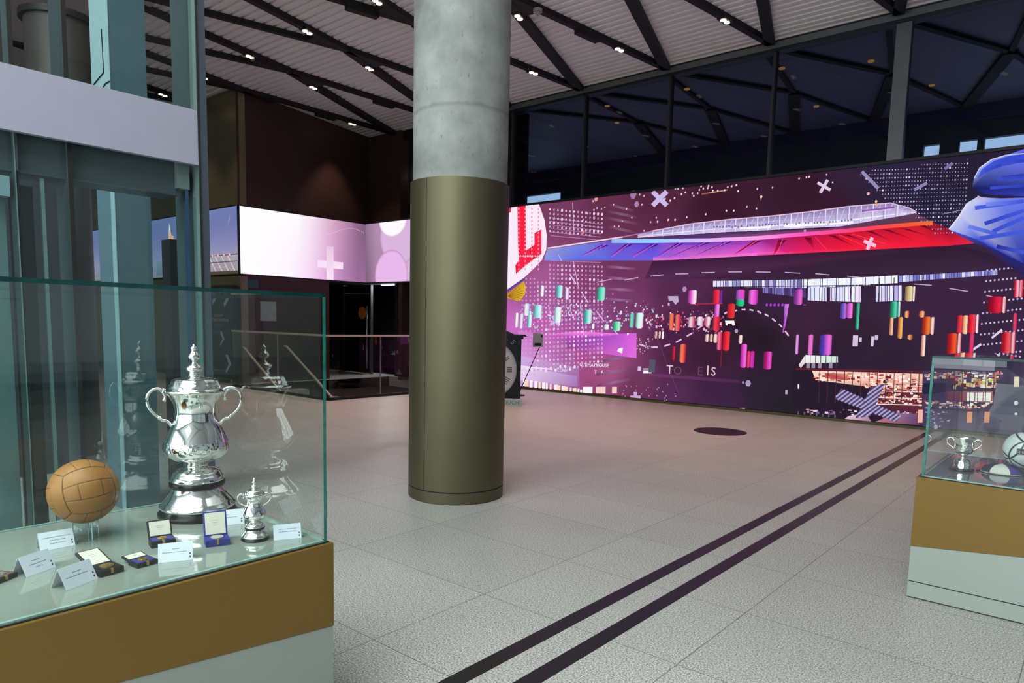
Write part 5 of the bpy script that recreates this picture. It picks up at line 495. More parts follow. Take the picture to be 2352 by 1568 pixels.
(2405,1,490,4431,391,18,0,0,-13,-19,0),(2406,1,492,4466,348,14,1,0,-17,-14,0),(2407,1,492,4131,353,33,1,-1,-17,-32,0),(2408,1,490,4267,359,22,0,-1,-18,-21,0),(2409,1,493,4159,373,19,0,-1,-9,-20,-1),(2410,1,490,4294,396,21,0,-1,-16,-21,0),(2411,1,493,4282,370,32,1,0,-19,-32,0),(2412,1,493,4294,396,12,0,-1,-12,-11,1),(2413,1,493,4215,378,12,0,-1,-14,-12,1),(2414,1,492,4416,370,30,0,-1,-19,-30,0),(2415,1,494,4269,399,20,0,-1,-6,-21,-1),(2416,1,489,4190,341,15,0,-1,-7,-15,-1),(2417,1,492,4310,340,28,0,-1,-7,-29,-1),(2418,1,489,4300,382,16,0,-1,-15,-15,0),(2419,1,494,4147,350,22,1,-1,-10,-22,0),(2420,1,493,4123,353,24,0,-2,-6,-23,-1),(2421,1,491,4391,405,25,0,-1,-17,-25,0),(2422,1,489,4362,362,13,0,0,-18,-14,1),(2423,1,485,4416,350,18,0,0,-19,-19,1),(2424,1,493,4396,406,20,0,0,-16,-21,0),(2425,1,485,4205,398,21,1,-2,-8,-21,-1),(2426,1,490,4241,380,15,1,-1,-7,-15,0),(2427,1,493,4388,406,32,0,-1,-8,-32,-1),(2428,1,485,4272,345,27,0,0,-15,-28,-1),(2429,1,492,4366,391,30,1,-2,-8,-29,-1),(2430,1,493,4301,389,33,0,-1,-10,-33,-1),(2431,1,492,4190,372,28,0,-1,-14,-27,0),(2432,1,489,4186,343,11,0,-1,-15,-11,1),(2433,1,489,4362,374,23,0,-1,-11,-23,0),(2434,1,485,4215,393,33,0,-1,-7,-34,-1),(2435,1,485,4511,402,17,0,-1,-17,-17,1),(2436,1,493,4212,390,25,0,-1,-12,-25,-1),(2437,1,491,4222,362,16,0,-2,-8,-15,0),(2438,1,492,4230,337,20,0,-1,-6,-20,-1),(2439,1,485,4159,398,17,0,-1,-10,-17,0),(2440,1,492,4463,381,22,0,0,-17,-22,0),(2441,1,493,4385,359,23,0,0,-12,-24,0),(2442,1,494,4382,367,29,0,0,-18,-29,0),(2443,1,485,4195,395,32,1,-1,-14,-32,-1),(2444,1,494,4462,345,24,0,-1,-11,-24,0),(2445,1,491,4225,345,27,0,-1,-6,-27,-1),(2446,1,493,4310,358,29,1,-2,-5,-29,-2),(2447,1,493,4258,350,33,1,-1,-18,-33,-1),(2448,1,485,4499,358,15,0,-1,-12,-15,0),(2449,1,489,4336,378,13,0,0,-17,-13,1),(2450,1,489,4800,382,24,1,0,-17,-24,0),(2451,1,489,4901,353,29,1,-1,-5,-30,-1),(2452,1,495,4858,354,24,1,-1,-12,-23,0),(2453,1,492,4880,360,15,0,0,-16,-16,0),(2454,1,489,4642,322,26,0,0,-15,-26,0),(2455,1,493,4667,407,24,0,-1,-8,-24,-1),(2456,1,494,4765,340,33,0,-1,-6,-33,-1),(2457,1,490,4766,404,7,1,0,-13,-8,1),(2458,1,494,4590,417,21,0,0,-17,-22,1),(2459,1,493,4529,319,31,0,-2,-4,-30,-2),(2460,1,493,4514,388,14,0,0,-17,-15,1),(2461,1,489,4519,402,33,1,0,-21,-33,0),(2462,1,495,4696,413,16,0,-1,-9,-16,0),(2463,1,494,4852,387,31,1,-1,-7,-31,-2),(2464,1,491,4552,341,27,0,-1,-7,-27,-1),(2465,1,490,4650,361,12,0,0,-21,-12,1),(2466,1,490,4811,326,17,0,-1,-8,-17,-1),(2467,1,489,4609,322,29,1,-1,-5,-29,-1),
(2468,1,493,4593,332,29,1,0,-18,-29,0),(2469,1,490,4762,325,19,1,-1,-11,-19,-1),(2470,1,493,4592,348,10,0,-1,-16,-9,1),(2471,1,490,4807,366,20,0,0,-9,-21,0),(2472,1,495,4529,328,13,0,-1,-9,-13,0),(2473,1,494,4759,316,12,0,-1,-9,-12,0),(2474,1,494,4563,410,20,0,-1,-9,-20,-1),(2475,1,491,4672,358,15,0,-1,-18,-14,1),(2476,1,493,4546,411,22,0,-2,-6,-21,0),(2477,1,491,4694,398,10,0,-1,-13,-9,1),(2478,1,485,4782,368,15,0,-1,-5,-15,0),(2479,1,493,4759,372,8,0,-1,-19,-8,1),(2480,1,491,4695,319,33,1,-1,-10,-32,-2),(2481,1,490,4728,329,26,1,-1,-9,-26,-1),(2482,1,490,4556,362,25,0,-1,-8,-25,-1),(2483,1,490,4852,315,20,1,-1,-4,-21,-2),(2484,1,492,4630,411,28,1,-1,-17,-27,0),(2485,1,490,4716,405,26,0,-1,-16,-25,0),(2486,1,485,4531,305,26,1,-1,-13,-26,-1),(2487,1,493,4643,321,23,1,0,-11,-24,-1),(2488,1,485,4586,325,19,0,-1,-9,-18,0),(2489,1,492,4859,373,21,0,-1,-4,-21,-1),(2490,1,495,4705,307,23,1,-1,-9,-23,-1),(2491,1,495,4668,397,28,0,0,-17,-29,0),(2492,1,494,4560,318,16,0,-1,-8,-16,0),(2493,1,491,4719,325,26,0,0,-20,-26,0),(2494,1,492,4641,332,30,0,0,-15,-30,-1),(2495,1,494,4533,417,13,0,-1,-10,-13,0),(2496,1,491,4756,316,32,1,-1,-9,-32,-1),(2497,1,491,4831,395,16,0,-1,-10,-16,0),(2498,1,492,4669,387,32,0,-1,-3,-32,-1),(2499,1,490,4812,334,21,0,0,-19,-21,0),(2500,1,494,4899,343,26,0,0,-17,-26,0),(2501,1,493,4712,383,18,0,-1,-8,-18,-1),(2502,1,489,4725,382,29,1,-1,-9,-29,-1),(2503,1,490,4847,323,10,0,0,-21,-10,1),(2504,1,495,4826,326,33,1,0,-20,-33,0),(2505,1,491,4822,333,29,1,-1,-7,-29,-1),(2506,1,490,4654,413,9,0,0,-20,-9,1),(2507,1,493,4601,410,9,0,-1,-17,-8,1),(2508,1,492,4849,351,15,0,-1,-12,-14,0),(2509,1,491,4639,343,31,1,0,-11,-32,-1),(2510,1,485,4799,388,30,0,-1,-13,-29,0),(2511,1,495,4755,304,30,1,-1,-4,-31,-2),(2512,1,491,4683,315,25,1,-1,-7,-25,-1),(2513,1,490,4732,312,24,0,0,-18,-24,0),(2514,1,485,4697,353,7,0,-1,-6,-7,0),(2515,1,485,4586,383,21,0,0,-17,-21,0),(2516,1,492,4606,328,29,1,-1,-7,-29,-1),(2517,1,491,4579,340,9,1,-1,-12,-9,1),(2518,1,490,4633,380,27,0,-1,-6,-27,-1),(2519,1,489,4773,407,32,0,0,-20,-32,0),(2520,1,491,4592,308,22,0,-1,-17,-22,0),(2521,1,493,4532,410,21,0,0,-20,-21,1),(2522,1,495,4720,311,21,0,-1,-6,-21,-1),(2523,1,494,4826,376,23,0,-1,-8,-23,0),(2524,1,490,4605,393,24,0,-1,-4,-24,-1),(2525,1,494,4830,319,11,0,0,-18,-11,1),(2526,1,493,4610,319,13,0,-1,-6,-13,-1),(2527,1,493,4893,343,9,0,0,-12,-9,1),(2528,1,490,4626,318,33,1,-2,-4,-32,-2),(2529,1,492,4686,411,8,0,0,-18,-8,1),(2530,1,491,4571,362,25,0,0,-21,-25,0),
(2531,1,492,4678,334,34,1,-1,-7,-34,-1),(2532,1,495,4656,368,14,0,0,-15,-15,0),(2533,1,489,4546,393,15,1,0,-13,-16,0),(2534,1,495,4683,320,28,1,-1,-14,-28,-1),(2535,1,489,4879,372,12,0,-1,-14,-11,1),(2536,1,485,4709,394,16,0,0,-10,-16,0),(2537,1,492,4673,378,18,1,-1,-10,-18,0),(2538,1,490,4767,369,29,0,-1,-13,-28,0),(2539,1,492,4846,340,16,1,0,-15,-16,0),(2540,1,490,4884,355,10,0,-1,-15,-10,0),(2541,1,491,4878,410,16,1,0,-19,-16,1),(2542,1,492,4748,342,15,1,0,-21,-15,1),(2543,1,490,4768,390,9,0,0,-20,-10,1),(2544,1,490,4759,327,18,1,-1,-8,-18,-1),(2545,1,495,4654,356,32,1,0,-15,-33,0),(2546,1,494,4559,386,24,1,-1,-14,-24,0),(2547,1,490,4524,318,8,0,0,-19,-8,1),(2548,1,492,4623,379,29,1,-1,-6,-29,-1),(2549,1,489,4521,393,8,0,0,-19,-9,1),(2550,1,485,4636,393,18,1,-1,-6,-18,-1),(2551,1,489,4881,363,30,0,-1,-4,-30,-1),(2552,1,492,4683,398,27,0,0,-18,-27,0),(2553,1,489,4683,346,26,0,-1,-6,-26,-1),(2554,1,490,4887,423,8,0,-1,-6,-8,1),(2555,1,485,4647,336,11,0,-1,-12,-11,1),(2556,1,491,4588,344,25,1,0,-21,-25,0),(2557,1,495,4566,313,16,0,-1,-11,-16,0),(2558,1,489,4612,301,34,0,0,-15,-35,-1),(2559,1,490,4584,309,29,1,0,-14,-29,-1),(2560,1,490,4692,347,31,0,0,-17,-32,0),(2561,1,492,4696,316,23,0,0,-9,-23,-1),(2562,1,489,4713,405,7,0,0,-19,-7,2),(2563,1,490,4712,340,11,0,-1,-16,-10,1),(2564,1,492,4841,384,25,0,-1,-6,-25,-1),(2565,1,489,4798,376,32,1,0,-20,-32,0),(2566,1,490,4639,374,14,1,0,-21,-14,1),(2567,1,494,4898,347,15,1,0,-17,-15,0),(2568,1,494,4825,386,21,0,0,-13,-22,0),(2569,1,490,4852,310,19,0,0,-18,-19,0),(2570,1,492,4577,325,22,1,0,-20,-23,0),(2571,1,492,4786,424,22,0,-2,-5,-22,-1),(2572,1,494,4621,406,31,0,-1,-11,-30,-1),(2573,1,494,4547,362,17,0,-1,-4,-17,0),(2574,1,492,4602,339,14,1,-1,-11,-14,0),(2575,1,491,4816,343,23,1,-1,-8,-23,-1),(2576,1,489,4678,307,19,0,-1,-5,-20,-1),(2577,1,489,4828,391,22,0,0,-18,-22,0),(2578,1,490,4657,318,31,0,-1,-7,-31,-2),(2579,1,490,4686,418,9,0,-1,-18,-8,1),(2580,1,494,4602,346,31,0,-2,-4,-31,-1),(2581,1,485,4655,308,11,0,-1,-6,-11,0),(2582,1,493,4770,324,14,0,-2,-6,-13,0),(2583,1,493,4704,328,13,0,0,-21,-13,2),(2584,1,485,4584,297,15,0,0,-22,-16,1),(2585,1,485,4762,360,30,1,-1,-11,-30,-1),(2586,1,492,4679,365,15,0,-1,-5,-15,0),(2587,1,494,4607,363,30,0,-1,-20,-29,0),(2588,1,489,4580,335,23,0,-1,-10,-22,-1),(2589,1,491,4872,321,19,1,0,-20,-19,0),(2590,4,496,497,494,498,4211,393,186,5,-3,-54,-173,3),(2591,4,499,500,501,502,4568,280,426,17,16,-206,-463,46),(2592,1,491,4607,238,28,1,-1,-8,-28,-1),
(2593,1,489,4876,268,26,0,0,-16,-26,-1),(2594,1,489,4744,271,14,1,-1,-12,-13,0),(2595,1,494,4678,299,11,0,-1,-6,-11,0),(2596,1,491,4730,260,23,1,0,-17,-23,0),(2597,1,489,4744,193,10,1,0,-18,-10,1),(2598,1,493,4699,230,13,0,0,-17,-13,1),(2599,1,485,4819,239,15,0,-1,-6,-15,-1),(2600,1,485,4645,239,8,0,0,-16,-9,1),(2601,1,490,4813,198,27,1,0,-13,-27,-1),(2602,1,503,4670,184,8,0,-1,-8,-8,0),(2603,1,504,4813,247,13,0,0,-13,-14,0),(2604,1,493,4852,308,10,1,-1,-6,-10,-1),(2605,1,504,4612,185,12,1,0,-17,-13,1),(2606,1,490,4902,233,14,0,0,-17,-14,0),(2607,1,494,4599,197,28,1,-2,-4,-28,-2),(2608,1,490,4751,254,25,1,-1,-3,-25,-2),(2609,1,489,4917,196,19,1,0,-13,-19,0),(2610,1,491,4701,259,9,0,0,-17,-9,1),(2611,1,503,4659,284,9,0,-1,-6,-10,0),(2612,1,485,4844,295,13,0,-1,-11,-13,0),(2613,1,490,4767,257,17,0,-1,-3,-18,-1),(2614,1,491,4652,284,26,1,-1,-3,-26,-2),(2615,1,491,4653,290,17,0,-1,-9,-17,0),(2616,1,490,4734,300,28,0,-1,-17,-27,0),(2617,1,489,4730,244,26,1,0,-12,-26,-1),(2618,1,491,4640,269,23,0,-1,-13,-23,-1),(2619,1,505,4797,257,12,0,0,-10,-13,0),(2620,1,485,4655,282,13,1,-1,-9,-13,0),(2621,1,485,4816,257,10,1,-1,-5,-10,0),(2622,1,490,4914,226,21,1,0,-14,-22,-1),(2623,1,493,4668,297,7,0,0,-11,-8,0),(2624,1,505,4747,285,21,1,-1,-10,-20,0),(2625,1,492,4608,189,6,0,-1,-7,-6,0),(2626,1,491,4607,249,18,1,-1,-8,-18,-1),(2627,1,492,4688,270,20,1,-1,-6,-20,-1),(2628,1,490,4721,202,8,1,-1,-5,-8,-1),(2629,1,504,4766,187,26,1,-2,-4,-25,-2),(2630,1,503,4806,278,8,0,0,-17,-8,1),(2631,1,505,4850,275,25,1,0,-14,-26,-1),(2632,1,490,4613,291,16,0,-1,-13,-16,0),(2633,1,485,4815,239,26,1,-1,-3,-26,-2),(2634,1,494,4610,260,8,0,-1,-12,-8,0),(2635,1,494,4696,219,14,0,0,-13,-15,0),(2636,1,504,4628,247,11,0,-1,-6,-11,0),(2637,1,494,4827,206,19,1,-1,-6,-19,-1),(2638,1,490,4817,295,14,0,0,-13,-15,0),(2639,1,503,4629,193,8,1,0,-9,-9,1),(2640,1,503,4688,193,23,0,0,-15,-24,-1),(2641,1,504,4731,190,23,0,0,-15,-24,0),(2642,1,491,4641,237,17,1,-1,-8,-17,-1),(2643,1,504,4697,235,28,1,-1,-11,-28,-1),(2644,1,490,4613,296,16,1,-1,-12,-16,0),(2645,1,491,4756,273,22,0,0,-13,-23,0),(2646,1,492,4750,276,26,0,0,-10,-26,-1),(2647,1,494,4760,271,24,0,-1,-3,-24,-1),(2648,1,491,4743,217,11,1,-1,-11,-11,1),(2649,1,493,4818,254,7,1,0,-9,-8,0),(2650,1,494,4862,194,15,0,-1,-13,-15,0),(2651,1,491,4795,225,12,0,-2,-4,-12,-1),(2652,1,494,4715,251,19,1,0,-16,-19,0),(2653,1,489,4848,283,13,0,-2,-5,-13,-1),(2654,1,489,4741,261,12,0,0,-11,-12,1),(2655,1,492,4883,211,24,1,0,-9,-24,-1),
(2656,1,491,4624,281,20,0,0,-13,-21,0),(2657,1,489,4675,190,25,1,-1,-8,-25,-1),(2658,1,491,4878,261,10,0,0,-15,-10,1),(2659,1,503,4746,292,12,0,0,-11,-12,0),(2660,1,490,4916,197,14,0,-1,-6,-14,0),(2661,1,490,4823,295,13,0,-1,-5,-13,0),(2662,1,503,4786,285,7,0,-1,-14,-6,1),(2663,1,493,4650,289,22,0,-1,-15,-21,0),(2664,1,490,4655,230,19,1,-1,-8,-19,-1),(2665,1,505,4771,245,25,0,-2,-4,-24,-1),(2666,1,491,4613,273,13,1,-1,-10,-13,0),(2667,1,492,4575,270,13,0,0,-10,-14,0),(2668,1,504,4659,230,14,0,-1,-4,-15,0),(2669,1,490,4850,278,22,1,-1,-10,-22,-1),(2670,1,503,4590,252,11,0,0,-13,-12,1),(2671,1,485,4863,246,14,0,0,-15,-14,1),(2672,1,485,4910,223,22,1,-1,-16,-21,0),(2673,1,485,4685,197,21,1,-1,-4,-22,-2),(2674,1,491,4632,299,16,1,-1,-10,-15,0),(2675,1,505,4757,188,9,0,0,-11,-10,0),(2676,1,492,4610,264,19,0,-2,-6,-18,-1),(2677,1,494,4696,262,20,1,-1,-11,-20,-1),(2678,1,491,4837,236,21,1,-1,-15,-21,-1),(2679,1,485,4800,244,13,1,0,-9,-13,0),(2680,1,492,4690,252,27,1,-1,-8,-27,-1),(2681,1,491,4577,175,11,1,-1,-12,-10,0),(2682,1,491,4712,276,23,0,-1,-9,-23,-1),(2683,1,491,4850,303,13,0,0,-16,-14,1),(2684,1,493,4810,228,17,0,-1,-10,-16,0),(2685,1,504,4757,298,10,0,-1,-6,-10,-1),(2686,1,491,4621,225,10,0,-1,-11,-10,0),(2687,1,485,4674,237,22,1,0,-14,-22,0),(2688,1,503,4618,262,21,0,-1,-11,-21,0),(2689,1,491,4848,198,24,1,-1,-12,-23,-1),(2690,1,489,4772,216,14,1,-1,-10,-14,0),(2691,1,490,4857,233,8,0,0,-12,-8,0),(2692,1,485,4780,224,17,1,-1,-5,-17,-1),(2693,1,493,4637,200,18,0,-1,-3,-18,-2),(2694,1,489,4729,205,21,0,-1,-11,-21,0),(2695,1,491,4647,191,14,1,-1,-4,-14,-1),(2696,1,490,4707,194,6,0,0,-14,-7,0),(2697,1,485,4626,264,13,1,0,-17,-13,0),(2698,1,494,4876,194,15,1,0,-15,-15,0),(2699,1,494,4760,305,8,0,-1,-8,-8,1),(2700,1,489,4608,186,19,1,-1,-13,-19,0),(2701,1,493,4706,238,15,0,-1,-15,-14,1),(2702,1,504,4892,286,12,0,0,-17,-12,1),(2703,1,493,4661,217,15,1,-1,-7,-15,-1),(2704,1,505,4729,209,16,1,-1,-9,-16,0),(2705,1,491,4583,206,23,0,0,-16,-23,0),(2706,1,492,4710,284,17,1,-1,-17,-17,1),(2707,1,504,4629,207,16,0,-1,-6,-16,0),(2708,1,503,4650,186,21,0,-2,-6,-20,-1),(2709,1,505,4849,299,12,0,-1,-13,-12,1),(2710,1,490,4672,230,25,1,-1,-8,-25,-1),(2711,1,504,4871,275,22,1,-1,-5,-22,-1),(2712,1,494,4783,232,8,0,0,-15,-9,1),(2713,1,505,4802,296,26,1,0,-9,-27,-1),(2714,1,485,4727,223,26,1,-1,-5,-27,-2),(2715,1,492,4624,279,26,0,-1,-7,-26,-1),(2716,1,493,4705,285,10,1,-1,-12,-10,0),(2717,1,505,4630,229,10,0,0,-13,-11,0),(2718,1,490,4856,308,26,1,-1,-6,-26,-1),
(2719,1,494,4880,235,8,0,-1,-10,-8,1),(2720,1,491,4792,236,26,1,-1,-5,-26,-2),(2721,1,494,4702,245,8,1,-1,-14,-7,1),(2722,1,503,4627,233,22,0,-1,-4,-23,-1),(2723,1,494,4868,305,11,0,-1,-5,-11,0),(2724,1,505,4858,279,9,0,-1,-3,-10,-1),(2725,1,493,4648,271,26,1,-1,-9,-26,-1),(2726,1,505,4866,297,22,1,-1,-10,-22,0),(2727,1,492,4846,191,11,1,-1,-4,-11,-1),(2728,1,485,4720,192,15,0,-1,-8,-15,0),(2729,1,503,4790,211,22,0,-1,-12,-21,-1),(2730,1,492,4841,211,16,0,-1,-5,-16,-1),(2731,1,493,4887,215,10,0,-1,-4,-10,-1),(2732,1,485,4734,236,12,0,-1,-12,-12,1),(2733,1,490,4599,254,26,0,-1,-17,-25,0),(2734,1,489,4663,242,10,1,-1,-7,-10,0),(2735,1,489,4873,260,19,0,0,-16,-19,0),(2736,1,505,4797,229,20,1,-1,-4,-20,-1),(2737,1,490,4822,247,11,0,-1,-4,-11,-1),(2738,1,504,4803,274,23,0,-1,-7,-23,-1),(2739,1,494,4808,289,8,0,-1,-13,-8,1),(2740,1,492,4583,209,14,1,-1,-7,-15,0),(2741,1,505,4796,219,25,1,-2,-5,-25,-1),(2742,1,493,4682,185,14,1,0,-10,-15,0),(2743,1,492,4703,279,16,1,0,-14,-17,0),(2744,1,490,4712,213,12,0,-1,-5,-12,-1),(2745,1,492,4796,276,26,1,-1,-5,-26,-2),(2746,1,492,4834,276,9,1,0,-11,-10,0),(2747,1,490,4622,266,25,1,-1,-5,-25,-1),(2748,1,494,4714,300,15,0,0,-16,-16,0),(2749,1,485,4885,260,22,0,-1,-4,-22,-1),(2750,1,491,4714,243,24,0,-1,-14,-23,-1),(2751,1,493,4616,242,7,0,-1,-6,-7,0),(2752,1,485,4797,210,18,1,-1,-12,-18,0),(2753,1,493,4623,200,16,0,-1,-7,-16,-1),(2754,1,504,4686,186,19,0,-1,-17,-18,0),(2755,1,485,4896,264,18,0,0,-15,-19,0),(2756,1,494,4723,235,10,1,0,-16,-11,1),(2757,1,505,4805,273,19,1,-2,-4,-18,-1),(2758,1,485,4774,271,12,0,0,-13,-12,1),(2759,1,491,4605,236,14,0,-1,-9,-14,0),(2760,1,492,4750,245,21,1,-1,-9,-21,-1),(2761,1,493,4887,251,18,1,-1,-12,-18,0),(2762,1,506,4566,315,361,17,-1,7,-361,-17),(2763,1,506,4569,269,361,20,0,6,-361,-19),(2764,1,506,4573,217,361,21,-1,7,-360,-21),(2765,1,506,4577,164,361,24,-1,7,-361,-24),(2766,1,507,4169,409,8,-271,5,0,-8,271),(2767,1,507,4234,413,8,-269,6,0,-8,269),(2768,1,507,4299,417,8,-267,6,0,-9,267),(2769,1,507,4362,421,9,-265,6,0,-9,265),(2770,1,507,4425,425,9,-263,6,0,-10,263),(2771,1,507,4487,429,9,-261,6,0,-10,261),(2772,1,507,4548,432,10,-259,5,1,-10,259),(2773,1,507,4608,436,10,-257,5,0,-10,257),(2774,1,507,4668,440,9,-256,5,1,-9,255),(2775,1,507,4726,444,10,-254,5,0,-10,254),(2776,1,507,4784,447,10,-252,5,0,-10,252),(2777,1,507,4841,451,10,-251,5,1,-10,250),(2778,1,507,4897,454,10,-248,5,0,-10,248),(2779,1,508,4912,113,12,0,-1,-15,-11,0),(2780,1,508,4763,128,18,1,-1,-5,-18,-1),
(2781,1,508,4088,71,25,2,-1,-9,-25,-2),(2782,1,509,4864,127,10,1,-1,-13,-9,0),(2783,1,493,4649,121,17,0,0,-13,-17,0),(2784,1,493,4114,76,31,1,-1,-9,-31,-2),(2785,1,509,4254,69,20,1,-1,-18,-20,0),(2786,1,163,4434,87,19,1,-1,-6,-19,-1),(2787,1,510,4893,117,26,1,-1,-9,-26,-2),(2788,1,509,4294,70,24,1,-1,-18,-24,0),(2789,1,509,4825,129,22,1,0,-10,-23,-1),(2790,1,508,4603,86,26,1,-1,-5,-26,-2),(2791,1,163,4657,119,9,0,0,-12,-10,1),(2792,1,508,4500,82,18,1,-1,-6,-18,-1),(2793,1,509,4279,65,15,1,-1,-17,-15,0),(2794,1,163,4150,78,29,2,0,-18,-30,-1),(2795,1,510,4414,106,26,1,-1,-9,-26,-1),(2796,1,508,4162,52,17,1,-1,-8,-17,-1),(2797,1,163,4167,61,21,1,-1,-11,-21,-1),(2798,1,510,4473,103,8,0,-1,-12,-8,0),(2799,1,508,4830,134,24,1,-1,-3,-24,-2),(2800,1,163,4771,110,18,0,-1,-14,-18,-1),(2801,1,510,4838,123,13,1,-1,-6,-14,-1),(2802,1,508,4689,107,24,1,-1,-12,-23,-1),(2803,1,510,4460,103,13,0,0,-14,-14,1),(2804,1,509,4863,128,8,0,-1,-8,-8,0),(2805,1,493,4653,92,23,1,0,-10,-24,-1),(2806,1,163,4490,92,27,1,-1,-13,-27,-1),(2807,1,163,4769,125,21,1,0,-16,-21,0),(2808,1,509,4265,87,23,1,-2,-6,-23,-2),(2809,1,163,4916,130,22,1,0,-12,-22,-1),(2810,1,510,4772,132,16,0,-1,-4,-16,-1),(2811,1,493,4091,63,18,1,-1,-18,-17,0),(2812,1,509,4284,91,9,0,-1,-10,-9,0),(2813,1,508,4350,83,16,1,-1,-13,-16,0),(2814,1,163,4082,79,27,1,-1,-10,-27,-1),(2815,1,493,4375,103,9,0,-1,-5,-9,0),(2816,1,510,4809,120,17,0,-1,-8,-17,-1),(2817,1,509,4589,99,7,0,-1,-9,-7,0),(2818,1,510,4441,74,18,1,0,-12,-19,0),(2819,1,508,4510,99,9,1,-1,-15,-8,0),(2820,1,509,4598,116,20,1,-1,-16,-19,0),(2821,1,510,4118,51,24,1,-2,-8,-23,-1),(2822,1,493,4784,104,12,0,-1,-12,-11,1),(2823,1,509,4170,64,22,1,-1,-4,-22,-2),(2824,1,508,4554,84,20,1,-1,-17,-19,0),(2825,1,508,4762,110,16,1,-1,-16,-15,0),(2826,1,508,4895,122,16,1,-1,-13,-15,0),(2827,1,510,4116,72,23,2,-1,-6,-23,-2),(2828,1,509,4734,122,26,1,-1,-5,-26,-2),(2829,1,508,4291,83,12,0,-1,-14,-12,0),(2830,1,510,4904,118,18,1,-1,-6,-18,-1),(2831,1,493,4299,78,16,1,-1,-9,-16,0),(2832,1,510,4235,72,25,1,0,-17,-26,-1),(2833,1,510,4541,88,8,0,-1,-6,-8,0),(2834,1,509,4430,88,28,1,-1,-4,-28,-2),(2835,1,510,4140,71,30,1,-1,-11,-30,-2),(2836,1,163,4583,115,25,1,-1,-10,-24,-2),(2837,1,163,4507,84,9,0,0,-17,-9,1),(2838,1,509,4770,126,6,0,0,-16,-6,1),(2839,1,509,4165,59,26,1,-1,-13,-26,-1),(2840,1,493,4901,139,10,1,-1,-14,-10,0),(2841,1,509,4671,96,18,1,-1,-7,-18,-1),(2842,1,163,4604,114,20,1,-1,-8,-20,-2),(2843,1,509,4295,72,23,1,-1,-5,-23,-2),(2844,1,493,4735,120,9,1,-1,-8,-9,0),
(2845,1,493,4768,115,15,0,-1,-4,-15,-1),(2846,1,510,4825,132,7,1,0,-15,-8,1),(2847,1,510,4848,126,9,0,-1,-10,-9,0),(2848,1,509,4821,123,15,1,-1,-4,-16,-1),(2849,4,511,512,513,514,4421,53,129,38,42,-64,-200,0),(2850,4,515,516,517,518,4769,113,165,11,-2,-86,-311,-11),(2851,1,519,4917,156,17,1,3,-101,-18,-2),(2852,1,519,4931,157,18,2,3,-101,-18,-2),(2853,5,520,521,522,523,524,4923,452,518,55,113,-71,34,-402,-630,-7),(2854,1,525,5034,430,21,0,0,-12,-21,0),(2855,1,494,5199,437,11,0,0,-13,-12,1),(2856,1,525,5142,453,11,0,0,-13,-12,0),(2857,1,492,5076,418,27,1,0,-14,-27,-1),(2858,1,525,5240,471,11,0,-1,-6,-11,0),(2859,1,526,5354,471,15,0,-1,-6,-15,-1),(2860,1,490,5280,446,21,0,0,-8,-22,-1),(2861,1,492,5173,451,31,0,0,-21,-31,0),(2862,1,492,5251,448,27,0,0,-6,-28,-1),(2863,1,525,5259,461,22,1,-1,-10,-22,-1),(2864,1,525,5339,469,31,0,0,-19,-31,0),(2865,1,526,5237,444,13,0,-1,-10,-13,0),(2866,1,526,5359,464,34,0,-1,-4,-33,-2),(2867,1,490,5334,464,30,0,0,-8,-30,-1),(2868,1,485,5167,449,13,0,1,-20,-14,1),(2869,1,492,4979,404,15,1,0,-13,-16,0),(2870,1,492,5120,432,27,1,0,-14,-27,0),(2871,1,525,5115,461,10,0,0,-15,-11,0),(2872,1,489,5309,433,25,0,0,-15,-25,0),(2873,1,491,5054,429,23,0,0,-24,-23,1),(2874,1,525,5058,446,22,0,0,-14,-22,0),(2875,1,491,5212,463,9,0,0,-8,-10,0),(2876,1,494,5081,460,14,0,0,-15,-14,1),(2877,1,485,5154,441,23,1,-1,-6,-23,-1),(2878,1,526,5018,448,12,1,-1,-9,-11,0),(2879,1,492,5334,468,10,0,0,-16,-10,1),(2880,1,492,5044,459,22,0,-1,-5,-22,-1),(2881,1,489,5242,462,20,0,0,-9,-21,-1),(2882,1,491,5165,462,29,0,1,-22,-29,0),(2883,1,526,5305,474,27,0,0,-20,-27,1),(2884,1,493,4964,439,19,0,-1,-10,-19,0),(2885,1,491,5248,471,17,0,-1,-9,-17,0),(2886,1,491,4937,430,35,0,0,-20,-34,0),(2887,1,491,5083,452,29,0,-1,-10,-28,-1),(2888,1,492,5212,449,18,0,0,-18,-18,1),(2889,1,526,4975,410,26,0,0,-19,-26,0),(2890,1,492,5276,446,25,0,0,-13,-26,-1),(2891,1,490,5319,454,28,0,-1,-14,-28,0),(2892,1,494,5169,424,17,1,1,-20,-18,0),(2893,1,493,5081,428,12,0,0,-20,-12,1),(2894,1,494,5076,438,14,0,0,-23,-14,1),(2895,1,493,5130,467,17,0,0,-23,-16,1),(2896,1,489,5219,465,28,0,-1,-6,-28,-1),(2897,1,525,5401,473,28,0,-1,-12,-27,-1),(2898,1,526,5389,473,28,0,0,-17,-27,0),(2899,1,493,5106,431,36,1,0,-18,-36,-1),(2900,1,491,5098,448,14,1,0,-14,-14,1),(2901,1,494,4945,409,18,0,-1,-5,-18,0),(2902,1,526,5001,439,27,0,-1,-11,-26,-1),(2903,1,494,5022,446,25,1,0,-14,-25,0),(2904,1,492,5117,440,31,0,-1,-5,-31,-1),(2905,1,491,5382,446,23,1,-1,-14,-22,0),
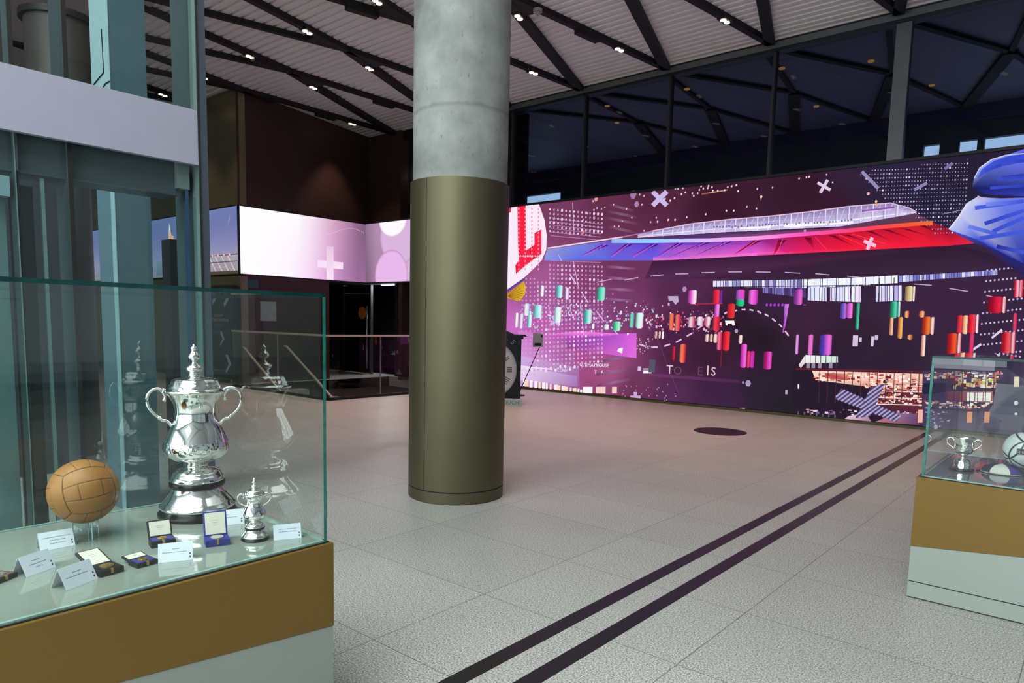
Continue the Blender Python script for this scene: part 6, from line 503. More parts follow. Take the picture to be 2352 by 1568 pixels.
(2906,1,493,5377,474,15,0,0,-18,-15,1),(2907,1,493,5386,442,9,0,0,-19,-9,2),(2908,1,491,4999,422,23,0,0,-22,-23,1),(2909,1,525,5261,468,25,0,-1,-13,-25,0),(2910,1,485,5028,423,10,0,-1,-11,-10,0),(2911,1,485,5175,444,33,1,0,-23,-32,0),(2912,1,491,5189,464,19,0,-1,-10,-18,0),(2913,1,491,5170,422,17,0,0,-12,-18,0),(2914,1,526,4941,427,23,1,0,-9,-23,-1),(2915,1,493,5390,481,30,0,0,-18,-30,0),(2916,1,526,5229,470,35,0,-1,-6,-34,-1),(2917,1,526,5289,463,26,0,0,-12,-26,0),(2918,1,525,4955,405,20,0,0,-21,-20,1),(2919,1,493,5068,445,32,0,0,-20,-32,0),(2920,1,492,5175,467,32,0,0,-17,-32,0),(2921,1,526,5028,422,11,0,0,-19,-11,1),(2922,1,525,5281,442,25,0,-1,-5,-24,-1),(2923,1,490,5153,438,30,1,0,-10,-31,-1),(2924,1,525,5139,439,23,0,-1,-10,-23,0),(2925,1,494,5417,452,14,0,-1,-8,-13,0),(2926,1,492,4998,436,36,0,-1,-4,-36,-2),(2927,1,490,5277,453,35,0,0,-13,-35,-1),(2928,1,526,5134,461,30,0,-1,-7,-29,-1),(2929,1,494,5137,422,22,1,1,-23,-23,1),(2930,1,485,5066,450,21,0,0,-17,-21,0),(2931,1,493,5368,459,21,1,1,-24,-22,1),(2932,1,490,5000,453,15,0,0,-9,-16,0),(2933,1,493,5140,467,34,0,0,-14,-34,0),(2934,1,526,5305,465,28,0,-1,-8,-27,0),(2935,1,526,5270,454,20,0,-1,-5,-20,-1),(2936,1,493,5338,442,34,0,-1,-5,-33,-2),(2937,1,526,5152,463,29,0,-1,-10,-29,-1),(2938,1,490,5316,455,23,0,1,-22,-23,1),(2939,1,490,5258,447,21,0,1,-19,-22,1),(2940,1,526,4997,435,21,0,-1,-13,-20,0),(2941,1,494,5192,445,12,1,0,-11,-13,1),(2942,1,492,5404,484,8,0,1,-19,-9,1),(2943,1,490,5179,462,11,0,0,-6,-12,0),(2944,1,491,5157,418,34,1,1,-26,-35,0),(2945,1,527,5375,382,18,0,0,-22,-18,1),(2946,1,492,5190,381,37,0,0,-16,-37,-1),(2947,1,491,5147,409,38,1,1,-24,-38,0),(2948,1,527,5149,384,43,1,1,-22,-44,-1),(2949,1,527,5376,378,24,1,0,-11,-24,-1),(2950,1,489,5305,403,39,0,1,-26,-39,0),(2951,1,485,5144,384,25,1,0,-13,-25,0),(2952,1,485,5283,403,18,1,0,-28,-17,2),(2953,1,491,5243,378,17,0,0,-24,-17,2),(2954,1,490,5389,394,13,0,1,-27,-13,2),(2955,1,491,5147,395,31,1,1,-21,-32,0),(2956,1,494,5354,408,21,0,-1,-11,-20,0),(2957,1,494,5267,420,42,0,0,-11,-42,-2),(2958,1,493,5245,383,20,0,0,-22,-20,0),(2959,1,493,5371,426,16,0,0,-9,-17,0),(2960,1,527,5320,422,37,1,-1,-13,-36,-1),(2961,1,494,5390,428,22,0,0,-7,-22,-1),(2962,1,494,5168,366,22,0,0,-11,-22,-1),(2963,1,527,5348,427,39,0,1,-28,-39,0),(2964,1,528,5263,392,15,1,0,-22,-15,1),(2965,1,494,5192,382,36,1,-1,-10,-35,-2),(2966,1,493,5139,414,21,0,1,-18,-22,0),(2967,1,490,5395,388,35,1,0,-21,-35,0),(2968,1,490,5316,379,31,0,0,-8,-32,-2),
(2969,1,492,5122,384,40,0,-1,-7,-40,-2),(2970,1,527,5171,392,29,1,0,-25,-29,0),(2971,1,485,5131,359,19,0,1,-27,-20,2),(2972,1,485,5231,379,36,0,0,-18,-36,-1),(2973,1,491,5330,376,37,0,1,-19,-38,-1),(2974,1,490,5195,407,14,1,1,-30,-14,2),(2975,1,491,5139,397,30,0,0,-21,-30,0),(2976,1,528,5377,422,16,0,0,-21,-16,1),(2977,1,489,5260,418,39,0,-1,-8,-39,-2),(2978,1,492,5123,396,28,1,0,-10,-29,-1),(2979,1,490,5368,408,12,0,1,-26,-12,2),(2980,1,489,5302,381,12,0,-1,-9,-11,0),(2981,1,485,5151,403,40,0,0,-21,-39,-1),(2982,1,528,5259,419,39,0,1,-20,-40,-1),(2983,1,492,5302,412,15,0,0,-10,-15,0),(2984,1,493,5166,403,16,1,0,-15,-16,1),(2985,1,527,5233,378,13,0,0,-15,-14,1),(2986,1,485,5362,380,35,1,0,-18,-35,-1),(2987,1,492,5278,393,16,0,0,-14,-16,0),(2988,1,492,5118,413,17,0,1,-29,-17,2),(2989,1,494,5343,381,21,0,-1,-9,-20,-1),(2990,1,527,5312,410,22,0,-1,-10,-21,0),(2991,1,528,5249,378,22,0,0,-13,-22,-1),(2992,1,528,5143,401,13,0,1,-23,-13,1),(2993,1,491,5233,374,36,0,0,-18,-36,-1),(2994,1,485,5242,419,14,0,0,-27,-13,2),(2995,1,528,5314,392,24,1,-1,-7,-24,-1),(2996,1,528,5199,368,17,0,1,-28,-17,2),(2997,1,527,5143,364,15,0,-1,-11,-15,0),(2998,1,490,5300,382,32,1,1,-27,-33,0),(2999,1,492,5181,379,36,0,1,-27,-36,0),(3000,1,492,5269,382,16,0,0,-19,-16,1),(3001,1,493,5390,389,11,0,1,-26,-11,2),(3002,1,490,5308,413,34,1,0,-17,-34,-1),(3003,1,528,5222,372,33,0,0,-16,-33,-1),(3004,1,527,5211,385,35,1,0,-28,-34,0),(3005,1,492,5273,396,11,0,1,-18,-12,1),(3006,1,485,5225,365,32,1,-1,-7,-32,-2),(3007,1,527,5248,422,24,1,-1,-12,-24,0),(3008,1,527,5300,404,28,1,0,-26,-28,1),(3009,1,493,5281,398,28,0,0,-17,-28,0),(3010,1,489,5347,430,15,0,0,-14,-15,0),(3011,1,493,5273,373,32,1,-1,-11,-32,-1),(3012,1,490,5178,409,12,0,-1,-13,-12,0),(3013,1,492,5119,393,42,0,0,-23,-42,-1),(3014,1,529,4930,359,149,18,6,-72,-148,-29),(3015,4,276,530,531,532,5084,311,298,25,2,-86,-295,-4),(3016,4,533,534,534,533,5223,313,46,4,2,-65,-46,-4),(3017,4,533,534,534,533,5275,317,45,4,2,-64,-45,-4),(3018,4,533,534,534,533,5325,321,45,4,2,-64,-45,-4),(3019,1,489,5246,241,22,0,0,-14,-22,0),(3020,1,535,5186,227,13,1,0,-6,-14,-1),(3021,1,490,5412,253,19,0,0,-11,-20,-1),(3022,1,494,5370,224,17,1,-1,-7,-16,-1),(3023,1,491,5136,215,20,1,0,-9,-21,-1),(3024,1,491,5397,248,22,1,0,-17,-22,0),(3025,1,490,5117,208,25,1,-1,-6,-25,-2),(3026,1,491,5245,213,9,1,0,-13,-10,0),(3027,1,492,5431,223,10,1,-1,-11,-9,1),(3028,1,494,5219,204,13,1,-1,-6,-13,0),(3029,1,492,5295,227,10,0,-1,-12,-9,0),
(3030,1,492,5379,253,23,1,-1,-4,-23,-2),(3031,1,490,4960,218,9,0,-1,-6,-9,0),(3032,1,491,5070,205,22,1,-1,-6,-22,-2),(3033,1,485,4986,199,16,0,-1,-7,-16,-1),(3034,1,493,5318,221,23,1,0,-10,-24,-1),(3035,1,491,5425,223,17,1,0,-9,-18,0),(3036,1,492,5429,233,20,1,0,-16,-20,0),(3037,1,490,5258,227,24,1,-1,-5,-24,-2),(3038,1,535,5222,210,10,0,-1,-16,-9,1),(3039,1,493,5122,225,25,1,0,-9,-25,-1),(3040,1,494,4948,228,23,1,-1,-7,-23,-1),(3041,1,490,5172,219,22,1,0,-14,-22,-1),(3042,1,490,5428,269,23,1,-1,-9,-23,-1),(3043,1,493,5165,237,20,1,0,-18,-20,0),(3044,1,485,5406,236,12,1,-1,-9,-12,0),(3045,1,535,5172,199,15,0,-1,-9,-14,-1),(3046,1,492,5408,228,16,1,0,-7,-17,-1),(3047,1,535,5341,254,10,0,-1,-13,-9,0),(3048,1,491,5230,229,9,1,0,-9,-10,0),(3049,1,535,5367,261,20,1,0,-10,-21,-1),(3050,1,535,5138,241,25,0,0,-11,-25,-1),(3051,1,489,5093,239,21,1,0,-17,-21,0),(3052,1,493,5114,234,21,1,0,-15,-21,0),(3053,1,535,5175,208,25,1,-1,-12,-25,-1),(3054,1,491,5170,216,25,1,-1,-7,-25,-2),(3055,1,489,5359,248,9,0,0,-6,-10,-1),(3056,1,490,5318,229,26,1,-1,-13,-25,-1),(3057,1,489,5153,218,18,1,-1,-7,-18,-1),(3058,1,491,5053,196,17,0,0,-18,-17,0),(3059,1,490,5271,248,26,1,-1,-7,-26,-2),(3060,1,490,5412,221,21,0,0,-15,-21,-1),(3061,1,485,4966,218,21,1,0,-16,-21,0),(3062,1,535,4963,182,28,1,0,-16,-28,-1),(3063,1,535,5131,203,8,0,0,-14,-9,1),(3064,1,535,5019,237,25,0,0,-14,-25,0),(3065,1,490,5107,231,26,1,0,-12,-27,-1),(3066,1,485,5096,197,9,1,0,-16,-9,0),(3067,1,485,5393,226,8,0,0,-10,-8,0),(3068,1,485,5339,239,23,1,-1,-6,-23,-2),(3069,1,493,5085,223,26,1,-1,-12,-25,-1),(3070,1,492,5148,237,21,1,0,-13,-22,-1),(3071,1,490,5296,210,18,1,0,-7,-19,-1),(3072,1,491,4992,196,13,1,-1,-10,-13,-1),(3073,1,535,5148,203,15,1,0,-14,-15,0),(3074,1,492,5050,225,8,0,-1,-8,-8,0),(3075,1,490,5054,217,27,1,-1,-8,-27,-1),(3076,1,492,5367,228,19,1,-1,-11,-18,0),(3077,1,490,4986,231,15,0,-1,-7,-15,0),(3078,1,490,5372,262,21,0,-1,-5,-21,-1),(3079,1,492,5308,219,20,0,-1,-8,-19,-1),(3080,1,535,5147,234,12,1,0,-17,-12,0),(3081,1,490,5404,260,13,0,0,-12,-13,0),(3082,1,491,5369,255,12,0,0,-9,-13,0),(3083,1,485,5273,220,19,1,-1,-15,-18,0),(3084,1,490,5005,225,22,1,-1,-6,-22,-2),(3085,1,493,5030,231,19,0,-1,-10,-19,0),(3086,1,489,5193,210,22,0,0,-16,-22,0),(3087,1,494,5157,230,15,1,-1,-6,-15,0),(3088,1,535,5315,236,8,0,-1,-8,-8,0),(3089,1,485,5178,240,24,1,0,-17,-24,0),(3090,1,489,5410,246,26,1,-1,-4,-26,-2),(3091,1,492,5258,222,20,1,0,-13,-20,-1),(3092,1,494,5215,220,12,0,0,-13,-12,0),
(3093,1,493,4989,195,12,0,-1,-10,-12,0),(3094,1,494,5233,205,26,1,0,-18,-26,-1),(3095,1,493,5406,255,19,1,-1,-14,-18,0),(3096,1,489,5077,221,17,1,0,-13,-17,0),(3097,1,493,5017,223,22,1,-1,-14,-21,0),(3098,1,492,5199,203,12,0,-1,-8,-12,0),(3099,1,485,4987,217,27,1,0,-14,-27,-1),(3100,1,485,5425,267,24,1,-1,-5,-24,-2),(3101,1,491,5238,206,23,1,-1,-6,-23,-2),(3102,1,492,5072,211,19,1,-1,-10,-19,0),(3103,1,489,5232,226,27,1,0,-14,-27,-1),(3104,1,490,5330,235,21,1,0,-13,-22,-1),(3105,1,535,5424,232,12,0,0,-13,-12,1),(3106,1,485,5394,246,17,0,0,-14,-17,0),(3107,1,492,5194,230,22,1,0,-15,-22,0),(3108,1,490,5343,250,20,1,0,-11,-21,-1),(3109,5,536,537,538,539,540,5398,394,160,-4,27,-325,-266,1,66,168),(3110,1,541,5081,469,13,-279,5,0,-14,279),(3111,1,541,5131,472,14,-277,4,0,-14,277),(3112,1,541,5180,475,14,-275,5,0,-14,275),(3113,1,541,5229,478,15,-274,4,1,-14,273),(3114,1,541,5278,481,14,-272,4,0,-14,272),(3115,1,541,5326,484,14,-270,4,0,-14,270),(3116,1,541,5373,487,14,-269,5,0,-15,269),(3117,1,149,5497,448,30,2,3,-71,-31,-3),(3118,1,542,5235,171,32,3,3,-81,-33,-4),(3119,1,497,5342,182,32,3,2,-80,-31,-4),(3120,1,543,5035,118,6,0,0,-8,-6,0),(3121,1,39,5014,95,6,0,0,-12,-7,0),(3122,1,39,5035,119,13,1,-1,-9,-13,0),(3123,1,543,5064,105,14,1,-1,-4,-15,-1),(3124,1,39,5009,116,10,1,0,-11,-11,0),(3125,1,543,5066,48,8,1,-1,-13,-8,0),(3126,1,544,5000,118,8,1,-1,-10,-8,1),(3127,1,544,5069,84,17,1,-1,-6,-17,-1),(3128,1,543,5075,156,20,1,0,-9,-20,-1),(3129,1,543,5027,72,10,1,0,-13,-10,0),(3130,1,545,4999,89,9,0,-1,-8,-9,0),(3131,1,544,5049,27,8,0,-1,0,-8,0),(3132,1,544,5122,104,15,1,-1,-6,-15,-1),(3133,1,39,4990,29,11,0,-1,-2,-11,0),(3134,1,39,4983,30,11,1,0,-4,-11,0),(3135,1,39,4990,38,16,1,-1,-5,-16,-1),(3136,1,544,5098,157,12,0,-1,-8,-12,0),(3137,1,543,5032,60,16,1,-1,-6,-16,-1),(3138,1,545,5107,32,14,1,-1,-4,-14,-1),(3139,1,39,5111,81,15,1,-1,-12,-14,-1),(3140,1,543,4981,167,9,1,0,-12,-9,0),(3141,1,39,5019,41,20,1,-1,-12,-19,-1),(3142,1,544,4976,107,12,0,-1,-6,-12,0),(3143,1,39,4988,89,20,1,0,-11,-20,-1),(3144,1,545,4991,120,10,1,-1,-8,-10,0),(3145,1,39,4993,126,20,1,-1,-3,-20,-2),(3146,1,545,4984,50,12,1,0,-13,-12,0),(3147,1,544,5078,162,9,0,-1,-6,-9,-1),(3148,1,544,5094,29,13,1,-1,-3,-13,0),(3149,1,39,5091,160,13,1,-1,-8,-13,-1),(3150,1,39,5093,165,10,1,-1,-5,-10,0),(3151,1,544,4978,160,9,1,0,-10,-10,0),(3152,1,39,5123,48,7,0,0,-11,-8,0),(3153,1,545,5113,144,13,0,-1,-5,-13,-1),(3154,1,544,4962,146,17,0,0,-10,-17,0),(3155,1,544,4975,140,14,1,-1,-5,-14,-1),
(3156,1,544,4979,115,9,1,0,-14,-9,1),(3157,1,544,4991,139,12,0,-1,-8,-11,0),(3158,1,544,4981,134,15,0,-1,-4,-15,-1),(3159,1,39,5015,57,11,0,-1,-7,-11,-1),(3160,1,544,5119,92,9,0,-1,-9,-9,0),(3161,1,39,5024,105,14,0,0,-13,-15,0),(3162,1,545,4996,78,11,1,-1,-8,-11,-1),(3163,1,39,4969,87,11,1,-1,-10,-10,0),(3164,1,544,5105,166,7,1,-1,-5,-7,0),(3165,1,543,5047,140,17,1,-1,-8,-17,-1),(3166,1,543,5014,150,10,1,0,-10,-11,0),(3167,1,543,5000,159,15,1,-1,-3,-15,-2),(3168,1,543,5019,103,16,1,-1,-5,-16,-1),(3169,1,544,4998,156,12,1,0,-11,-13,0),(3170,1,39,4998,130,6,0,-1,-10,-6,0),(3171,1,543,5112,95,19,1,-1,-7,-19,-2),(3172,1,544,5010,98,20,1,-1,-8,-19,-1),(3173,1,39,5023,27,7,0,-1,0,-7,0),(3174,1,543,5020,133,8,1,-1,-8,-8,0),(3175,1,544,5078,85,15,1,-1,-9,-15,0),(3176,1,543,5027,91,6,1,-1,-6,-6,0),(3177,1,544,4991,27,14,0,-1,0,-14,0),(3178,1,545,5015,27,11,0,0,0,-12,0),(3179,1,39,5105,71,6,0,-1,-4,-6,0),(3183,1,548,4349,276,458,-183,-39,-49,-464,142),(3184,1,549,4316,197,66,63,-7,9,-67,-62),(3185,1,549,4331,174,79,75,-8,9,-79,-74),(3186,1,549,4361,165,76,73,-8,9,-76,-72),(3187,1,549,4390,156,74,71,-7,10,-75,-71),(3188,1,549,4419,147,72,69,-7,10,-72,-69),(3189,1,549,4449,138,69,67,-7,10,-70,-67),(3190,1,549,4477,129,68,66,-8,9,-67,-65),(3191,1,549,4506,121,65,63,-7,10,-66,-64),(3192,1,549,4535,112,63,62,-8,9,-63,-62),(3193,1,549,4563,103,61,60,-7,10,-62,-60),(3194,1,549,4591,95,59,58,-7,9,-59,-58),(3195,1,549,4619,86,57,56,-7,10,-57,-56),(3196,1,549,4647,78,55,54,-7,9,-55,-54),(3197,1,549,4675,69,53,53,-8,9,-53,-53),(3198,1,549,4702,61,51,51,-7,9,-51,-51),(3199,1,549,4730,52,49,50,-8,9,-49,-49),(3200,1,549,4757,44,47,48,-8,9,-46,-48),(3201,1,548,4573,305,98,35,-87,-270,-112,-30),(3202,1,549,4554,240,86,82,-8,10,-86,-83),(3203,1,549,4532,182,136,132,-7,10,-137,-132),(3204,1,549,4510,124,141,138,-7,9,-142,-137),(3205,1,549,4488,66,146,143,-7,10,-147,-144),(3206,1,549,4501,42,116,114,-7,10,-117,-114),(3207,1,549,4552,56,48,47,-8,10,-48,-48),(3208,1,550,4015,52,-2,-25,13,0,1,25),(3209,1,550,4065,52,-1,-25,13,0,1,25),(3210,1,550,4116,52,-1,-25,12,0,1,25),(3211,1,550,4165,52,-1,-25,13,0,1,25),(3212,1,550,4214,52,-1,-25,13,0,1,25),(3213,1,550,4263,52,-1,-25,12,0,1,24),(3214,1,550,4311,51,-1,-24,12,0,1,24),(3215,1,551,3504,27,48,0,0,8,-48,-5),(3216,1,180,3999,283,3,-38,12,1,-2,38),(3217,1,461,3899,226,18,1,1,-37,-18,-2),(3218,1,552,355,2043,766,0,86,-180,36,-165,0,-153,-57,-110,-107,-86,-134,-96,-253,-152,-307,-154),
(3219,1,553,817,2043,120,0,24,-494,116,56,-5,127,97,32,9,-263,-200,-105,-161,-101,-10,97,50,51,-19,184),(3220,1,553,557,2043,164,0,3,-62,-164,-6),(3298,7,556,557,558,559,560,561,562,693,1071,247,143,28,-72,-10,-78,-68,-72,-71,5,-125,30),(3299,1,563,709,1045,162,113,-5,3,-161,-113),(3300,1,563,709,1045,196,88,-3,4,-197,-88),(3301,1,563,708,1044,223,61,-3,5,-222,-61),(3302,1,563,708,1044,239,30,-2,5,-239,-30),(3303,1,563,707,1044,245,-1,0,5,-245,1),(3304,1,563,706,1044,242,-33,1,5,-242,33),(3305,1,563,706,1044,226,-63,2,4,-226,64),(3306,1,563,705,1045,202,-92,4,4,-202,92),(3307,1,564,702,1096,253,132,-18,20,-255,-132),(3308,11,565,566,567,568,569,570,571,572,573,573,573,5438,2035,-117,-34,-85,-19,-67,-49,-29,-64,-7,-73,73,-53,108,-17,152,-20,547,5,-25,276),(3309,8,574,575,576,574,577,578,579,580,5439,2018,-117,-29,-75,-20,-64,-47,-24,-61,18,13,95,49,154,20),(3310,1,581,5420,2003,-99,2,1,-8,100,-1),(3311,1,582,5320,2005,-85,-19,2,-8,85,19),(3312,1,583,5234,1985,-67,-49,5,-7,66,50),(3313,1,581,5166,1935,-28,-70,6,-4,28,70),(3314,4,584,585,585,584,5204,1900,96,25,-7,21,-97,-25),(3315,4,584,585,585,584,5281,1831,155,12,-5,21,-155,-12),(3316,4,584,585,585,584,5246,1774,195,-5,-3,21,-195,5),(3317,4,584,585,585,584,5348,1937,79,2,-4,20,-79,-1),(3318,4,586,587,576,584,5302,1860,131,0,3,-36,-80,-3),(3319,11,588,589,590,591,592,593,594,579,595,596,597,5168,1728,147,-23,152,-8,551,-41,53,-586,-586,172,-203,118,-82,63,-191,87,63,105,40,78),(3320,4,598,591,591,598,5166,1637,285,24,-5,27,-286,-23),(3321,4,585,591,591,585,5236,1522,223,74,-9,26,-224,-73),(3322,4,576,591,591,576,5289,1463,175,85,-11,25,-176,-84),(3323,4,599,591,591,599,5211,1418,258,33,-5,27,-259,-32),(3324,4,593,591,591,593,5316,1357,161,-50,3,26,-161,51),(3325,4,600,591,591,600,5230,1656,191,2,-4,27,-191,-1),(3326,4,601,591,591,601,5131,1510,177,-67,4,26,-176,68),(3327,1,602,5076,1606,40,78,-8,6,-39,-78),(3328,1,602,5015,1506,63,100,-6,6,-64,-99),(3329,1,32,5167,1723,48,-29,5,16,-47,29),(3330,6,603,604,605,606,607,608,5009,1510,191,-87,147,-97,139,-90,28,-98,-302,241),]
PALETTE = [(100,50,80),(130,90,120),(120,60,100),(150,105,150),(190,140,185),(215,130,210),(180,90,170),(160,90,150),(215,160,225),(215,175,235),(170,115,175),(150,85,140),(205,150,210),(240,220,250),(175,130,200),(165,110,175),(235,205,245),(190,80,190),(170,80,200),(225,100,225),(235,110,225),(120,60,200),(140,70,140),(225,95,210),(250,130,225),(240,120,230),(200,80,200),(140,120,175),(140,125,180),(225,215,250),(200,190,235),(225,190,215),(190,180,225),(245,245,255),(235,225,250),(210,200,240),(160,140,185),(120,105,160),(250,250,255),(90,70,130),(190,170,220),(75,55,100),(85,60,115),(95,60,90),(90,60,85),(95,55,75),(150,60,110),(120,80,140),(75,55,110),(235,215,225),(170,120,170),(150,150,215),(120,130,220),(90,110,230),(130,150,235),(110,80,200),(95,100,225),(90,60,205),(110,95,230),(85,50,180),(225,110,205),(120,40,150),(250,100,215),(170,20,80),(235,40,110),(200,20,50),(250,30,60),(190,20,45),(255,40,70),(200,30,40),(150,20,40),(240,30,60),(120,20,40),(235,30,60),(210,30,60),(235,40,70),(255,120,210),(255,130,215),(255,45,70),(45,25,140),(150,70,200),(225,90,190),(95,10,40),(220,25,60),(255,60,70),(150,190,250),(140,210,255),(225,185,250),(255,160,225),(255,95,200),(250,70,130),(255,70,80),(250,95,50),(240,110,50),(250,195,225),(60,30,60),(50,30,50),(50,35,60),(50,35,65),(60,40,65),(55,35,60),(65,35,65),(90,45,85),(205,175,210),(235,235,250),(225,225,255),(150,150,205),(120,110,170),(190,185,230),(245,250,255),(235,240,255),(250,255,250),(150,150,225),(225,230,255),(185,185,240),(120,120,200),(215,215,255),(225,235,255),(240,250,255),(240,225,255),(215,215,250),(235,235,255),(190,180,240),(130,120,190),(80,60,120),(110,100,170),(60,45,90),(55,40,75),(45,35,65),(205,165,205),(240,215,240),(215,165,215),(150,140,175),(215,210,235),(200,185,225),(205,185,235),(225,205,235),(215,180,240),(200,170,215),(150,140,185),(140,130,180),(120,110,160),(225,190,235),(220,205,235),(225,210,235),(150,150,190),(235,205,225),(150,90,80),(225,165,140),(250,225,200),(190,80,90),(225,185,215),(225,150,140),(240,110,130),(165,120,170),(170,130,175),(140,90,170),(235,190,235),(240,190,150),(230,170,120),(235,190,190),(170,140,185),(170,150,195),(180,150,190),(170,140,180),(225,195,225),(170,130,205),(235,225,245),(120,80,150),(215,185,235),(150,220,215),(240,240,250),(190,120,200),(200,60,90),(235,180,200),(150,100,150),(240,225,235),(225,130,160),(125,130,135),(235,245,255),(250,245,250),(165,160,165),(60,115,115),(90,215,210),(215,250,250),(145,165,165),(130,130,135),(200,150,220),(135,105,145),(45,115,95),(60,215,165),(160,235,225),(110,155,150),(190,220,245),(130,145,160),(75,120,120),(120,225,225),(225,240,250),(150,160,165),(110,130,130),(200,245,245),(50,115,110),(70,215,200),(225,245,240),(150,160,160),(120,115,130),(225,210,250),(70,125,120),(110,230,220),(75,120,110),(120,225,200),(90,200,180),(70,135,125),(105,130,125),(190,250,230),(110,130,125),(200,240,230),(45,115,90),(60,210,150),(190,240,220),(130,160,145),(125,55,115),(230,80,210),(255,235,245),(170,155,160),(120,35,45),(220,30,60),(250,60,90),(165,50,70),(75,40,105),(120,50,190),(90,40,160),(70,40,110),(105,60,120),(190,90,220),(245,70,200),(160,55,135),(30,105,70),(20,190,110),(60,205,150),(50,140,105),(130,70,125),(245,110,230),(230,60,200),(155,50,135),(120,60,125),(225,90,230),(250,150,230),(165,105,155),(240,60,60),(160,50,50),(90,45,95),(150,60,170),(245,110,215),(160,80,145),(130,80,60),(250,130,90),(240,90,80),(160,70,65),(130,75,70),(250,120,110),(225,60,70),(150,50,55),(125,115,125),(235,215,230),(220,80,110),(145,65,80),(130,125,130),(245,235,245),(235,190,215),(155,130,145),(120,70,90),(225,110,150),(130,45,60),(245,60,90),(145,35,50),(130,70,90),(250,110,160),(225,40,80),(150,40,65),(125,35,45),(230,30,55),(250,60,70),(165,50,55),(120,45,110),(225,60,200),(250,110,230),(165,80,155),(125,40,60),(230,50,90),(235,70,120),(155,55,85),(125,40,105),(230,50,190),(215,40,170),(145,40,115),(95,35,70),(170,30,110),(245,80,210),(160,65,140),(90,30,40),(150,20,50),(215,40,70),(145,40,55),(225,45,60),(150,40,50),(125,105,95),(235,190,170),(155,130,115),(125,110,105),(235,200,190),(240,200,190),(160,135,130),(125,105,100),(235,190,180),(245,225,215),(160,150,145),(120,90,90),(225,150,150),(240,210,200),(160,140,135),(130,120,115),(250,225,210),(155,130,125),(130,110,110),(240,205,195),(250,230,215),(165,155,145),(125,95,125),(235,165,235),(225,130,220),(150,95,145),(130,75,115),(245,120,215),(235,110,205),(155,80,140),(60,45,105),(90,60,190),(245,110,225),(160,80,150),(105,90,70),(190,160,110),(235,225,170),(155,150,115),(130,125,125),(250,235,235),(250,220,225),(165,145,150),(65,55,110),(95,80,200),(190,110,220),(130,80,145),(115,60,115),(215,90,215),(165,95,150),(35,90,75),(30,160,120),(80,200,170),(65,135,115),(35,90,70),(30,150,110),(95,215,180),(70,145,125),(45,100,90),(60,180,150),(235,240,240),(155,160,160),(130,90,70),(250,150,110),(240,210,170),(160,140,115),(120,80,45),(225,130,60),(250,190,110),(165,130,80),(130,105,80),(250,190,130),(225,100,50),(150,75,45),(130,80,55),(240,130,80),(250,200,140),(165,135,100),(105,40,30),(190,50,25),(245,130,50),(160,95,45),(130,120,120),(245,190,200),(160,130,135),(130,90,80),(245,150,130),(250,235,225),(165,155,150),(120,40,45),(225,40,60),(250,70,80),(165,55,65),(130,95,80),(250,170,130),(250,225,180),(165,150,125),(120,30,40),(225,25,45),(245,70,100),(160,55,75),(250,170,190),(165,115,130),(110,30,35),(200,25,35),(250,90,50),(165,70,45),(135,115,120),(250,215,220),(245,120,130),(160,85,95),(125,40,70),(235,50,110),(225,60,120),(150,50,85),(90,25,40),(160,15,40),(155,40,55),(135,120,120),(250,225,225),(250,150,170),(165,105,115),(105,30,40),(190,20,40),(245,90,100),(160,70,75),(135,105,110),(250,190,200),(250,110,140),(165,80,100),(125,35,50),(235,30,70),(250,190,210),(165,130,140),(130,90,100),(250,150,180),(215,30,60),(125,50,70),(235,70,110),(215,40,90),(145,40,70),(130,95,70),(240,170,110),(180,90,50),(125,70,45),(110,55,120),(200,80,220),(135,65,145),(190,70,220),(190,100,230),(150,60,210),(200,80,210),(140,60,200),(215,30,70),(160,20,40),(245,240,235),(190,170,200),(215,195,225),(250,235,245),(250,220,190),(245,210,200),(240,225,245),(150,140,160),(215,190,225),(85,85,110),(205,170,190),(190,130,180),(110,55,105),(75,40,75),(120,60,110),(230,220,215),(190,235,205),(200,225,215),(240,235,235),(225,190,180),(60,50,70),(150,140,165),(120,30,45),(40,30,45),(255,215,195),(250,200,180),(200,110,100),(225,150,130),(255,225,210),(255,245,235),(255,235,220),(255,220,190),(120,40,50),(225,130,110),(190,70,70),(80,30,45),(190,80,80),(225,150,120),(200,90,90),(100,45,60),(120,50,60),(90,40,55),(60,35,55),(235,90,90),(60,30,50),(70,35,60),(250,225,215),(75,40,55),(80,60,90),(120,90,140),(240,220,235),(230,200,215),(190,150,180),(160,110,150),(225,190,205),(150,110,150),(110,70,100),(90,60,100),(190,120,130),(245,180,160),(70,55,85),(75,65,90),(90,85,105),(70,60,85),(75,60,95),(200,190,225),(120,110,150),(225,200,120),(190,150,90),(40,40,65),(190,120,110),(190,110,110),(110,60,80),(250,240,240),(255,250,245),(150,120,170),(120,120,135),(110,110,125),(85,80,100),(80,70,100),(130,125,140),(80,50,70),(235,150,110),(215,200,235),(150,130,200),(120,100,170),(225,225,235),(235,235,240),(80,75,105),(180,165,220),(95,90,115),(235,200,215),(250,235,250),(250,35,70),(255,150,170),(255,235,240),(180,130,30),(215,160,40),(235,200,60),(230,190,50),(225,185,60),(215,170,50),(200,140,40),(150,100,25),(90,70,150),(80,90,215),(110,125,235),(130,145,240),(150,165,245),(90,110,225),(25,30,90),(30,35,100),(45,55,160),(60,75,205),(70,90,215),(55,75,205),(60,80,210),(80,100,220),(65,85,215),(60,80,215),(55,70,205),(190,200,240),(200,210,240),(215,220,240),(60,80,205),(50,65,190),(50,60,180),(45,55,165),(190,195,240),(110,130,240),(80,100,225),(70,90,220),(30,40,120),(40,50,150),(45,60,190),(190,200,245),(200,205,240),(215,215,240),(75,95,220),(65,85,210),(120,140,240),(105,130,240),(225,225,245),(60,90,210),(50,60,170),(35,40,120),(40,40,110),(45,35,75),(60,35,60)]
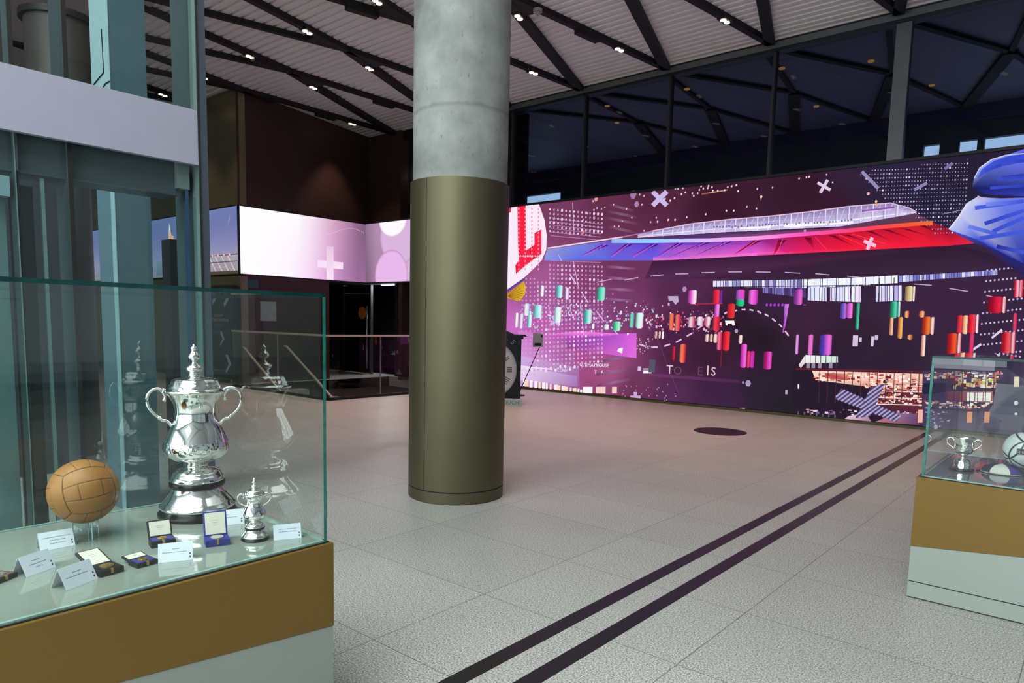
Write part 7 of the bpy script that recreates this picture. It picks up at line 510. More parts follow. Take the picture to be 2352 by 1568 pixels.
BGP = [(-10.20,2.86,(150,75,125)),(-9.49,3.76,(120,60,95)),(-7.94,3.82,(100,48,75)),(-6.96,3.98,(85,38,62)),(-5.62,3.70,(58,26,42)),(-4.10,3.85,(52,26,42)),(-3.43,3.98,(50,35,58)),(-2.80,3.91,(42,36,62)),(-2.18,3.46,(36,34,58)),(-1.78,3.92,(40,32,52)),(-3.74,3.60,(55,26,45)),(-9.68,2.37,(165,90,150)),(-10.40,1.30,(200,110,195)),(-9.41,1.52,(190,95,175)),(-8.52,2.26,(135,65,110)),(-8.49,1.54,(155,80,150)),(-9.63,0.94,(190,90,160)),(-7.58,2.59,(110,52,90)),(-7.44,1.90,(120,60,105)),(-7.79,0.57,(165,85,130)),(-9.49,0.37,(180,95,150)),(-8.35,0.99,(175,80,150)),(-8.20,-0.01,(150,70,115)),(-7.17,0.35,(110,55,90)),(-7.15,-0.09,(95,45,80)),(-8.88,0.03,(165,80,130)),(-6.41,2.23,(85,42,78)),(-6.27,1.41,(75,32,70)),(-6.24,0.83,(72,34,62)),(-6.39,0.23,(85,45,85)),(-5.71,0.94,(58,30,52)),(-5.09,1.60,(45,28,42)),(-4.64,1.91,(55,34,62)),(-4.67,1.30,(38,28,36)),(-5.42,0.31,(62,35,68)),(-5.49,-0.02,(66,38,72)),(-4.62,0.38,(44,34,50)),(-4.22,0.18,(36,34,42)),(-3.51,0.25,(34,34,42)),(-3.95,1.62,(62,36,60)),(-3.25,1.35,(50,32,50)),(-2.59,1.10,(48,34,52)),(-2.35,1.91,(60,38,66)),(-1.78,1.91,(62,38,66)),(-1.33,1.66,(56,38,62)),(-0.94,1.30,(60,40,70)),(-3.00,2.46,(52,34,56)),(-3.88,0.59,(42,34,44)),(-4.41,0.78,(45,32,50)),(-3.22,0.92,(48,34,55)),(-0.86,0.38,(80,75,100)),(-1.65,0.30,(70,58,95)),(-2.44,-0.06,(60,45,75))]

def sample_bg(x, z):
    sw = 0; c = [0, 0, 0]
    for px, pz, h in BGP2:
        d = ((x - px) ** 2 + (1.3 * (z - pz)) ** 2)
        w_ = 1 / (d + 0.03) ** 1.6
        sw += w_
        for k in range(3): c[k] += w_ * h[k]
    return [v / sw for v in c]
BGP2 = [(x, z, lin8(h)) for x, z, h in BGP]

def colour_mesh(name, faces, material, parent):
    """faces: list of (list of 3D points, list of linear colours)"""
    me = bpy.data.meshes.new(name)
    verts = []; fs = []; cols = []
    for pts, cc in faces:
        i0 = len(verts); verts += pts; fs.append(tuple(range(i0, i0 + len(pts))))
        cols += [cc[k % len(cc)] if len(cc) > 1 else cc[0] for k in range(len(pts))]
    me.from_pydata(verts, [], fs)
    at = me.color_attributes.new('Col', 'FLOAT_COLOR', 'CORNER')
    flat = []
    for p in me.polygons:
        for li, vi in zip(p.loop_indices, p.vertices): flat.append((li, vi))
    for li, vi in flat: at.data[li].color = (*cols[vi], 1)
    me.materials.append(material)
    o = bpy.data.objects.new(name, me); COL.objects.link(o); o.parent = parent
    return o

led = thing('led_screen', 'giant LED wall showing a red and blue lit stadium at night above the granite floor', 'screen', (-4, 12.25, 0.05))
faces = []
SX0, SX1, SZ0, SZ1 = -10.72, 2.6, 0.06, 4.08
NX, NZ = 100, 32
grid = [[sample_bg(SX0 + (SX1 - SX0) * i / NX, SZ0 + (SZ1 - SZ0) * j / NZ) for j in range(NZ + 1)] for i in range(NX + 1)]
LY = -0.001
for i in range(NX):
    for j in range(NZ):
        x0, x1 = SX0 + (SX1 - SX0) * i / NX, SX0 + (SX1 - SX0) * (i + 1) / NX
        z0, z1 = SZ0 + (SZ1 - SZ0) * j / NZ, SZ0 + (SZ1 - SZ0) * (j + 1) / NZ
        faces.append(([(x0 + 4, LY, z0 - .05), (x1 + 4, LY, z0 - .05), (x1 + 4, LY, z1 - .05), (x0 + 4, LY, z1 - .05)],
                      [grid[i][j], grid[i + 1][j], grid[i + 1][j + 1], grid[i][j + 1]]))
LP = [lin8(h) for h in PALETTE]
def depth_of(k): return LY - 0.0005 - k * 0.000006
for row in DOTS:
    k, ci, s = row[0] + 150, row[1], row[2] / 500.
    for i in range(3, len(row), 2):
        x, z, y = row[i] / 500. - 12, row[i + 1] / 500., depth_of(k)
        pts = [(x + 4 + s * 1.08 * math.cos(a * math.pi / 3), y, z - .05 + s * 1.3 * math.sin(a * math.pi / 3)) for a in range(6)]
        faces.append((pts, [LP[ci]]))
for row in SHAPES:
    k, nc = row[0], row[1]
    cc = [LP[v] for v in row[2:2 + nc]]; t = row[2 + nc:]
    x, z = t[0], t[1]; pts = [(x, z)]
    for a in range(2, len(t), 2):
        x += t[a]; z += t[a + 1]; pts.append((x, z))
    faces.append(([(px / 500. - 8, depth_of(k), pz / 500. - .05) for px, pz in pts], cc))
colour_mesh('screen_picture', faces, M_LED, led)
ML1 = emat('white_led_letters', 'f4eefa', 1.0); ML2 = emat('pink_led_letters', 'e6c4d2', 1.0); ML3 = emat('dim_led_letters', '6b4664', 1.0)
for body, size, x, z, mm in (('ULTIMATE', .10, -8.3, .645, ML1), ('HOUSE', .10, -7.96, .66, ML1), ('ECONV', .09, -9.0, .49, ML1), ('T', .10, -8.12, .51, ML1), ('A', .10, -7.95, .52, ML1),
                             ('T', .24, -6.42, .66, ML2), ('O', .22, -6.25, .65, ML3), ('E', .24, -5.79, .67, ML3), ('I', .26, -5.64, .69, ML2), ('S', .22, -5.53, .68, ML2)):
    tb = MB(); text_bm(tb.bm, body, size, T(x + 4, -0.025, z - .05) @ UP_NEG_Y); tb.build('screen_lettering', mm, led)

# ------------------------------------------------------------------ ribbon screens
def ribbon(name, label, origin, udir, length, h, paint, NX, NZ, extra):
    t = thing(name, label, 'screen', origin)
    u = Vector(udir)
    nrm = Vector((u.y, -u.x, 0))
    fs = []
    def pt(a, z, e=0.0): return tuple(u * a + nrm * e + Vector((0, 0, z)))
    for i in range(NX):
        for j in range(NZ):
            q = [(i, j), (i + 1, j), (i + 1, j + 1), (i, j + 1)]
            fs.append(([pt(length * a / NX, h * b_ / NZ, .03) for a, b_ in q], [lin(paint(length * a / NX, h * b_ / NZ)) for a, b_ in q]))
    for k, (pts, cc) in enumerate(extra):
        fs.append(([pt(a, z, .0312 + k * 2e-5) for a, z in pts], [lin(c) for c in cc]))
    colour_mesh('screen_picture', fs, M_LED, t)
    m = MB()
    for a0, a1, z0, z1 in ((0, length, -.03, 0), (0, length, h, h + .03)):
        m.bm.faces.ensure_lookup_table()
        p = [pt(a0, z0, -.02), pt(a1, z0, -.02), pt(a1, z0, .035), pt(a0, z0, .035)]
        q = [pt(a0, z1, -.02), pt(a1, z1, -.02), pt(a1, z1, .035), pt(a0, z1, .035)]
        va = [m.bm.verts.new(c) for c in p]; vb = [m.bm.verts.new(c) for c in q]
        m.bm.faces.new(va); m.bm.faces.new(vb[::-1])
        for i in range(4): m.bm.faces.new((va[i], va[(i + 1) % 4], vb[(i + 1) % 4], vb[i]))
    m.build('screen_frame', M_DARKTRIM, t)
    return t

def mixc(a, b, t):
    t = max(0, min(1, t)); A = [int(a[i:i + 2], 16) for i in (0, 2, 4)]; B = [int(b[i:i + 2], 16) for i in (0, 2, 4)]
    return '%02x%02x%02x' % tuple(int(x + (y - x) * t) for x, y in zip(A, B))
def ramp(stops, t):
    for (p, c), (p2, c2) in zip(stops, stops[1:]):
        if t <= p2: return mixc(c, c2, (t - p) / (p2 - p))
    return stops[-1][1]
def paint_front(a, z):
    t = a / 3.39
    top = ramp([(0, 'ffffff'), (.42, 'fffcff'), (.56, 'f3dcee'), (.7, 'd9acc8'), (.82, 'b888ac'), (.93, '8f6888'), (1, '7c5e78')], t)
    bot = ramp([(0, 'ffffff'), (.35, 'fff6ff'), (.5, 'f8dcf8'), (.68, 'e0a6dc'), (.8, 'b884b4'), (.92, '9c6c98'), (1, 'a070a0')], t)
    return mixc(bot, top, z / 1.44)
ex = []
ex += [([(1.95, .28), (2.68, .28), (2.68, .45), (1.95, .45)], ['f8e2f6']), ([(2.2, .01), (2.4, .01), (2.4, .8), (2.2, .8)], ['fbe6f6', 'fbe6f6', 'eac8de', 'eac8de'])]
for k in range(22):
    a = 2.2 + k * .052; z = 1.17 + .12 * math.sin((a - 2.5) * 3.4)
    ex.append(([(a, z), (a + .02, z), (a + .02, z + .015), (a, z + .015)], ['f0d8ec']))
ribbon('ribbon_screen', 'glowing white and pink ribbon screen round the inner corner, on its window-facing side', (-14.58, 7.9, 2.42), (0, 1, 0), 3.38, 1.44, paint_front, 40, 8, ex)

def paint_side(a, z):
    t = a / 3.35
    base = ramp([(0, '7c5e78'), (.12, 'a882a4'), (.3, 'b890b0'), (.5, 'd8b8d4'), (1, 'd0a8c8')], t)
    return mixc(base, 'c8a8c4', (z / 1.44) * .3)
ex = []
def blob(cx, cz, ra, rz, c_in, c_out, n=28, clip=1.44, lo=0.0):
    r_ = []
    for i in range(n):
        a0, a1 = 2 * math.pi * i / n, 2 * math.pi * (i + 1) / n
        def q(a, k): return (cx + ra * k * math.cos(a), min(clip, max(lo, cz + rz * k * math.sin(a))))
        r_.append(([(cx, min(clip, max(lo, cz))), q(a0, .9), q(a1, .9)], [c_in]))
        r_.append(([q(a0, .9), q(a0, 1), q(a1, 1), q(a1, .9)], [c_in, c_out, c_out, c_in]))
    return r_
ex += blob(1.3, 1.1, .72, .72, 'dab6de', 'c49cc4')
ex += blob(1.05, 1.5, .52, .42, 'fffaff', 'e6cce6')
ex += blob(1.0, .15, .62, .62, 'e9b8ec', 'c898c4')
ribbon('ribbon_screen', 'pink bubble-patterned ribbon screen turning the corner towards the bronze-clad column', (-14.53, 11.28, 2.42), (1, 0, 0), 3.35, 1.44, paint_side, 30, 6, ex)

def paint_sky(a, z):
    t = z / 1.44
    c = ramp([(0, '8f8a92'), (.25, '9c97b4'), (.5, '8286b4'), (.8, '6e78ac'), (1, '6f7cb0')], t)
    return mixc(c, '5a74a0', max(0, (2.2 - abs(a - 5.5)) / 6))
ex = []
L_ = 9.4   # runs from x=-24 to -14.6 ; a measured from the left end
def rq(a0, z0, a1, z1, w_, c):
    dx, dz = a1 - a0, z1 - z0; n_ = math.hypot(dx, dz); ox, oz = -dz / n_ * w_ / 2, dx / n_ * w_ / 2
    return ([(a0 + ox, z0 + oz), (a1 + ox, z1 + oz), (a1 - ox, z1 - oz), (a0 - ox, z0 - oz)], [c])
ex.append(([(7.0, .05), (9.38, .05), (9.38, .42), (7.6, .42)], ['96909c', '9a94a0', 'a8a2b2', '9c98ac']))
for i in range(6):
    a = 7.5 + i * .28
    ex.append(rq(a, .44, a + .36, .05, .035, 'd9c4b8'))
ex.append(rq(7.6, .42, 9.38, .42, .02, '5c4c4c')); ex.append(rq(7.3, .27, 9.38, .27, .02, '5c4c4c'))
ex.append(rq(7.0, .04, 9.38, .03, .07, '4c4636'))
for i in range(6): ex.append(rq(7.7 + i * .26, .44, 7.76 + i * .26, .405, .05, 'e4b8a0'))
ex.append(([(5.3, .05), (6.9, .05), (6.9, .4), (5.3, .4)], ['5c7a8c', '5c7a8c', '7088a0', '7088a0']))
ex.append(([(8.95, 1.02), (9.03, 1.18), (9.1, 1.3), (9.05, 1.15)], ['8e92c0', 'a0a0d0', 'a4a4d4', '9094c4']))
# the tall flame shown on the screen
ex.append(([(6.02, .84), (6.36, .84), (6.30, 1.0), (6.22, .98), (6.16, 1.08), (6.10, 1.32), (6.06, 1.12)], ['e09a74', 'e0a080', 'f0c4a0', 'e8b090', 'f4d4b8', 'fff0e0', 'f0c8a8']))
ribbon('ribbon_screen', 'blue-sky ribbon screen with stadium roof trusses beside the glass entrance posts', (-23.99, 7.9, 2.42), (1, 0, 0), 9.38, 1.44, paint_sky, 40, 8, ex)

# ------------------------------------------------------------------ ceiling beams and downlights
ORD = ['first', 'second', 'third', 'fourth', 'fifth', 'sixth', 'seventh', 'eighth', 'ninth', 'tenth', 'eleventh', 'twelfth']
def n8(k): return (-3.55 - 1.83 * k, 8.0)
def n12(k): return (-2.88 - 1.95 * k, 12.18)
def n4(k): return (-4.5 - 1.83 * k, 4.05)
def beam(p, q, wd, label, group, name='ceiling_beam', z0=6.24, z1=6.33, mtl=None):
    p, q = Vector((*p, 0)), Vector((*q, 0)); d = (q - p).normalized(); s = Vector((-d.y, d.x, 0)) * wd / 2
    m = MB(); m.prism([(v.x, v.y) for v in (p + s, p - s, q - s, q + s)][::-1], z0, z1)
    o = m.build(name, mtl or M_BEAM); tag(o, label, 'beam', group); return o
G1 = 'dark lattice beams under the ribbed ceiling'
for k in range(-2, 7):
    o_ = ORD[6 - k]
    beam(n8(k), n12(k), .10, 'thinner dark ceiling beam meeting the glass wall head, %s from the far corner' % o_, G1)
    beam(n8(k), n12(k + 1), .165, 'thicker slanted dark ceiling beam meeting the glass wall head, %s from the far corner' % o_, G1)
for k in range(0, 8):
    o_ = ORD[7 - k]
    beam(n8(k) if k < 8 else n8(7), n4(k), .09, 'dark ceiling beam above the concrete column side, %s thin one from the far corner' % o_, G1, z0=6.242)
    beam(n8(k), n4(k - 1), .11, 'dark lamp-bearing ceiling beam running off the lattice knot, %s from the far corner' % o_, G1, z0=6.241)
for k in range(0, 8):
    # gusset at each knot, a filled web between the diverging beams
    x, y = n8(k)
    m = MB()
    for (qa, qb), L1 in (((n12(k), n12(k + 1)), .85), ((n4(k), n4(k - 1)), .75)):
        a = Vector((qa[0] - x, qa[1] - y)).normalized() * L1; b_ = Vector((qb[0] - x, qb[1] - y)).normalized() * L1
        pts = [(x, y), (x + a.x, y + a.y), (x + b_.x, y + b_.y)]
        m.prism(pts, 6.245, 6.33)
    o = m.build('beam_gusset', M_BEAM); tag(o, 'dark web plate joining ceiling beams at a lattice knot, %s from the far corner' % ORD[7 - k], 'plate', 'web plates at the lattice knots')

def lerp2(p, q, y):
    t = (y - p[1]) / (q[1] - p[1]); return (p[0] + (q[0] - p[0]) * t, y)
M_HOUS = mat('black_lamp_housing', '101012', 0.5)
def downlight(x, y, label, power=125, tilt=0.0):
    t = thing('ceiling_downlight', label, 'light', (x, y, 6.24), tilt, 'warm downlights set in the ceiling beams')
    h_ = MB().box(-.13, .13, -.07, .07, -.012, 0.03).build('housing', M_HOUS, t)
    for s in (-.055, .055):
        MB().cyl(s, 0, -.022, -.012, .045, 20).build('lamp', M_LAMP, h_)
    l = bpy.data.lights.new('downlight', 'SPOT'); l.energy = power; l.color = (1.0, .66, .54); l.spot_size = math.radians(82); l.spot_blend = .6; l.shadow_soft_size = .06
    lo = bpy.data.objects.new('downlight_beam', l); COL.objects.link(lo); lo.parent = t; lo.location = (0, 0, -.05)
    return t
for k in range(-1, 6):
    x, y = lerp2(n8(k), n12(k + 1), 8.75)
    downlight(x, y, 'twin warm downlight on a thick slanted beam, %s from the far corner' % ORD[5 - k], tilt=1.9)
    x, y = lerp2(n8(k), n12(k), 10.8)
    if k != 5 : downlight(x, y, 'twin downlight on a thin beam near the glass wall, %s from the far corner' % ORD[5 - k], tilt=1.5)
    else: downlight(-14.6, 10.9, 'twin warm downlight on the thin beam above the pink ribbon screen corner', tilt=1.5)
for k in range(1, 8):
    x, y = lerp2(n8(k), n4(k - 1), 7.05)
    downlight(x, y, 'twin warm downlight over the stair side, %s from the far corner' % ORD[7 - k], tilt=1.9)
# small dark track boxes on thin beams
for (p, q, y, w_) in ((n8(2), n12(2), 9.95, 'right of the concrete column'), (n8(5), n12(5), 10.3, 'left of the concrete column'), (n8(6), n12(6), 10.1, 'above the dark brown wall'), (n8(5), n4(4), 7.35, 'beside the far lattice knot'), (n8(3), n4(3), 7.1, 'at the top edge beside the column')):
    x, yy = lerp2(p, q, y)
    o = MB().box(-.06, .06, -.26, .26, -.06, 0).build('track_box', M_BEAM); o.location = (x, yy, 6.24); o.rotation_euler = (0, 0, math.atan2(q[1] - p[1], q[0] - p[0]) - math.pi / 2)
    tag(o, 'small black box under a thin ceiling beam %s' % w_, 'box', 'black boxes under the ceiling beams')
# white dome sensor at the top, right of the column
o = MB().cyl(0, 0, -.05, 0, .07, 24).sphere((0, 0, -.05), .045, 10).build('smoke_detector', mat('white_plastic', '9a969a', .4)); o.location = (-7.08, 8.72, 6.24)
tag(o, 'small round white smoke detector on a dark beam right of the concrete column', 'sensor')

# terrace canopy beams beyond the clerestory glass
M_CBEAM = mat('terrace_beam', '06070a', .8)
G2 = 'dark beams of the terrace canopy'
for k in range(-2, 5):
    o_ = ORD[4 - k]
    A = (-1.76 - 1.83 * (k + 0), 15.1); B = (-3.0 - 1.95 * k + 1.95, 12.5); C_ = (-2.83 - 1.8 * k - .0, 18.15); D_ = (-2.83 - 1.8 * (k - 1) , 18.15)
    beam(A, (B[0] - .1, 12.5), .09, 'thin dark terrace beam behind the glass wall top, %s from the corner' % o_, G2, 'canopy_beam', 6.3, 6.37, M_CBEAM)
    beam(A, (B[0] - 1.95, 12.5), .11, 'slanted dark terrace beam behind the glass wall top, %s from the corner' % o_, G2, 'canopy_beam', 6.3, 6.37, M_CBEAM)
    beam(A, C_, .22, 'thick dark terrace beam behind the glass running to the bulkhead, %s from the corner' % o_, G2, 'canopy_beam', 6.28, 6.37, M_CBEAM)
    beam(A, D_, .1, 'thin dark terrace beam behind the glass running to the bulkhead, %s from the corner' % o_, G2, 'canopy_beam', 6.3, 6.37, M_CBEAM)
M_CLAMP = emat('amber_lamp_glow', 'c89a50', .9)
for i, (x, y) in enumerate([(-8.86, 13.42), (-6.97, 13.43), (-5.06, 13.41), (-9.38, 14.65), (-3.75, 14.2), (-5.27, 16.07), (-3.14, 16.25)]):
    o = MB().cyl(0, 0, -.02, 0, .055, 16).build('canopy_downlight', M_CLAMP); o.location = (x, y, 6.27 if i not in (4, 6) else 6.345)
    tag(o, 'dim amber downlight under the terrace canopy behind glass, %s counted by distance along the wall' % ORD[i], 'light', 'dim downlights beyond the glass wall')
# lit tube glimpsed in the dark recess left of the column
o = MB().box(-.22, .12, -.03, .03, -.035, .035).build('tube_light', emat('warm_tube_glow', 'fff2dc', 1.6)); o.location = (-14.1, 12.75, 5.3); o.rotation_euler = (0, math.radians(8), 0)
tag(o, 'short bright tube light in the black recess beside the concrete column', 'light')

# ------------------------------------------------------------------ round column
t = thing('round_column', 'tall round concrete column with bronze metal cladding on its lower half', 'column', (-4.25, 4.27, 0))
MB().cyl(0, 0, 0, 6.33, .393, 96).build('concrete_shaft', M_CONC, t)
MB().cyl(0, 0, .105, 2.62, .412, 96).build('cladding', M_BRONZE, t)
MB().cyl(0, 0, .004, .095, .412, 96).build('base_ring', M_BRONZE, t)
MB().cyl(0, 0, 0, .11, .4085, 96).build('shadow_gap', M_GROOVE, t)
m = MB()
for a in (-85, 100):
    a = math.radians(a); m.box(.4115, .4135, -.0015, .0015, .106, 2.618, M=Rz(a))
m.build('cladding_seam', M_GROOVE, t)

# ------------------------------------------------------------------ floor inlays and floor outlet
for x0, x1, w_ in ((-2.008, -1.922, 'farther from the gold and grey case on the right side'), (-1.778, -1.69, 'closer to the gold case with the white ball')):
    o = MB().box(x0, x1, -2.5, 12.23, -.004, .0015).build('floor_strip', M_STRIP); tag(o, 'long black stone strip inlaid across the granite floor, %s' % w_, 'floor strip', 'twin black strips in the floor')
o = MB().cyl(0, 0, 0, .004, .37, 64).cyl(0, 0, .004, .007, .34, 64).build('floor_disc', M_STRIP); o.location = (-4.19, 9.6, 0)
tag(o, 'flat round black cover in the floor before the LED wall', 'floor cover')

# ------------------------------------------------------------------ display cases
def case(label, x0, x1, y0, y1, zb, zt, band, side, deck_mat, gx0, gx1, gy0, gy1):
    """x0..x1,y0..y1 plinth, gx.. gy.. glass hood; band: function giving gold lower edge height along the face"""
    t = thing('display_case', label, 'display case', ((x0 + x1) / 2, (y0 + y1) / 2, 0))
    ox, oy = (x0 + x1) / 2, (y0 + y1) / 2
    def rel(m): return T(-ox, -oy, 0)
    c = [(x0, y0), (x1, y0), (x1, y1), (x0, y1)]
    hs = [band(*p) for p in c]
    # gold upper band with slanting lower edge
    m = MB(); top = [m.bm.verts.new((p[0] - ox, p[1] - oy, zb)) for p in c]; bot = [m.bm.verts.new((p[0] - ox, p[1] - oy, h)) for p, h in zip(c, hs)]
    m.bm.faces.new(top); m.bm.faces.new(bot[::-1])
    for i in range(4): m.bm.faces.new((bot[i], bot[(i + 1) % 4], top[(i + 1) % 4], top[i]))
    m.bevel(.004, 2)
    m.build('gold_band', M_GOLD, t)
    e = .002
    c2 = [(x0 + e, y0 + e), (x1 - e, y0 + e), (x1 - e, y1 - e), (x0 + e, y1 - e)]
    m = MB(); top = [m.bm.verts.new((p[0] - ox, p[1] - oy, h - .0015)) for p, h in zip(c2, hs)]; bot = [m.bm.verts.new((p[0] - ox, p[1] - oy, .1)) for p in c2]
    m.bm.faces.new(top); m.bm.faces.new(bot[::-1])
    for i in range(4): m.bm.faces.new((bot[i], bot[(i + 1) % 4], top[(i + 1) % 4], top[i]))
    m.build('plinth', M_PALE, t)
    MB().box(x0 + .008 - ox, x1 - .008 - ox, y0 + .008 - oy, y1 - .008 - oy, .094, .1).build('shadow_gap', M_GROOVE, t)
    MB().box(x0 + .002 - ox, x1 - .002 - ox, y0 + .002 - oy, y1 - .002 - oy, .008, .094).build('kick_panel', M_PALE, t)
    MB().box(x0 + .02 - ox, x1 - .02 - ox, y0 + .02 - oy, y1 - .02 - oy, 0, .008).build('foot', M_GROOVE, t)
    # glass hood
    gx0 -= ox; gx1 -= ox; gy0 -= oy; gy1 -= oy
    th = .012
    MB().box(gx0 - .006, gx1 + .006, gy0 - .006, gy1 + .006, zb, zb + .003).build('shadow_gap', M_GROOVE, t)
    MB().box(gx0 + th + .001, gx1 - th - .001, gy0 + th + .001, gy1 - th - .001, zb + .003, zb + .006).build('deck', deck_mat, t)
    MB().box(gx0 + th, gx1 - th, gy0, gy0 + th, zb + .003, zt - th).build('glass_pane', M_GLASS, t)
    MB().box(gx0 + th, gx1 - th, gy1 - th, gy1, zb + .003, zt - th).build('glass_pane', M_GLASS, t)
    MB().box(gx0, gx0 + th, gy0 + th, gy1 - th, zb + .003, zt - th).build('glass_pane', M_GLASS, t)
    MB().box(gx1 - th, gx1, gy0 + th, gy1 - th, zb + .003, zt - th).build('glass_pane', M_GLASS, t)
    MB().box(gx0 + th, gx1 - th, gy0 + th, gy1 - th, zt - th, zt).build('glass_top', M_GLASS, t)
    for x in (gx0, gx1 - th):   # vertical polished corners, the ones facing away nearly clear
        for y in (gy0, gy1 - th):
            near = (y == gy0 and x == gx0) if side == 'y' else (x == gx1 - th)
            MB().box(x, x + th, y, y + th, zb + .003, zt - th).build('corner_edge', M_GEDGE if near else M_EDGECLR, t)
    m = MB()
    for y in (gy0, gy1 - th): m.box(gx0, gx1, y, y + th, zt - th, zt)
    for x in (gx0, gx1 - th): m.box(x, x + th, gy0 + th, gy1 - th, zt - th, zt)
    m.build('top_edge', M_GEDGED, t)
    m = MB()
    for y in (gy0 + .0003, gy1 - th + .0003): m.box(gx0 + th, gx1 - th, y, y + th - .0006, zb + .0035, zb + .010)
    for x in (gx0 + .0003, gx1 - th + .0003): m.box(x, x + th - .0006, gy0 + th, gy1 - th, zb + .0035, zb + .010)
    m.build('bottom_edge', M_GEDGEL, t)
    return t
ZD = .696
case('large glass-topped display case with gold band holding the tall silver trophy', -3.02, -2.066, -.9, 1.457, ZD, 1.583,
     lambda x, y: .385 - (y - 1.457) * .093, 'x', M_DECK, -3.0, -2.088, -.87, 1.444)
case('gold and pale grey display case holding a white ball and small silver cup', -.76, 1.5, 4.4, 5.45, ZD, 1.372,
     lambda x, y: .299 + (x + .761) * .108, 'y', M_DECK2, -.738, 1.47, 4.42, 5.43)
ZI = ZD + .006   # surface on which exhibits stand

# ------------------------------------------------------------------ silver trophies
def catmull(pts, n=6):
    P = [Vector(p) for p in pts]; P = [P[0] * 2 - P[1]] + P + [P[-1] * 2 - P[-2]]; out = []
    for i in range(1, len(P) - 2):
        for k in range(n):
            t = k / n; a, b_, c, d = P[i - 1], P[i], P[i + 1], P[i + 2]
            out.append(.5 * ((2 * b_) + (c - a) * t + (2 * a - 5 * b_ + 4 * c - d) * t * t + (3 * b_ - a - 3 * c + d) * t ** 3))
    out.append(P[-2]); return out
def pxr(w, y): return (w / 603.0, (1201 - y) / 592.0)   # half width and height taken off the silhouette
BASE = [pxr(*p) for p in ((86, 1201), (88, 1198), (88, 1190), (84, 1186), (83, 1180))]
FOOT = [pxr(*p) for p in ((83, 1180), (85, 1177), (84, 1172), (80, 1170), (79, 1165), (76, 1163), (74, 1160), (68, 1154), (61, 1145), (57, 1137), (55, 1132))]
BAND = [pxr(*p) for p in ((55, 1132), (60, 1131), (62.5, 1127), (62.5, 1119), (60, 1116))]
STEM = [pxr(*p) for p in ((60, 1116), (61, 1113), (58, 1110), (58, 1106), (55, 1104), (53, 1098), (48, 1092), (38, 1088), (27, 1086), (25, 1082), (25, 1078), (27, 1074), (36, 1071))]
BOWL_LO = [pxr(*p) for p in ((36, 1071), (50, 1066), (62, 1059), (69, 1051), (72, 1043))]
BOWL_BAND = [pxr(*p) for p in ((72, 1043), (73, 1038), (72.5, 1030), (70, 1022))]
BOWL = [pxr(*p) for p in ((70, 1022), (66, 1012), (61, 1000), (56, 990), (51, 980), (47, 968), (45, 955), (46, 944), (49, 932), (55, 921), (61, 913), (67, 908), (69, 905), (67, 902))]
LID = [pxr(*p) for p in ((67, 902), (64, 903), (60, 900), (57, 897), (57, 893), (52, 889), (51, 883), (47, 878), (38, 875), (22, 873), (15, 871), (13, 867), (13, 861), (18, 858), (20, 854), (19, 849), (14, 845), (8, 842), (5, 838), (5, 835), (9, 832), (13, 829), (14, 825), (12, 820), (8, 815), (6, 812), (7, 808), (8, 805), (6, 802), (3, 801), (2.5, 798), (.5, 796))]
def trophy(label, loc, s, rz, group):
    t = thing('lidded_trophy', label, 'trophy', loc, rz, group)
    S = Matrix.Scale(s, 4)
    def sc(p): return [(r * s, z * s) for r, z in p]
    n = 72 if s > .5 else 40
    MB().lathe(sc(BASE), n, 8, .012, (0, 10)).build('plinth', M_EBONY, t)
    MB().lathe(sc(FOOT), n, 8, .012, (0, .05 * s)).build('silver_foot', M_SILVER, t)
    MB().lathe(sc(BAND), n).build('black_band', M_EBONY, t)
    MB().lathe(sc(STEM), n).build('stem', M_SILVER, t)
    b_ = MB().lathe(sc(BOWL_LO), n).lathe(sc(BOWL), n).build('bowl', M_SILVER, t)
    MB().lathe(sc(BOWL_BAND), n, 24, .012, (0, 10)).build('chased_band', M_CHASED, t)
    MB().lathe(sc(LID), n, 12, .02, ((1201 - 893) / 592. * s, (1201 - 876) / 592. * s)).build('lid', M_SILVER, t)
    for sg in (-1, 1):
        hp = [(56, 918), (66, 906), (80, 899), (97, 901), (109, 913), (111, 930), (105, 946), (92, 960), (82, 967), (78, 972), (69, 973), (60, 982), (56, 994), (57, 1003), (63, 1006), (66, 1002)]
        pts = catmull([(0, sg * x / 655. * s, (1201 - y) / 592. * s) for x, y in hp])
        rad = [(.0062 if i < len(pts) * .75 else .0052) * s for i in range(len(pts))]
        m = MB().tube(pts, 0, 10, rad)
        for x, y, r in ((72, 925, 5), (84, 966, 5.5), (64, 1005, 5), (72, 902, 5)):
            m.sphere((0, sg * x / 655. * s, (1201 - y) / 592. * s), r / 655. * s, 8)
        sp = catmull([(0, sg * x / 655. * s, (1201 - y) / 592. * s) for x, y in ((84, 900), (75, 908), (70, 918), (73, 925))])
        m.tube(sp, .0045 * s, 8)
        m.build('handle', M_SILVER, t)
    return t
az = math.atan2(1.305, -2.735)
trophy('tall ornate silver trophy with two scroll handles and domed lid on black base', (-2.735, 1.283, ZI), 1.0, az, 'lidded silver trophies in the left case')
trophy('miniature silver lidded trophy standing beside the tall one near the case corner', (-2.283, 1.275, ZI), .33, math.atan2(1.29, -2.3), 'lidded silver trophies in the left case')

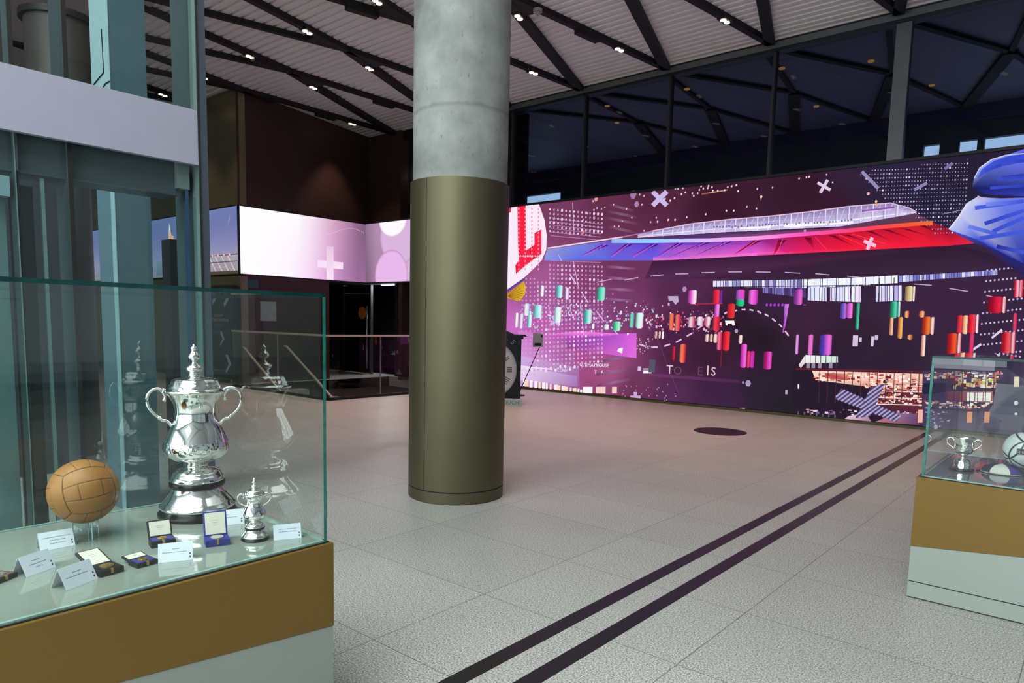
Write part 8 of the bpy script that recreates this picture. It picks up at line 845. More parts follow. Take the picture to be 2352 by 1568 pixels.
# small open silver cup in the right case
t = thing('silver_cup', 'small open silver cup with two handles beside the white ball', 'trophy', (-.60, 4.79, ZI))
MB().lathe([(.060, 0), (.063, .003), (.063, .011), (.056, .014)], 48).build('plinth', M_EBONY, t)
MB().lathe([(.046, .014), (.047, .02), (.044, .026), (.043, .05), (.039, .06), (.026, .067), (.015, .072), (.014, .084), (.02, .092), (.034, .098), (.046, .108), (.050, .122), (.049, .15), (.051, .176), (.056, .190), (.057, .195), (.054, .195), (.048, .180), (.046, .15), (.042, .115), (.02, .105), (.001, .103)], 48).build('bowl', M_CHASED, t)
vd = math.atan2(4.79, -.6) - math.pi / 2
for s in (-1, 1):
    pts = catmull([(math.cos(vd) * s * a, math.sin(vd) * s * a, z) for a, z in ((.050, .170), (.060, .184), (.076, .184), (.086, .170), (.082, .152), (.068, .138), (.056, .130), (.047, .118))])
    MB().tube(pts, .0038, 8).build('handle', M_SILVER, t)

# ------------------------------------------------------------------ leather ball
def panel_ball(name, label, loc, r, rot, seam_fn, base, seam, seam_depth, extra_mat=None, N=72, rough=.5):
    me = bpy.data.meshes.new('ball_skin'); bm = bmesh.new()
    verts = {}
    fl = []
    axes = [(Vector((1, 0, 0)), Vector((0, 1, 0)), Vector((0, 0, 1))), (Vector((-1, 0, 0)), Vector((0, -1, 0)), Vector((0, 0, 1))),
            (Vector((0, 1, 0)), Vector((0, 0, 1)), Vector((1, 0, 0))), (Vector((0, -1, 0)), Vector((0, 0, -1)), Vector((1, 0, 0))),
            (Vector((0, 0, 1)), Vector((1, 0, 0)), Vector((0, 1, 0))), (Vector((0, 0, -1)), Vector((-1, 0, 0)), Vector((0, 1, 0)))]
    sv = []
    for fi, (n_, u, v) in enumerate(axes):
        g = []
        for i in range(N + 1):
            row = []
            for j in range(N + 1):
                a, b_ = math.tan((i / N - .5) * math.pi / 2), math.tan((j / N - .5) * math.pi / 2)
                p = (n_ + u * a + v * b_).normalized()
                d = seam_fn(fi, (i / N - .5) * 2, (j / N - .5) * 2, p)
                vv = bm.verts.new(p * (r - seam_depth * max(0, 1 - d) ** 1.0)); row.append(vv); sv.append(max(0, 1 - d))
            g.append(row)
        for i in range(N):
            for j in range(N):
                f_ = bm.faces.new((g[i][j], g[i + 1][j], g[i + 1][j + 1], g[i][j + 1])); f_.smooth = True
    bmesh.ops.recalc_face_normals(bm, faces=bm.faces)
    bm.verts.index_update()
    bm.to_mesh(me); bm.free()
    at = me.attributes.new('seam', 'FLOAT', 'POINT')
    for i, s in enumerate(sv): at.data[i].value = s
    m = mat(name + '_skin', base, rough, 0, .12, 9, bump=.25, bump_scale=110)
    nt = m.node_tree; b = nt.nodes['Principled BSDF']
    a = nt.nodes.new('ShaderNodeAttribute'); a.attribute_name = 'seam'
    mx = nt.nodes.new('ShaderNodeMix'); mx.data_type = 'RGBA'
    src = b.inputs['Base Color'].links[0].from_socket
    nt.links.new(a.outputs['Fac'], mx.inputs[0]); nt.links.new(src, mx.inputs[6]); mx.inputs[7].default_value = (*lin(seam), 1)
    nt.links.new(mx.outputs[2], b.inputs['Base Color'])
    me.materials.append(m)
    o = bpy.data.objects.new(name, me); COL.objects.link(o); o.location = loc; o.rotation_euler = rot
    tag(o, label, 'ball'); return o

def seams18(fi, a, b_, p):
    w_ = .018
    if fi in (2, 3, 4, 5) and False: pass
    d = min(1 - abs(a), 1 - abs(b_))          # face borders
    d = min(d, abs(abs(b_) - .33)) if abs(a) < 1 else d
    # cuts across the middle strip and offsets on the outer ones
    if abs(b_) < .33: d = min(d, abs(a + .42), abs(a - .42))
    return d / w_
# axes are chosen so the strips of the facing side run level
ball_c = Vector((-2.712, .868, ZI + .170))
vdir = (Vector((0, 0, 1.5)) - ball_c).normalized()
ybase = math.atan2(vdir.y, vdir.x)
panel_ball('leather_football', 'old tan leather football with laced panels raised on a clear stand', ball_c, .112, (math.radians(6), math.radians(-14), ybase + .22), seams18, '99672c', '3e2410', .0022)
t = thing('ball_stand', 'clear acrylic ring stand under the old tan leather football', 'stand', (ball_c.x, ball_c.y, ZI))
m = MB()
for r, z0, z1 in ((.042, 0, .066),):
    nseg = 40
    pr = [(r, 0), (r, z1), (r - .004, z1), (r - .004, 0)]
    rings = [[m.bm.verts.new((a * math.cos(2 * math.pi * i / nseg), a * math.sin(2 * math.pi * i / nseg), z)) for i in range(nseg)] for a, z in pr]
    for q in range(4):
        for i in range(nseg):
            f_ = m.bm.faces.new((rings[q][i], rings[q][(i + 1) % nseg], rings[(q + 1) % 4][(i + 1) % nseg], rings[(q + 1) % 4][i])); f_.smooth = True
m.build('stand_ring', M_ACRYL, t)
m = MB()
M_GL = mat('acrylic_glint', 'bfe6e8', .1, 0, .05, spec=1)
for a in (.2, 1.3, 2.6, 4.2): MB().cyl(.040 * math.cos(a), .040 * math.sin(a), 0, .065, .0022, 8).build('edge_glint', M_GL, t)  # pale rods standing in for glints on the clear ring

# ------------------------------------------------------------------ label cards
def card(label, p0, p1, h, lines, tilt=28):
    """p0,p1: ends of the front bottom edge on the deck (left and right as seen)"""
    p0, p1 = Vector(p0), Vector(p1); w_ = (p1 - p0).length; c = (p0 + p1) / 2; rz = math.atan2(p1.y - p0.y, p1.x - p0.x)
    t = thing('label_card', label, 'card', (c.x, c.y, ZI + .0005), rz, 'white label cards in the left case')
    M1 = Rx(math.radians(90 - tilt))        # local card plane x,y -> leaning back
    cf = MB().box(-w_ / 2, w_ / 2, 0, h, -.0008, 0, M=M1).build('card_face', M_CARD, t)
    top = M1 @ Vector((0, h, 0))
    m = MB(); m.bm.verts.ensure_lookup_table()
    ym = top.y; zm = top.z
    q = [(-w_ / 2, ym + .0008, zm), (w_ / 2, ym + .0008, zm), (w_ / 2, ym * 1.9, 0), (-w_ / 2, ym * 1.9, 0)]
    q2 = [(x, y + .0008, z) for x, y, z in q]
    a = [m.bm.verts.new(v) for v in q]; b_ = [m.bm.verts.new(v) for v in q2]
    m.bm.faces.new(a); m.bm.faces.new(b_[::-1])
    for i in range(4): m.bm.faces.new((a[i], a[(i + 1) % 4], b_[(i + 1) % 4], b_[i]))
    m.build('card_back', M_CARD, t)
    m = MB(); k = 0
    for i, (a0, a1) in enumerate(lines):
        y = h * (.66 - .17 * i)
        x = a0 * w_ - w_ / 2
        rnd = random.Random(i * 7 + int(a0 * 100))
        while x < a1 * w_ - w_ / 2:
            l = rnd.uniform(.003, .009); m.box(x, min(x + l, a1 * w_ - w_ / 2), y, y + .0016, 0, .0004, M=M1); x += l + .0014
    m.build('printed_text', M_INK, cf)
    m = MB()
    for y in (.16, .32): MB().box(w_ * .405, w_ * .445, h * y, h * (y + .085), 0, .0005, M=M1).build('printed_crest', M_NAVYINK, cf)
    return t
card('white label card leaning in the middle of three near the case corner front', (-2.42, .61), (-2.46, .70), .064, ((.35, .6), (.22, .78), (.4, .62)))
card('white label card in front of the open black box with cream lid lining', (-2.222, .655), (-2.262, .752), .066, ((.35, .62), (.12, .8)))
card('white label card directly below the old leather football', (-2.655, .712), (-2.65, .815), .062, ((.1, .9), (.3, .75), (.3, .75)))
card('white label card in front of the small navy medal box', (-2.27, .93), (-2.225, 1.022), .062, ((.42, .62), (.12, .84)))
card('white label card beside the miniature trophy by the glass corner', (-2.22, 1.312), (-2.178, 1.398), .056, ((.2, .86), (.2, .84)))
card('white label card half hidden behind the miniature trophy and upright medal box', (-2.545, 1.225), (-2.485, 1.345), .06, ((.3, .6), (.2, .8)))

# ------------------------------------------------------------------ medal boxes
def medal_box(label, loc, rz, w_, d, hb, hl, lid_angle, outer, lining, lid_lining, medal, lid_len=None, mr=.017, round_=.0):
    """front faces local -Y; lid hinged at +Y edge; lid_angle from flat-open (0) to upright (90)"""
    t = thing('medal_box', label, 'box', (loc[0], loc[1], ZI + .0005), rz, 'open medal boxes in the left case')
    MB().box(-w_ / 2, w_ / 2, -d / 2, d / 2, 0, hb).bevel(.002).build('base', outer, t)
    bs = bpy.data.objects[[c.name for c in t.children][-1]]
    MB().box(-w_ / 2 + .005, w_ / 2 - .005, -d / 2 + .005, d / 2 - .004, hb - .004, hb + .0015).build('lining', lining, bs)
    mm = MB().cyl(0, 0, hb + .0012, hb + .005, mr, 28)
    if mr < .02:
        for k in range(8):
            a = k * math.pi / 4
            mm.cyl(mr * math.cos(a), mr * math.sin(a), hb + .0012, hb + .0042, mr * .3, 10)
        mm.cyl(0, 0, hb + .005, hb + .0065, mr * .55, 20)
        mm.box(-.002, .002, mr, mr + .008, hb + .0012, hb + .004)
    mm.build('medal', medal, bs)
    ll = lid_len or d
    H = T(0, d / 2, hb) @ Rx(math.radians(lid_angle))
    ld = MB().box(-w_ / 2, w_ / 2, 0, ll, -hl, 0, M=H).bevel(.002).build('lid', outer, t)
    MB().box(-w_ / 2 + .006, w_ / 2 - .006, .006, ll - .006, -.001, .0015, M=H).build('lid_lining', lid_lining, ld)
    MB().box(-.004, .004, -d / 2 - .0015, -d / 2 + .004, hb * .3, hb + .002).cyl(0, -d / 2, hb, hb + .003, .003, 10).build('clasp', M_MEDAL, t)
    # faint printed maker's lines inside the lid
    m = MB()
    for i in range(3):
        m.box(-w_ * .16 + i * .003, w_ * .16 - i * .003, ll * (.62 - i * .1), ll * (.62 - i * .1) + .001, .0015, .0019, M=H)
    m.build('printed_text', mat('faded_print', 'a9a290', .7), ld)
    return t
RX = math.radians
medal_box('small navy box with short cream lid lining and gold star medal', (-2.448, 1.02), RX(77), .078, .052, .022, .010, 62, M_BOXBLK, M_BOXBLUE, M_SATIN, M_MEDAL, .062, .013)
medal_box('upright royal blue medal box whose tall cream lid shows faint lettering', (-2.325, 1.155), RX(70), .078, .056, .022, .009, 68, M_BOXBLUE, M_BOXBLUE, M_SATIN, M_SMEDAL, .088, .021)
medal_box('open black box with cream lid lining and round gold medal on black velvet', (-2.30, .79), RX(97), .070, .066, .018, .009, 18, M_BOXBLK, M_BLKVEL, M_SATIN, M_MEDAL, .092, .020)
medal_box('small flat black box with blue lining and gold star medal', (-2.295, .895), RX(97), .066, .054, .014, .007, 10, M_BOXBLK, M_BOXBLUE, M_SATIN, M_MEDAL, .042, .013)
medal_box('black box at the picture edge showing brown lining, left of the leaning cards', (-2.46, .545), RX(120), .075, .07, .014, .007, 12, M_BOXBLK, mat('brown_lining', '6a4a44', .6), M_SATIN, M_SMEDAL, .06, .018)

# ------------------------------------------------------------------ right case: white ball, cap, stand
def seam_orbit(fi, a, b_, p):
    # thin black loops like petals around the ball
    d = 9
    for ax in (Vector((1, 0, 0)), Vector((-1, 0, 0)), Vector((0, 1, 0)), Vector((0, -1, 0)), Vector((0, 0, 1)), Vector((0, 0, -1))):
        d = min(d, abs(p.dot(ax) - .56))
    return max(0.0, d / .035 - .6)
wb = panel_ball('white_football', 'white football with thin black curved lines on a clear stand in the right case', (-.318, 4.86, ZI + .147), .103, (.35, .45, .5), seam_orbit, 'd3dbda', '07090a', .0003, N=110, rough=.3)
t = thing('ball_stand', 'small clear stand under the white football in the right case', 'stand', (-.318, 4.86, ZI))
MB().cyl(0, 0, 0, .046, .028, 24, .034).build('stand_ring', M_ACRYL, t)
m = MB()
Mx = T(-.318, 4.86, ZI + .147) @ Rz(math.radians(4)) @ T(.01, -.1045, .004)
m.box(-.045, .045, -.0012, .0012, -.016, .016, M=Mx)
pl = m.build('maker_plate', mat('black_print', '141414', .5), None)
m = MB(); text_bm(m.bm, 'Spurs', .026, Mx @ T(-.018, -.0016, 0) @ UP_NEG_Y, .0003)
pt_ = m.build('plate_lettering', mat('pale_print', 'a8a8a0', .5), pl)
pl.parent = wb; pl.matrix_parent_inverse = (Matrix.Translation(wb.location) @ wb.rotation_euler.to_matrix().to_4x4()).inverted()
# velvet cap: dark, white and purple segments with cord edge
t = thing('velvet_cap', 'purple, white and navy velvet cap lying between the cup and the ball', 'cap', (-.415, 4.86, ZI))
def cap_seg(a0, a1, r=.098, h=.05):
    m = MB(); n1, n2 = 10, 8; g = []
    for i in range(n1 + 1):
        a = a0 + (a1 - a0) * i / n1; row = []
        for j in range(n2 + 1):
            ph = math.pi / 2 * j / n2
            row.append(m.bm.verts.new((r * math.cos(ph) * math.cos(a), r * .8 * math.cos(ph) * math.sin(a), .006 + h * math.sin(ph) ** .9)))
        g.append(row)
    for i in range(n1):
        for j in range(n2):
            f_ = m.bm.faces.new((g[i][j], g[i + 1][j], g[i + 1][j + 1], g[i][j + 1])); f_.smooth = True
    bmesh.ops.remove_doubles(m.bm, verts=m.bm.verts, dist=1e-5)
    return m
cols_ = [mat('navy_velvet', '23263f', .8), mat('white_velvet', 'cfcec2', .8), mat('purple_velvet', '4a3a86', .8)]
k6 = math.pi / 3
for i in range(6):
    cap_seg(-math.pi + i * k6, -math.pi + (i + 1) * k6).build('cap_panel', cols_[(i) % 3], t)
MB().tube([(.1 * math.cos(a * math.pi / 20), .081 * math.sin(a * math.pi / 20), .005) for a in range(41)], .0035, 8).build('cord_edge', mat('twisted_cord', '8d8a80', .7, 0, .6, 120), t)
MB().tube([(-.1, -.02, .004), (-.112, -.03, .006), (-.118, -.034, .004)], .004, 8).build('tassel', cols_[0], t)

# ------------------------------------------------------------------ glass entrance frame at the left
t = thing('entrance_frame', 'tall glazed entrance frame with white fascia and grey mullions behind the trophy case', 'entrance', (-4.2, 1.0, 0))
ox, oy = -4.2, 1.0
def B(x0, x1, y0, y1, z0, z1): return MB().box(x0 - ox, x1 - ox, y0 - oy, y1 - oy, z0, z1)
B(-4.24, -4.2, -.9, 2.03, 2.38, 2.692).bevel(.003).build('fascia_panel', M_PANEL_W, t)
B(-4.5, -4.3, -.9, 1.95, 2.20, 2.40).build('header_beam', M_FIN, t)
B(-4.42, -4.26, 1.93, 2.0, 2.24, 2.40).build('header_bracket', M_FINL, t)
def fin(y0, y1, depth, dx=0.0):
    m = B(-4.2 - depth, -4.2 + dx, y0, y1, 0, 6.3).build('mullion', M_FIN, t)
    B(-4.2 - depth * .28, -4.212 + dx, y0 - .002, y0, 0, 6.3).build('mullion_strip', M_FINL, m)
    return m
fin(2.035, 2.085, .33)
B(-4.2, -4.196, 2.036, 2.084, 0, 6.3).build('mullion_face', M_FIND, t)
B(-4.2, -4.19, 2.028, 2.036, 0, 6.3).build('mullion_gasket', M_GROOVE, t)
fin(1.36, 1.372, .26, -.05); B(-4.25, -4.24, 1.352, 1.374, 0, 2.38).build('mullion_gasket', M_GROOVE, t); B(-4.25, -4.24, 1.352, 1.374, 2.7, 6.3).build('mullion_gasket', M_GROOVE, t)
fin(1.12, 1.132, .16, -.05); B(-4.25, -4.24, 1.114, 1.134, 2.7, 6.3).build('mullion_gasket', M_GROOVE, t)
fin(.4, .412, .2, -.05)
B(-4.26, -4.25, -.9, 2.03, 0.02, 2.2).build('door_glass', M_TINT, t)
B(-4.26, -4.25, -.9, 2.03, 2.7, 6.3).build('upper_glass', M_CLEARF, t)
B(-4.34, -4.32, 1.245, 1.262, .05, 2.19).build('door_edge', mat('pale_edge_metal', '9fb4b4', .25, .5), t)
B(-4.40, -4.38, -.9, 1.10, .05, 2.17).build('door_leaf', mat('frosted_grey_leaf', '75898c', .35, 0, .04), t)
B(-4.42, -4.40, 1.12, 1.23, .05, 2.15).build('door_stile', mat('black_stile', '14140f', .5), t)
B(-4.36, -4.28, 1.02, 1.10, 2.07, 2.17).build('door_sensor', mat('pale_sensor_plastic', '9fb6bc', .4), t)
B(-4.7, -4.0, 2.06, 2.40, 0, .04).build('floor_plate', M_BLACK, t)
# chrome/blue reflective pull strip on the main post
B(-4.33, -4.31, 1.995, 2.015, .0, 2.3).build('pull_bar', mat('blue_steel_bar', '6f86b8', .15, .8), t)

# blue-grey steel column standing behind the entrance glass
t = thing('square_column', 'blue-grey square steel column behind the entrance glass', 'column', (-5.77, 2.2, 0))
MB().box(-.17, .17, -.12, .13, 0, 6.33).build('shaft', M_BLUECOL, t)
MB().box(.10, .172, -.124, -.12, 0, 6.33).build('lit_corner_strip', M_BLUELT, t)  # light on the column corner, put in as a paler strip
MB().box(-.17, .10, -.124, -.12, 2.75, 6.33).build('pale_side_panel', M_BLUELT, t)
m = MB()
for p in ([(.06, 3.52), (.07, 3.22), (-.15, 3.17)], [(.17, 3.14), (.1, 3.14), (-.15, 3.05)], [(.07, 3.02), (.08, 2.8)]):
    m.tube([(x, -.127, z) for x, z in p], .005, 6)
m.build('painted_outline', M_GROOVE, t)

# big round drum seen through the upper glass
t = thing('round_drum', 'wide dark round drum hanging beyond the entrance glass', 'drum', (-8.3, 2.62, 0))
MB().cyl(0, 0, 2.9, 4.36, .30, 64).build('drum_body', mat('dark_drum', '4e4a46', .5), t)
MB().cyl(0, 0, 4.36, 4.42, .34, 64).build('drum_rim', mat('drum_rim', '2a2926', .5), t)
MB().cyl(0, 0, 0, 2.9, .22, 48).build('drum_post', mat('drum_post_grey', '3a3c3c', .5), t)
tag(MB().box(-7.6, -7.4, -1.5, 2.35, 0, 2.7).build('wall_lobby', mat('lobby_wall_grey', '2a2f36', .6, 0, .08, 1)), kind='structure')
tag(MB().box(-12, -7.4, -1.6, -1.4, 0, 6.3).build('wall_lobby_side', mat('lobby_wall_pale', '7c827e', .6, 0, .08, 1)), kind='structure')

# black totem between the posts
t = thing('black_totem', 'tall narrow black totem box standing between the entrance post and the sky screen', 'totem', (-6.08, 2.79, 0))
MB().box(-.08, .08, -.15, .17, 0, 2.12).bevel(.006).build('totem_body', mat('dark_brown_black', '2c282b', .5, 0, .08), t)
MB().box(.08, .084, -.06, -.03, 1.62, 1.65).build('status_light', mat('dull_glass_dot', '6a6a70', .3), t)

# wayfinding sign
t = thing('wayfinding_sign', 'dark navy upright sign with white chevrons beside the stair balustrade', 'sign', (-14.9, 7.62, 0))
MB().box(-.62, .54, 0, .08, .12, 2.16).build('sign_board', mat('navy_sign_board', '0c1220', .35), t)
MB().box(-.7, .6, -.1, .2, 0, .04).build('sign_base', M_STEEL, t)
MB().box(-.4, -.36, .02, .06, .04, .12).box(.3, .34, .02, .06, .04, .12).build('sign_leg', M_STEEL, t)
M_SIGNW = mat('white_sign_paint', 'b9b2bc', .6)
def chevron(cx, cz, s, wd):
    m = MB(); P_ = [(cx - s * .6, cz + s), (cx - s * .6 + wd, cz + s), (cx + s * .4 + wd * .4, cz), (cx - s * .6 + wd * .2, cz - s), (cx - s * .6, cz - s + wd * .5), (cx + s * .4 - wd * .6, cz)]
    m.prism([(x, z) for x, z in P_], 0, .004, M=Matrix(((1, 0, 0, 0), (0, 0, -1, -.001), (0, 1, 0, 0), (0, 0, 0, 1))))
    m.build('chevron', M_SIGNW, t)
chevron(.22, 1.85, .17, .14); chevron(-.32, 1.87, .14, .16); chevron(.02, .99, .16, .08); chevron(.27, .45, .2, .1)
m = MB(); text_bm(m.bm, 'STADIUM', .085, T(-.12, -.003, 1.50) @ UP_NEG_Y); text_bm(m.bm, 'TOUR CONTINUES', .085, T(-.05, -.003, 1.40) @ UP_NEG_Y); m.build('sign_lettering', M_SIGNW, t)
m = MB(); text_bm(m.bm, 'PLAYER', .11, T(-.12, -.003, 1.27) @ UP_NEG_Y); text_bm(m.bm, 'FIRST ENTRY', .12, T(-.02, -.003, 1.13) @ UP_NEG_Y); m.build('sign_lettering', mat('blue_sign_paint', '4a6a9c', .6), t)

# ------------------------------------------------------------------ stairwell
WX0, WX1, WY0, WY1 = -14.5, -10.8, 7.55, 12.0
st = MB()
st.box(WX0 - .1, WX0, WY0, WY1, -2.5, -.01).box(WX0, WX1, WY1, WY1 + .1, -2.5, -.25).box(WX0, WX1, WY0 - .1, WY0, -2.5, -.25).box(WX1, WX1 + .1, WY0, WY1, -2.5, -.25).box(WX0, WX1, WY0, WY1, -2.6, -2.5)
tag(st.build('wall_stairwell', M_DKGREY), kind='structure')
m = MB()
for i in range(9):
    m.box(WX0 + i * .29, WX0 + (i + 1) * .29 + .02, 7.62, 9.35, -1.8, -.17 * (i + 1))
s_ = m.build('staircase', M_FLOOR); tag(s_, 'granite staircase going down inside the glass balustrade', 'stairs')

M_RAIL = mat('satin_steel_rail', 'd4c8bc', .35, .35, .04)
def balustrade(label, p, q, posts):
    p, q = Vector((*p, 0)), Vector((*q, 0)); d = q - p; L2 = d.length; rz = math.atan2(d.y, d.x)
    t = thing('glass_balustrade', label, 'balustrade', p, rz, 'glass balustrades round the stairwell')
    MB().box(0, L2, -.03, .03, 1.165, 1.20).build('top_rail', M_RAIL, t)
    MB().box(.01, L2 - .01, -.006, .006, .05, 1.165).build('glass_pane', M_RAILG, t)
    MB().box(0, L2, -.02, .02, 0, .05).build('bottom_shoe', M_DARKTRIM, t)
    for a in posts: MB().box(a - .008, a + .008, -.014, .014, .02, 1.17).build('post', M_STEEL, t)
    return t
balustrade('glass balustrade with steel top rail along the stair front behind the trophies', (-14.2, 7.5), (-10.80, 7.5), (1.75,))
balustrade('glass balustrade with steel top rail running behind the bronze column', (-10.77, 7.5), (-10.77, 12.1), (1.2, 2.4, 3.6))
def handrail(label, pts, wallx):
    t = thing('stair_handrail', label, 'handrail', pts[0], 0, 'steel handrails down the stairs')
    rel = [tuple(Vector(p_) - Vector(pts[0])) for p_ in pts]
    MB().tube(rel, .028, 12).build('rail', M_RAIL, t)
    x, y, z = pts[1]
    MB().tube([(.12, 0, -.03), (.12, 0, -z)], .016, 10).build('post', M_STEEL, t)
    MB().tube([(-.0, 0, 0), (-.04, 0, -.06), (-.03, 0, -.16)], .02, 8).build('rail_end', M_STEEL, t)
handrail('slanting steel handrail starting nearer the navy sign', [(-14.95, 7.98, .80), (-14.62, 7.98, .80), (-13.02, 7.98, -.14), (-12.8, 7.98, -.24)], 0)
handrail('slanting steel handrail that levels out inside the balustrade corner', [(-14.9, 9.0, .82), (-14.56, 9.0, .82), (-12.8, 9.0, -.21), (-12.72, 9.0, -.21), (-11.9, 9.0, -.19)], 0)

# ------------------------------------------------------------------ back doors
t = thing('glass_door', 'black glass door leaf with round orange sticker below the pink screen', 'door', (-16.6, 12.1, 0))
MB().box(0, 1.22, -.02, .02, .02, 2.34).build('door_leaf', glassmat('black_door_glass', (.25, .27, .3), opaque=.55, opaque_color='14181c'), t)
MB().box(-.03, .02, -.04, .04, 0, 2.42).box(1.2, 1.25, -.04, .04, 0, 2.42).box(0, 1.22, -.04, .04, 2.34, 2.40).build('door_frame', mat('door_frame_grey', '5c5e5c', .4, .4), t)
MB().cyl(0, 0, 0, .004, .17, 32, M=T(.86, -.024, 1.66) @ Rx(RX(90))).build('orange_sticker', mat('orange_sticker', 'e07828', .6), t)
MB().tube([(1.16, -.1, .15), (1.16, -.1, 1.85)], .02, 8).build('door_handle', M_STEEL, t)
o = MB().box(-.28, .28, -.02, .02, -.72, .0).build('wall_poster', mat('poster_navy', '2a3048', .5)); 
fr_ = MB().box(-.15, .15, -.03, .0, -.3, .3).build('poster_print', mat('poster_print', '4a5070', .6, 0, .5, 30), o)
o.location = (-15.3, 13.6, 2.1); tag(o, 'framed poster in the dark corridor beside the black glass door', 'poster')
o = MB().box(-.32, .32, -.05, .05, -.04, .04).build('tube_light', emat('white_tube_glow', 'f4f6ff', 1.5)); o.location = (-15.2, 12.6, 2.47)
tag(o, 'bright white tube light above the dark corridor opening', 'light')
l_ = bpy.data.lights.new('tube_glow', 'AREA'); l_.shape = 'RECTANGLE'; l_.size = .6; l_.size_y = .1; l_.energy = 30; l_.color = (.9, .94, 1)
lo_ = bpy.data.objects.new('tube_glow', l_); COL.objects.link(lo_); lo_.parent = o; lo_.location = (0, 0, -.06); lo_.rotation_euler = (RX(-25), 0, 0)
o = MB().box(-.14, .14, -.02, .02, -.6, .6).build('light_panel', emat('pale_violet_glow', 'a8a8e0', .5)); o.location = (-15.1, 13.7, .6)
tag(o, 'pale violet lit panel low in the dark corridor behind the balustrade', 'light')
# notices on the maroon wall, seen through the trophy case
o = MB().box(0, .012, -.2, .2, -.22, .22).build('wall_notice', mat('notice_white', '9aa0a8', .6)); o.location = (-14.655, 8.6, 1.62)
tag(o, 'pale notice on the maroon wall under the white ribbon screen', 'notice')
o = MB().box(0, .012, -.16, .16, -.09, .09).build('wall_sign', mat('teal_wall_sign', '2c5a62', .5)); o.location = (-14.655, 8.2, 2.22)
tag(o, 'small teal sign high on the maroon wall under the white ribbon screen', 'sign')

# ------------------------------------------------------------------ clock and caption stand
CR = RX(40.35)
t = thing('floor_clock', 'black floor-standing clock with white roman dial half hidden by the column', 'clock', (-8.566, 9.375, 0), CR)
M_CLK = mat('black_painted_iron', '0a1016', .35, .2)
MB().box(-.605, .605, 0, .42, .12, 1.20).build('clock_body', M_CLK, t)
MB().box(-.64, .64, -.03, .45, 1.20, 1.25).prism([(-.71, 0), (.71, 0), (.67, .03), (.47, .035), (.2, .15), (0, .2), (-.2, .15), (-.47, .035), (-.67, .03)], -.42, .05, M=T(0, 0, 1.25) @ Rx(RX(90))).build('pediment', M_CLK, t)
dl = MB().cyl(0, 0, 0, .02, .52, 72, M=T(0, 0, .645) @ Rx(RX(90))).build('dial', mat('white_dial', 'b9bcc0', .4), t)
m = MB()
n_ = 72
rr = [[m.bm.verts.new((r_ * math.cos(2 * math.pi * i / n_), y_, .645 + r_ * math.sin(2 * math.pi * i / n_))) for i in range(n_)] for r_, y_ in ((.515, -.001), (.515, -.03), (.535, -.03), (.535, -.001))]
for q in range(4):
    for i in range(n_): m.bm.faces.new((rr[q][i], rr[q][(i + 1) % n_], rr[(q + 1) % 4][(i + 1) % n_], rr[(q + 1) % 4][i]))
m.build('dial_rim', mat('silver_rim', '8d949a', .3, .6), t)
M_NUM = mat('dark_numerals', '2a2c30', .5)
NUM = ['XII', 'I', 'II', 'III', 'IIII', 'V', 'VI', 'VII', 'VIII', 'IX', 'X', 'XI']
for i, s_ in enumerate(NUM):
    m = MB(); text_bm(m.bm, s_, .14, T(0, -.022, .645) @ Ry(i * math.pi / 6) @ T(0, 0, .39) @ UP_NEG_Y, .001); m.build('dial_numeral', M_NUM, dl)
m = MB()
for i in range(60): m.box(-.003, .003, -.0225, -.021, .48, .495, M=T(0, 0, .645) @ Ry(i * math.pi / 30))
o = m.build('minute_track', M_NUM, dl); o['kind'] = 'stuff'
MB().box(-.012, .012, -.028, -.024, -.05, .42, M=T(0, 0, .645) @ Ry(RX(-140))).build('clock_hand', M_CLK, t)
MB().box(-.016, .016, -.028, -.024, -.05, .3, M=T(0, 0, .645) @ Ry(RX(-60))).build('clock_hand', M_CLK, t)
for i, ch in enumerate('HOTSPURS'):
    a = (i - 3.5) * .21
    m = MB(); text_bm(m.bm, ch, .13, T(0, -.004, .645) @ Ry(a) @ T(0, 0, .67) @ UP_NEG_Y, .001)
    m.build('painted_letter', mat('silver_lettering', '8d949a', .4) if i == 0 else bpy.data.materials['silver_lettering'], t)
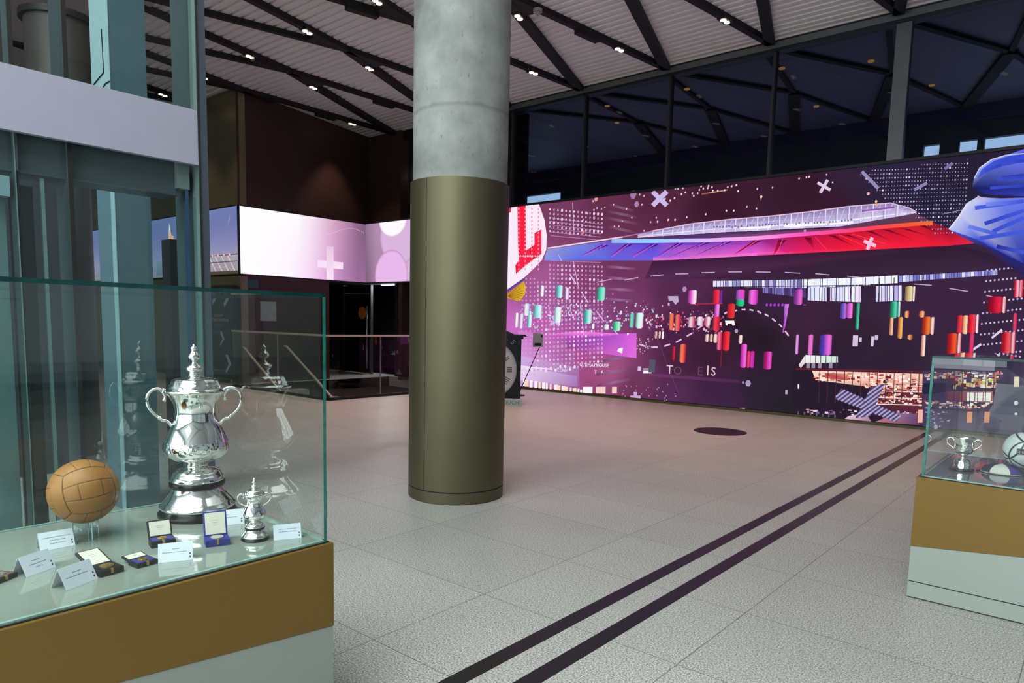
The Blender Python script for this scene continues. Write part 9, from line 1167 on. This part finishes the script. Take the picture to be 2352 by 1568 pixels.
u_ = Vector((math.cos(CR), math.sin(CR), 0)); v_ = Vector((math.sin(CR), -math.cos(CR), 0))
p_ = Vector((-8.566, 9.375, 0)) + v_ * .12
sg = thing('floor_notice', 'low white notice board standing at the foot of the black clock', 'notice', p_, CR)
MB().box(-.64, .64, -.02, .02, 0, .12).build('notice_board', mat('pale_notice', 'a9bcc0', .5), sg)
m = MB(); text_bm(m.bm, 'PLEASE DO NOT TOUCH', .105, T(0, -.022, .06) @ UP_NEG_Y, .001); m.build('notice_lettering', mat('grey_lettering', '59676c', .5), sg)
t = thing('caption_stand', 'thin black stand with small white caption plate beside the floor clock', 'stand', (-9.229, 11.053, 0), CR)
MB().cyl(0, 0, 0, .015, .14, 32).build('stand_foot', M_BLACK, t)
MB().tube([(0, 0, .01), (.42, 0, 1.02)], .009, 8).build('stand_pole', M_BLACK, t)
MB().box(-.105, .105, -.006, .006, -.14, .14, M=T(.38, -.02, 1.15)).build('caption_plate', mat('white_caption', '9da3a6', .5), t)
MB().box(-.07, .07, -.009, -.006, -.11, -.06, M=T(.38, -.02, 1.15)).build('printed_block', M_BLACK, t)
MB().box(.06, .09, -.009, -.006, .06, .11, M=T(.38, -.02, 1.15)).build('printed_mark', M_BLACK, t)

# ------------------------------------------------------------------ facades behind the viewpoint (daylight side)
m = MB()
for i in range(7): m.box(-11.4 + i * 3.3 - .12, -11.4 + i * 3.3 + .12, -7.3, -7.05, 0, 6.3)
m.box(-24, 8, -7.3, -7.05, 5.9, 6.3).box(-24, 8, -7.3, -7.05, 0, .5).box(-24, -11.3, -7.3, -7.2, 0, 6.3)
tag(m.build('wall_back_facade', M_FIN), kind='structure')
m = MB()
for i in range(4): m.box(7.05, 7.3, -6.6 + i * 4.4 - .12, -6.6 + i * 4.4 + .12, 0, 6.3)
m.box(7.05, 7.3, -7.3, 12.4, 5.9, 6.3).box(7.05, 7.3, -7.3, 12.4, 0, .5).box(7.15, 7.3, 6.7, 12.4, 0, 6.3)
tag(m.build('wall_side_facade', M_FIN), kind='structure')
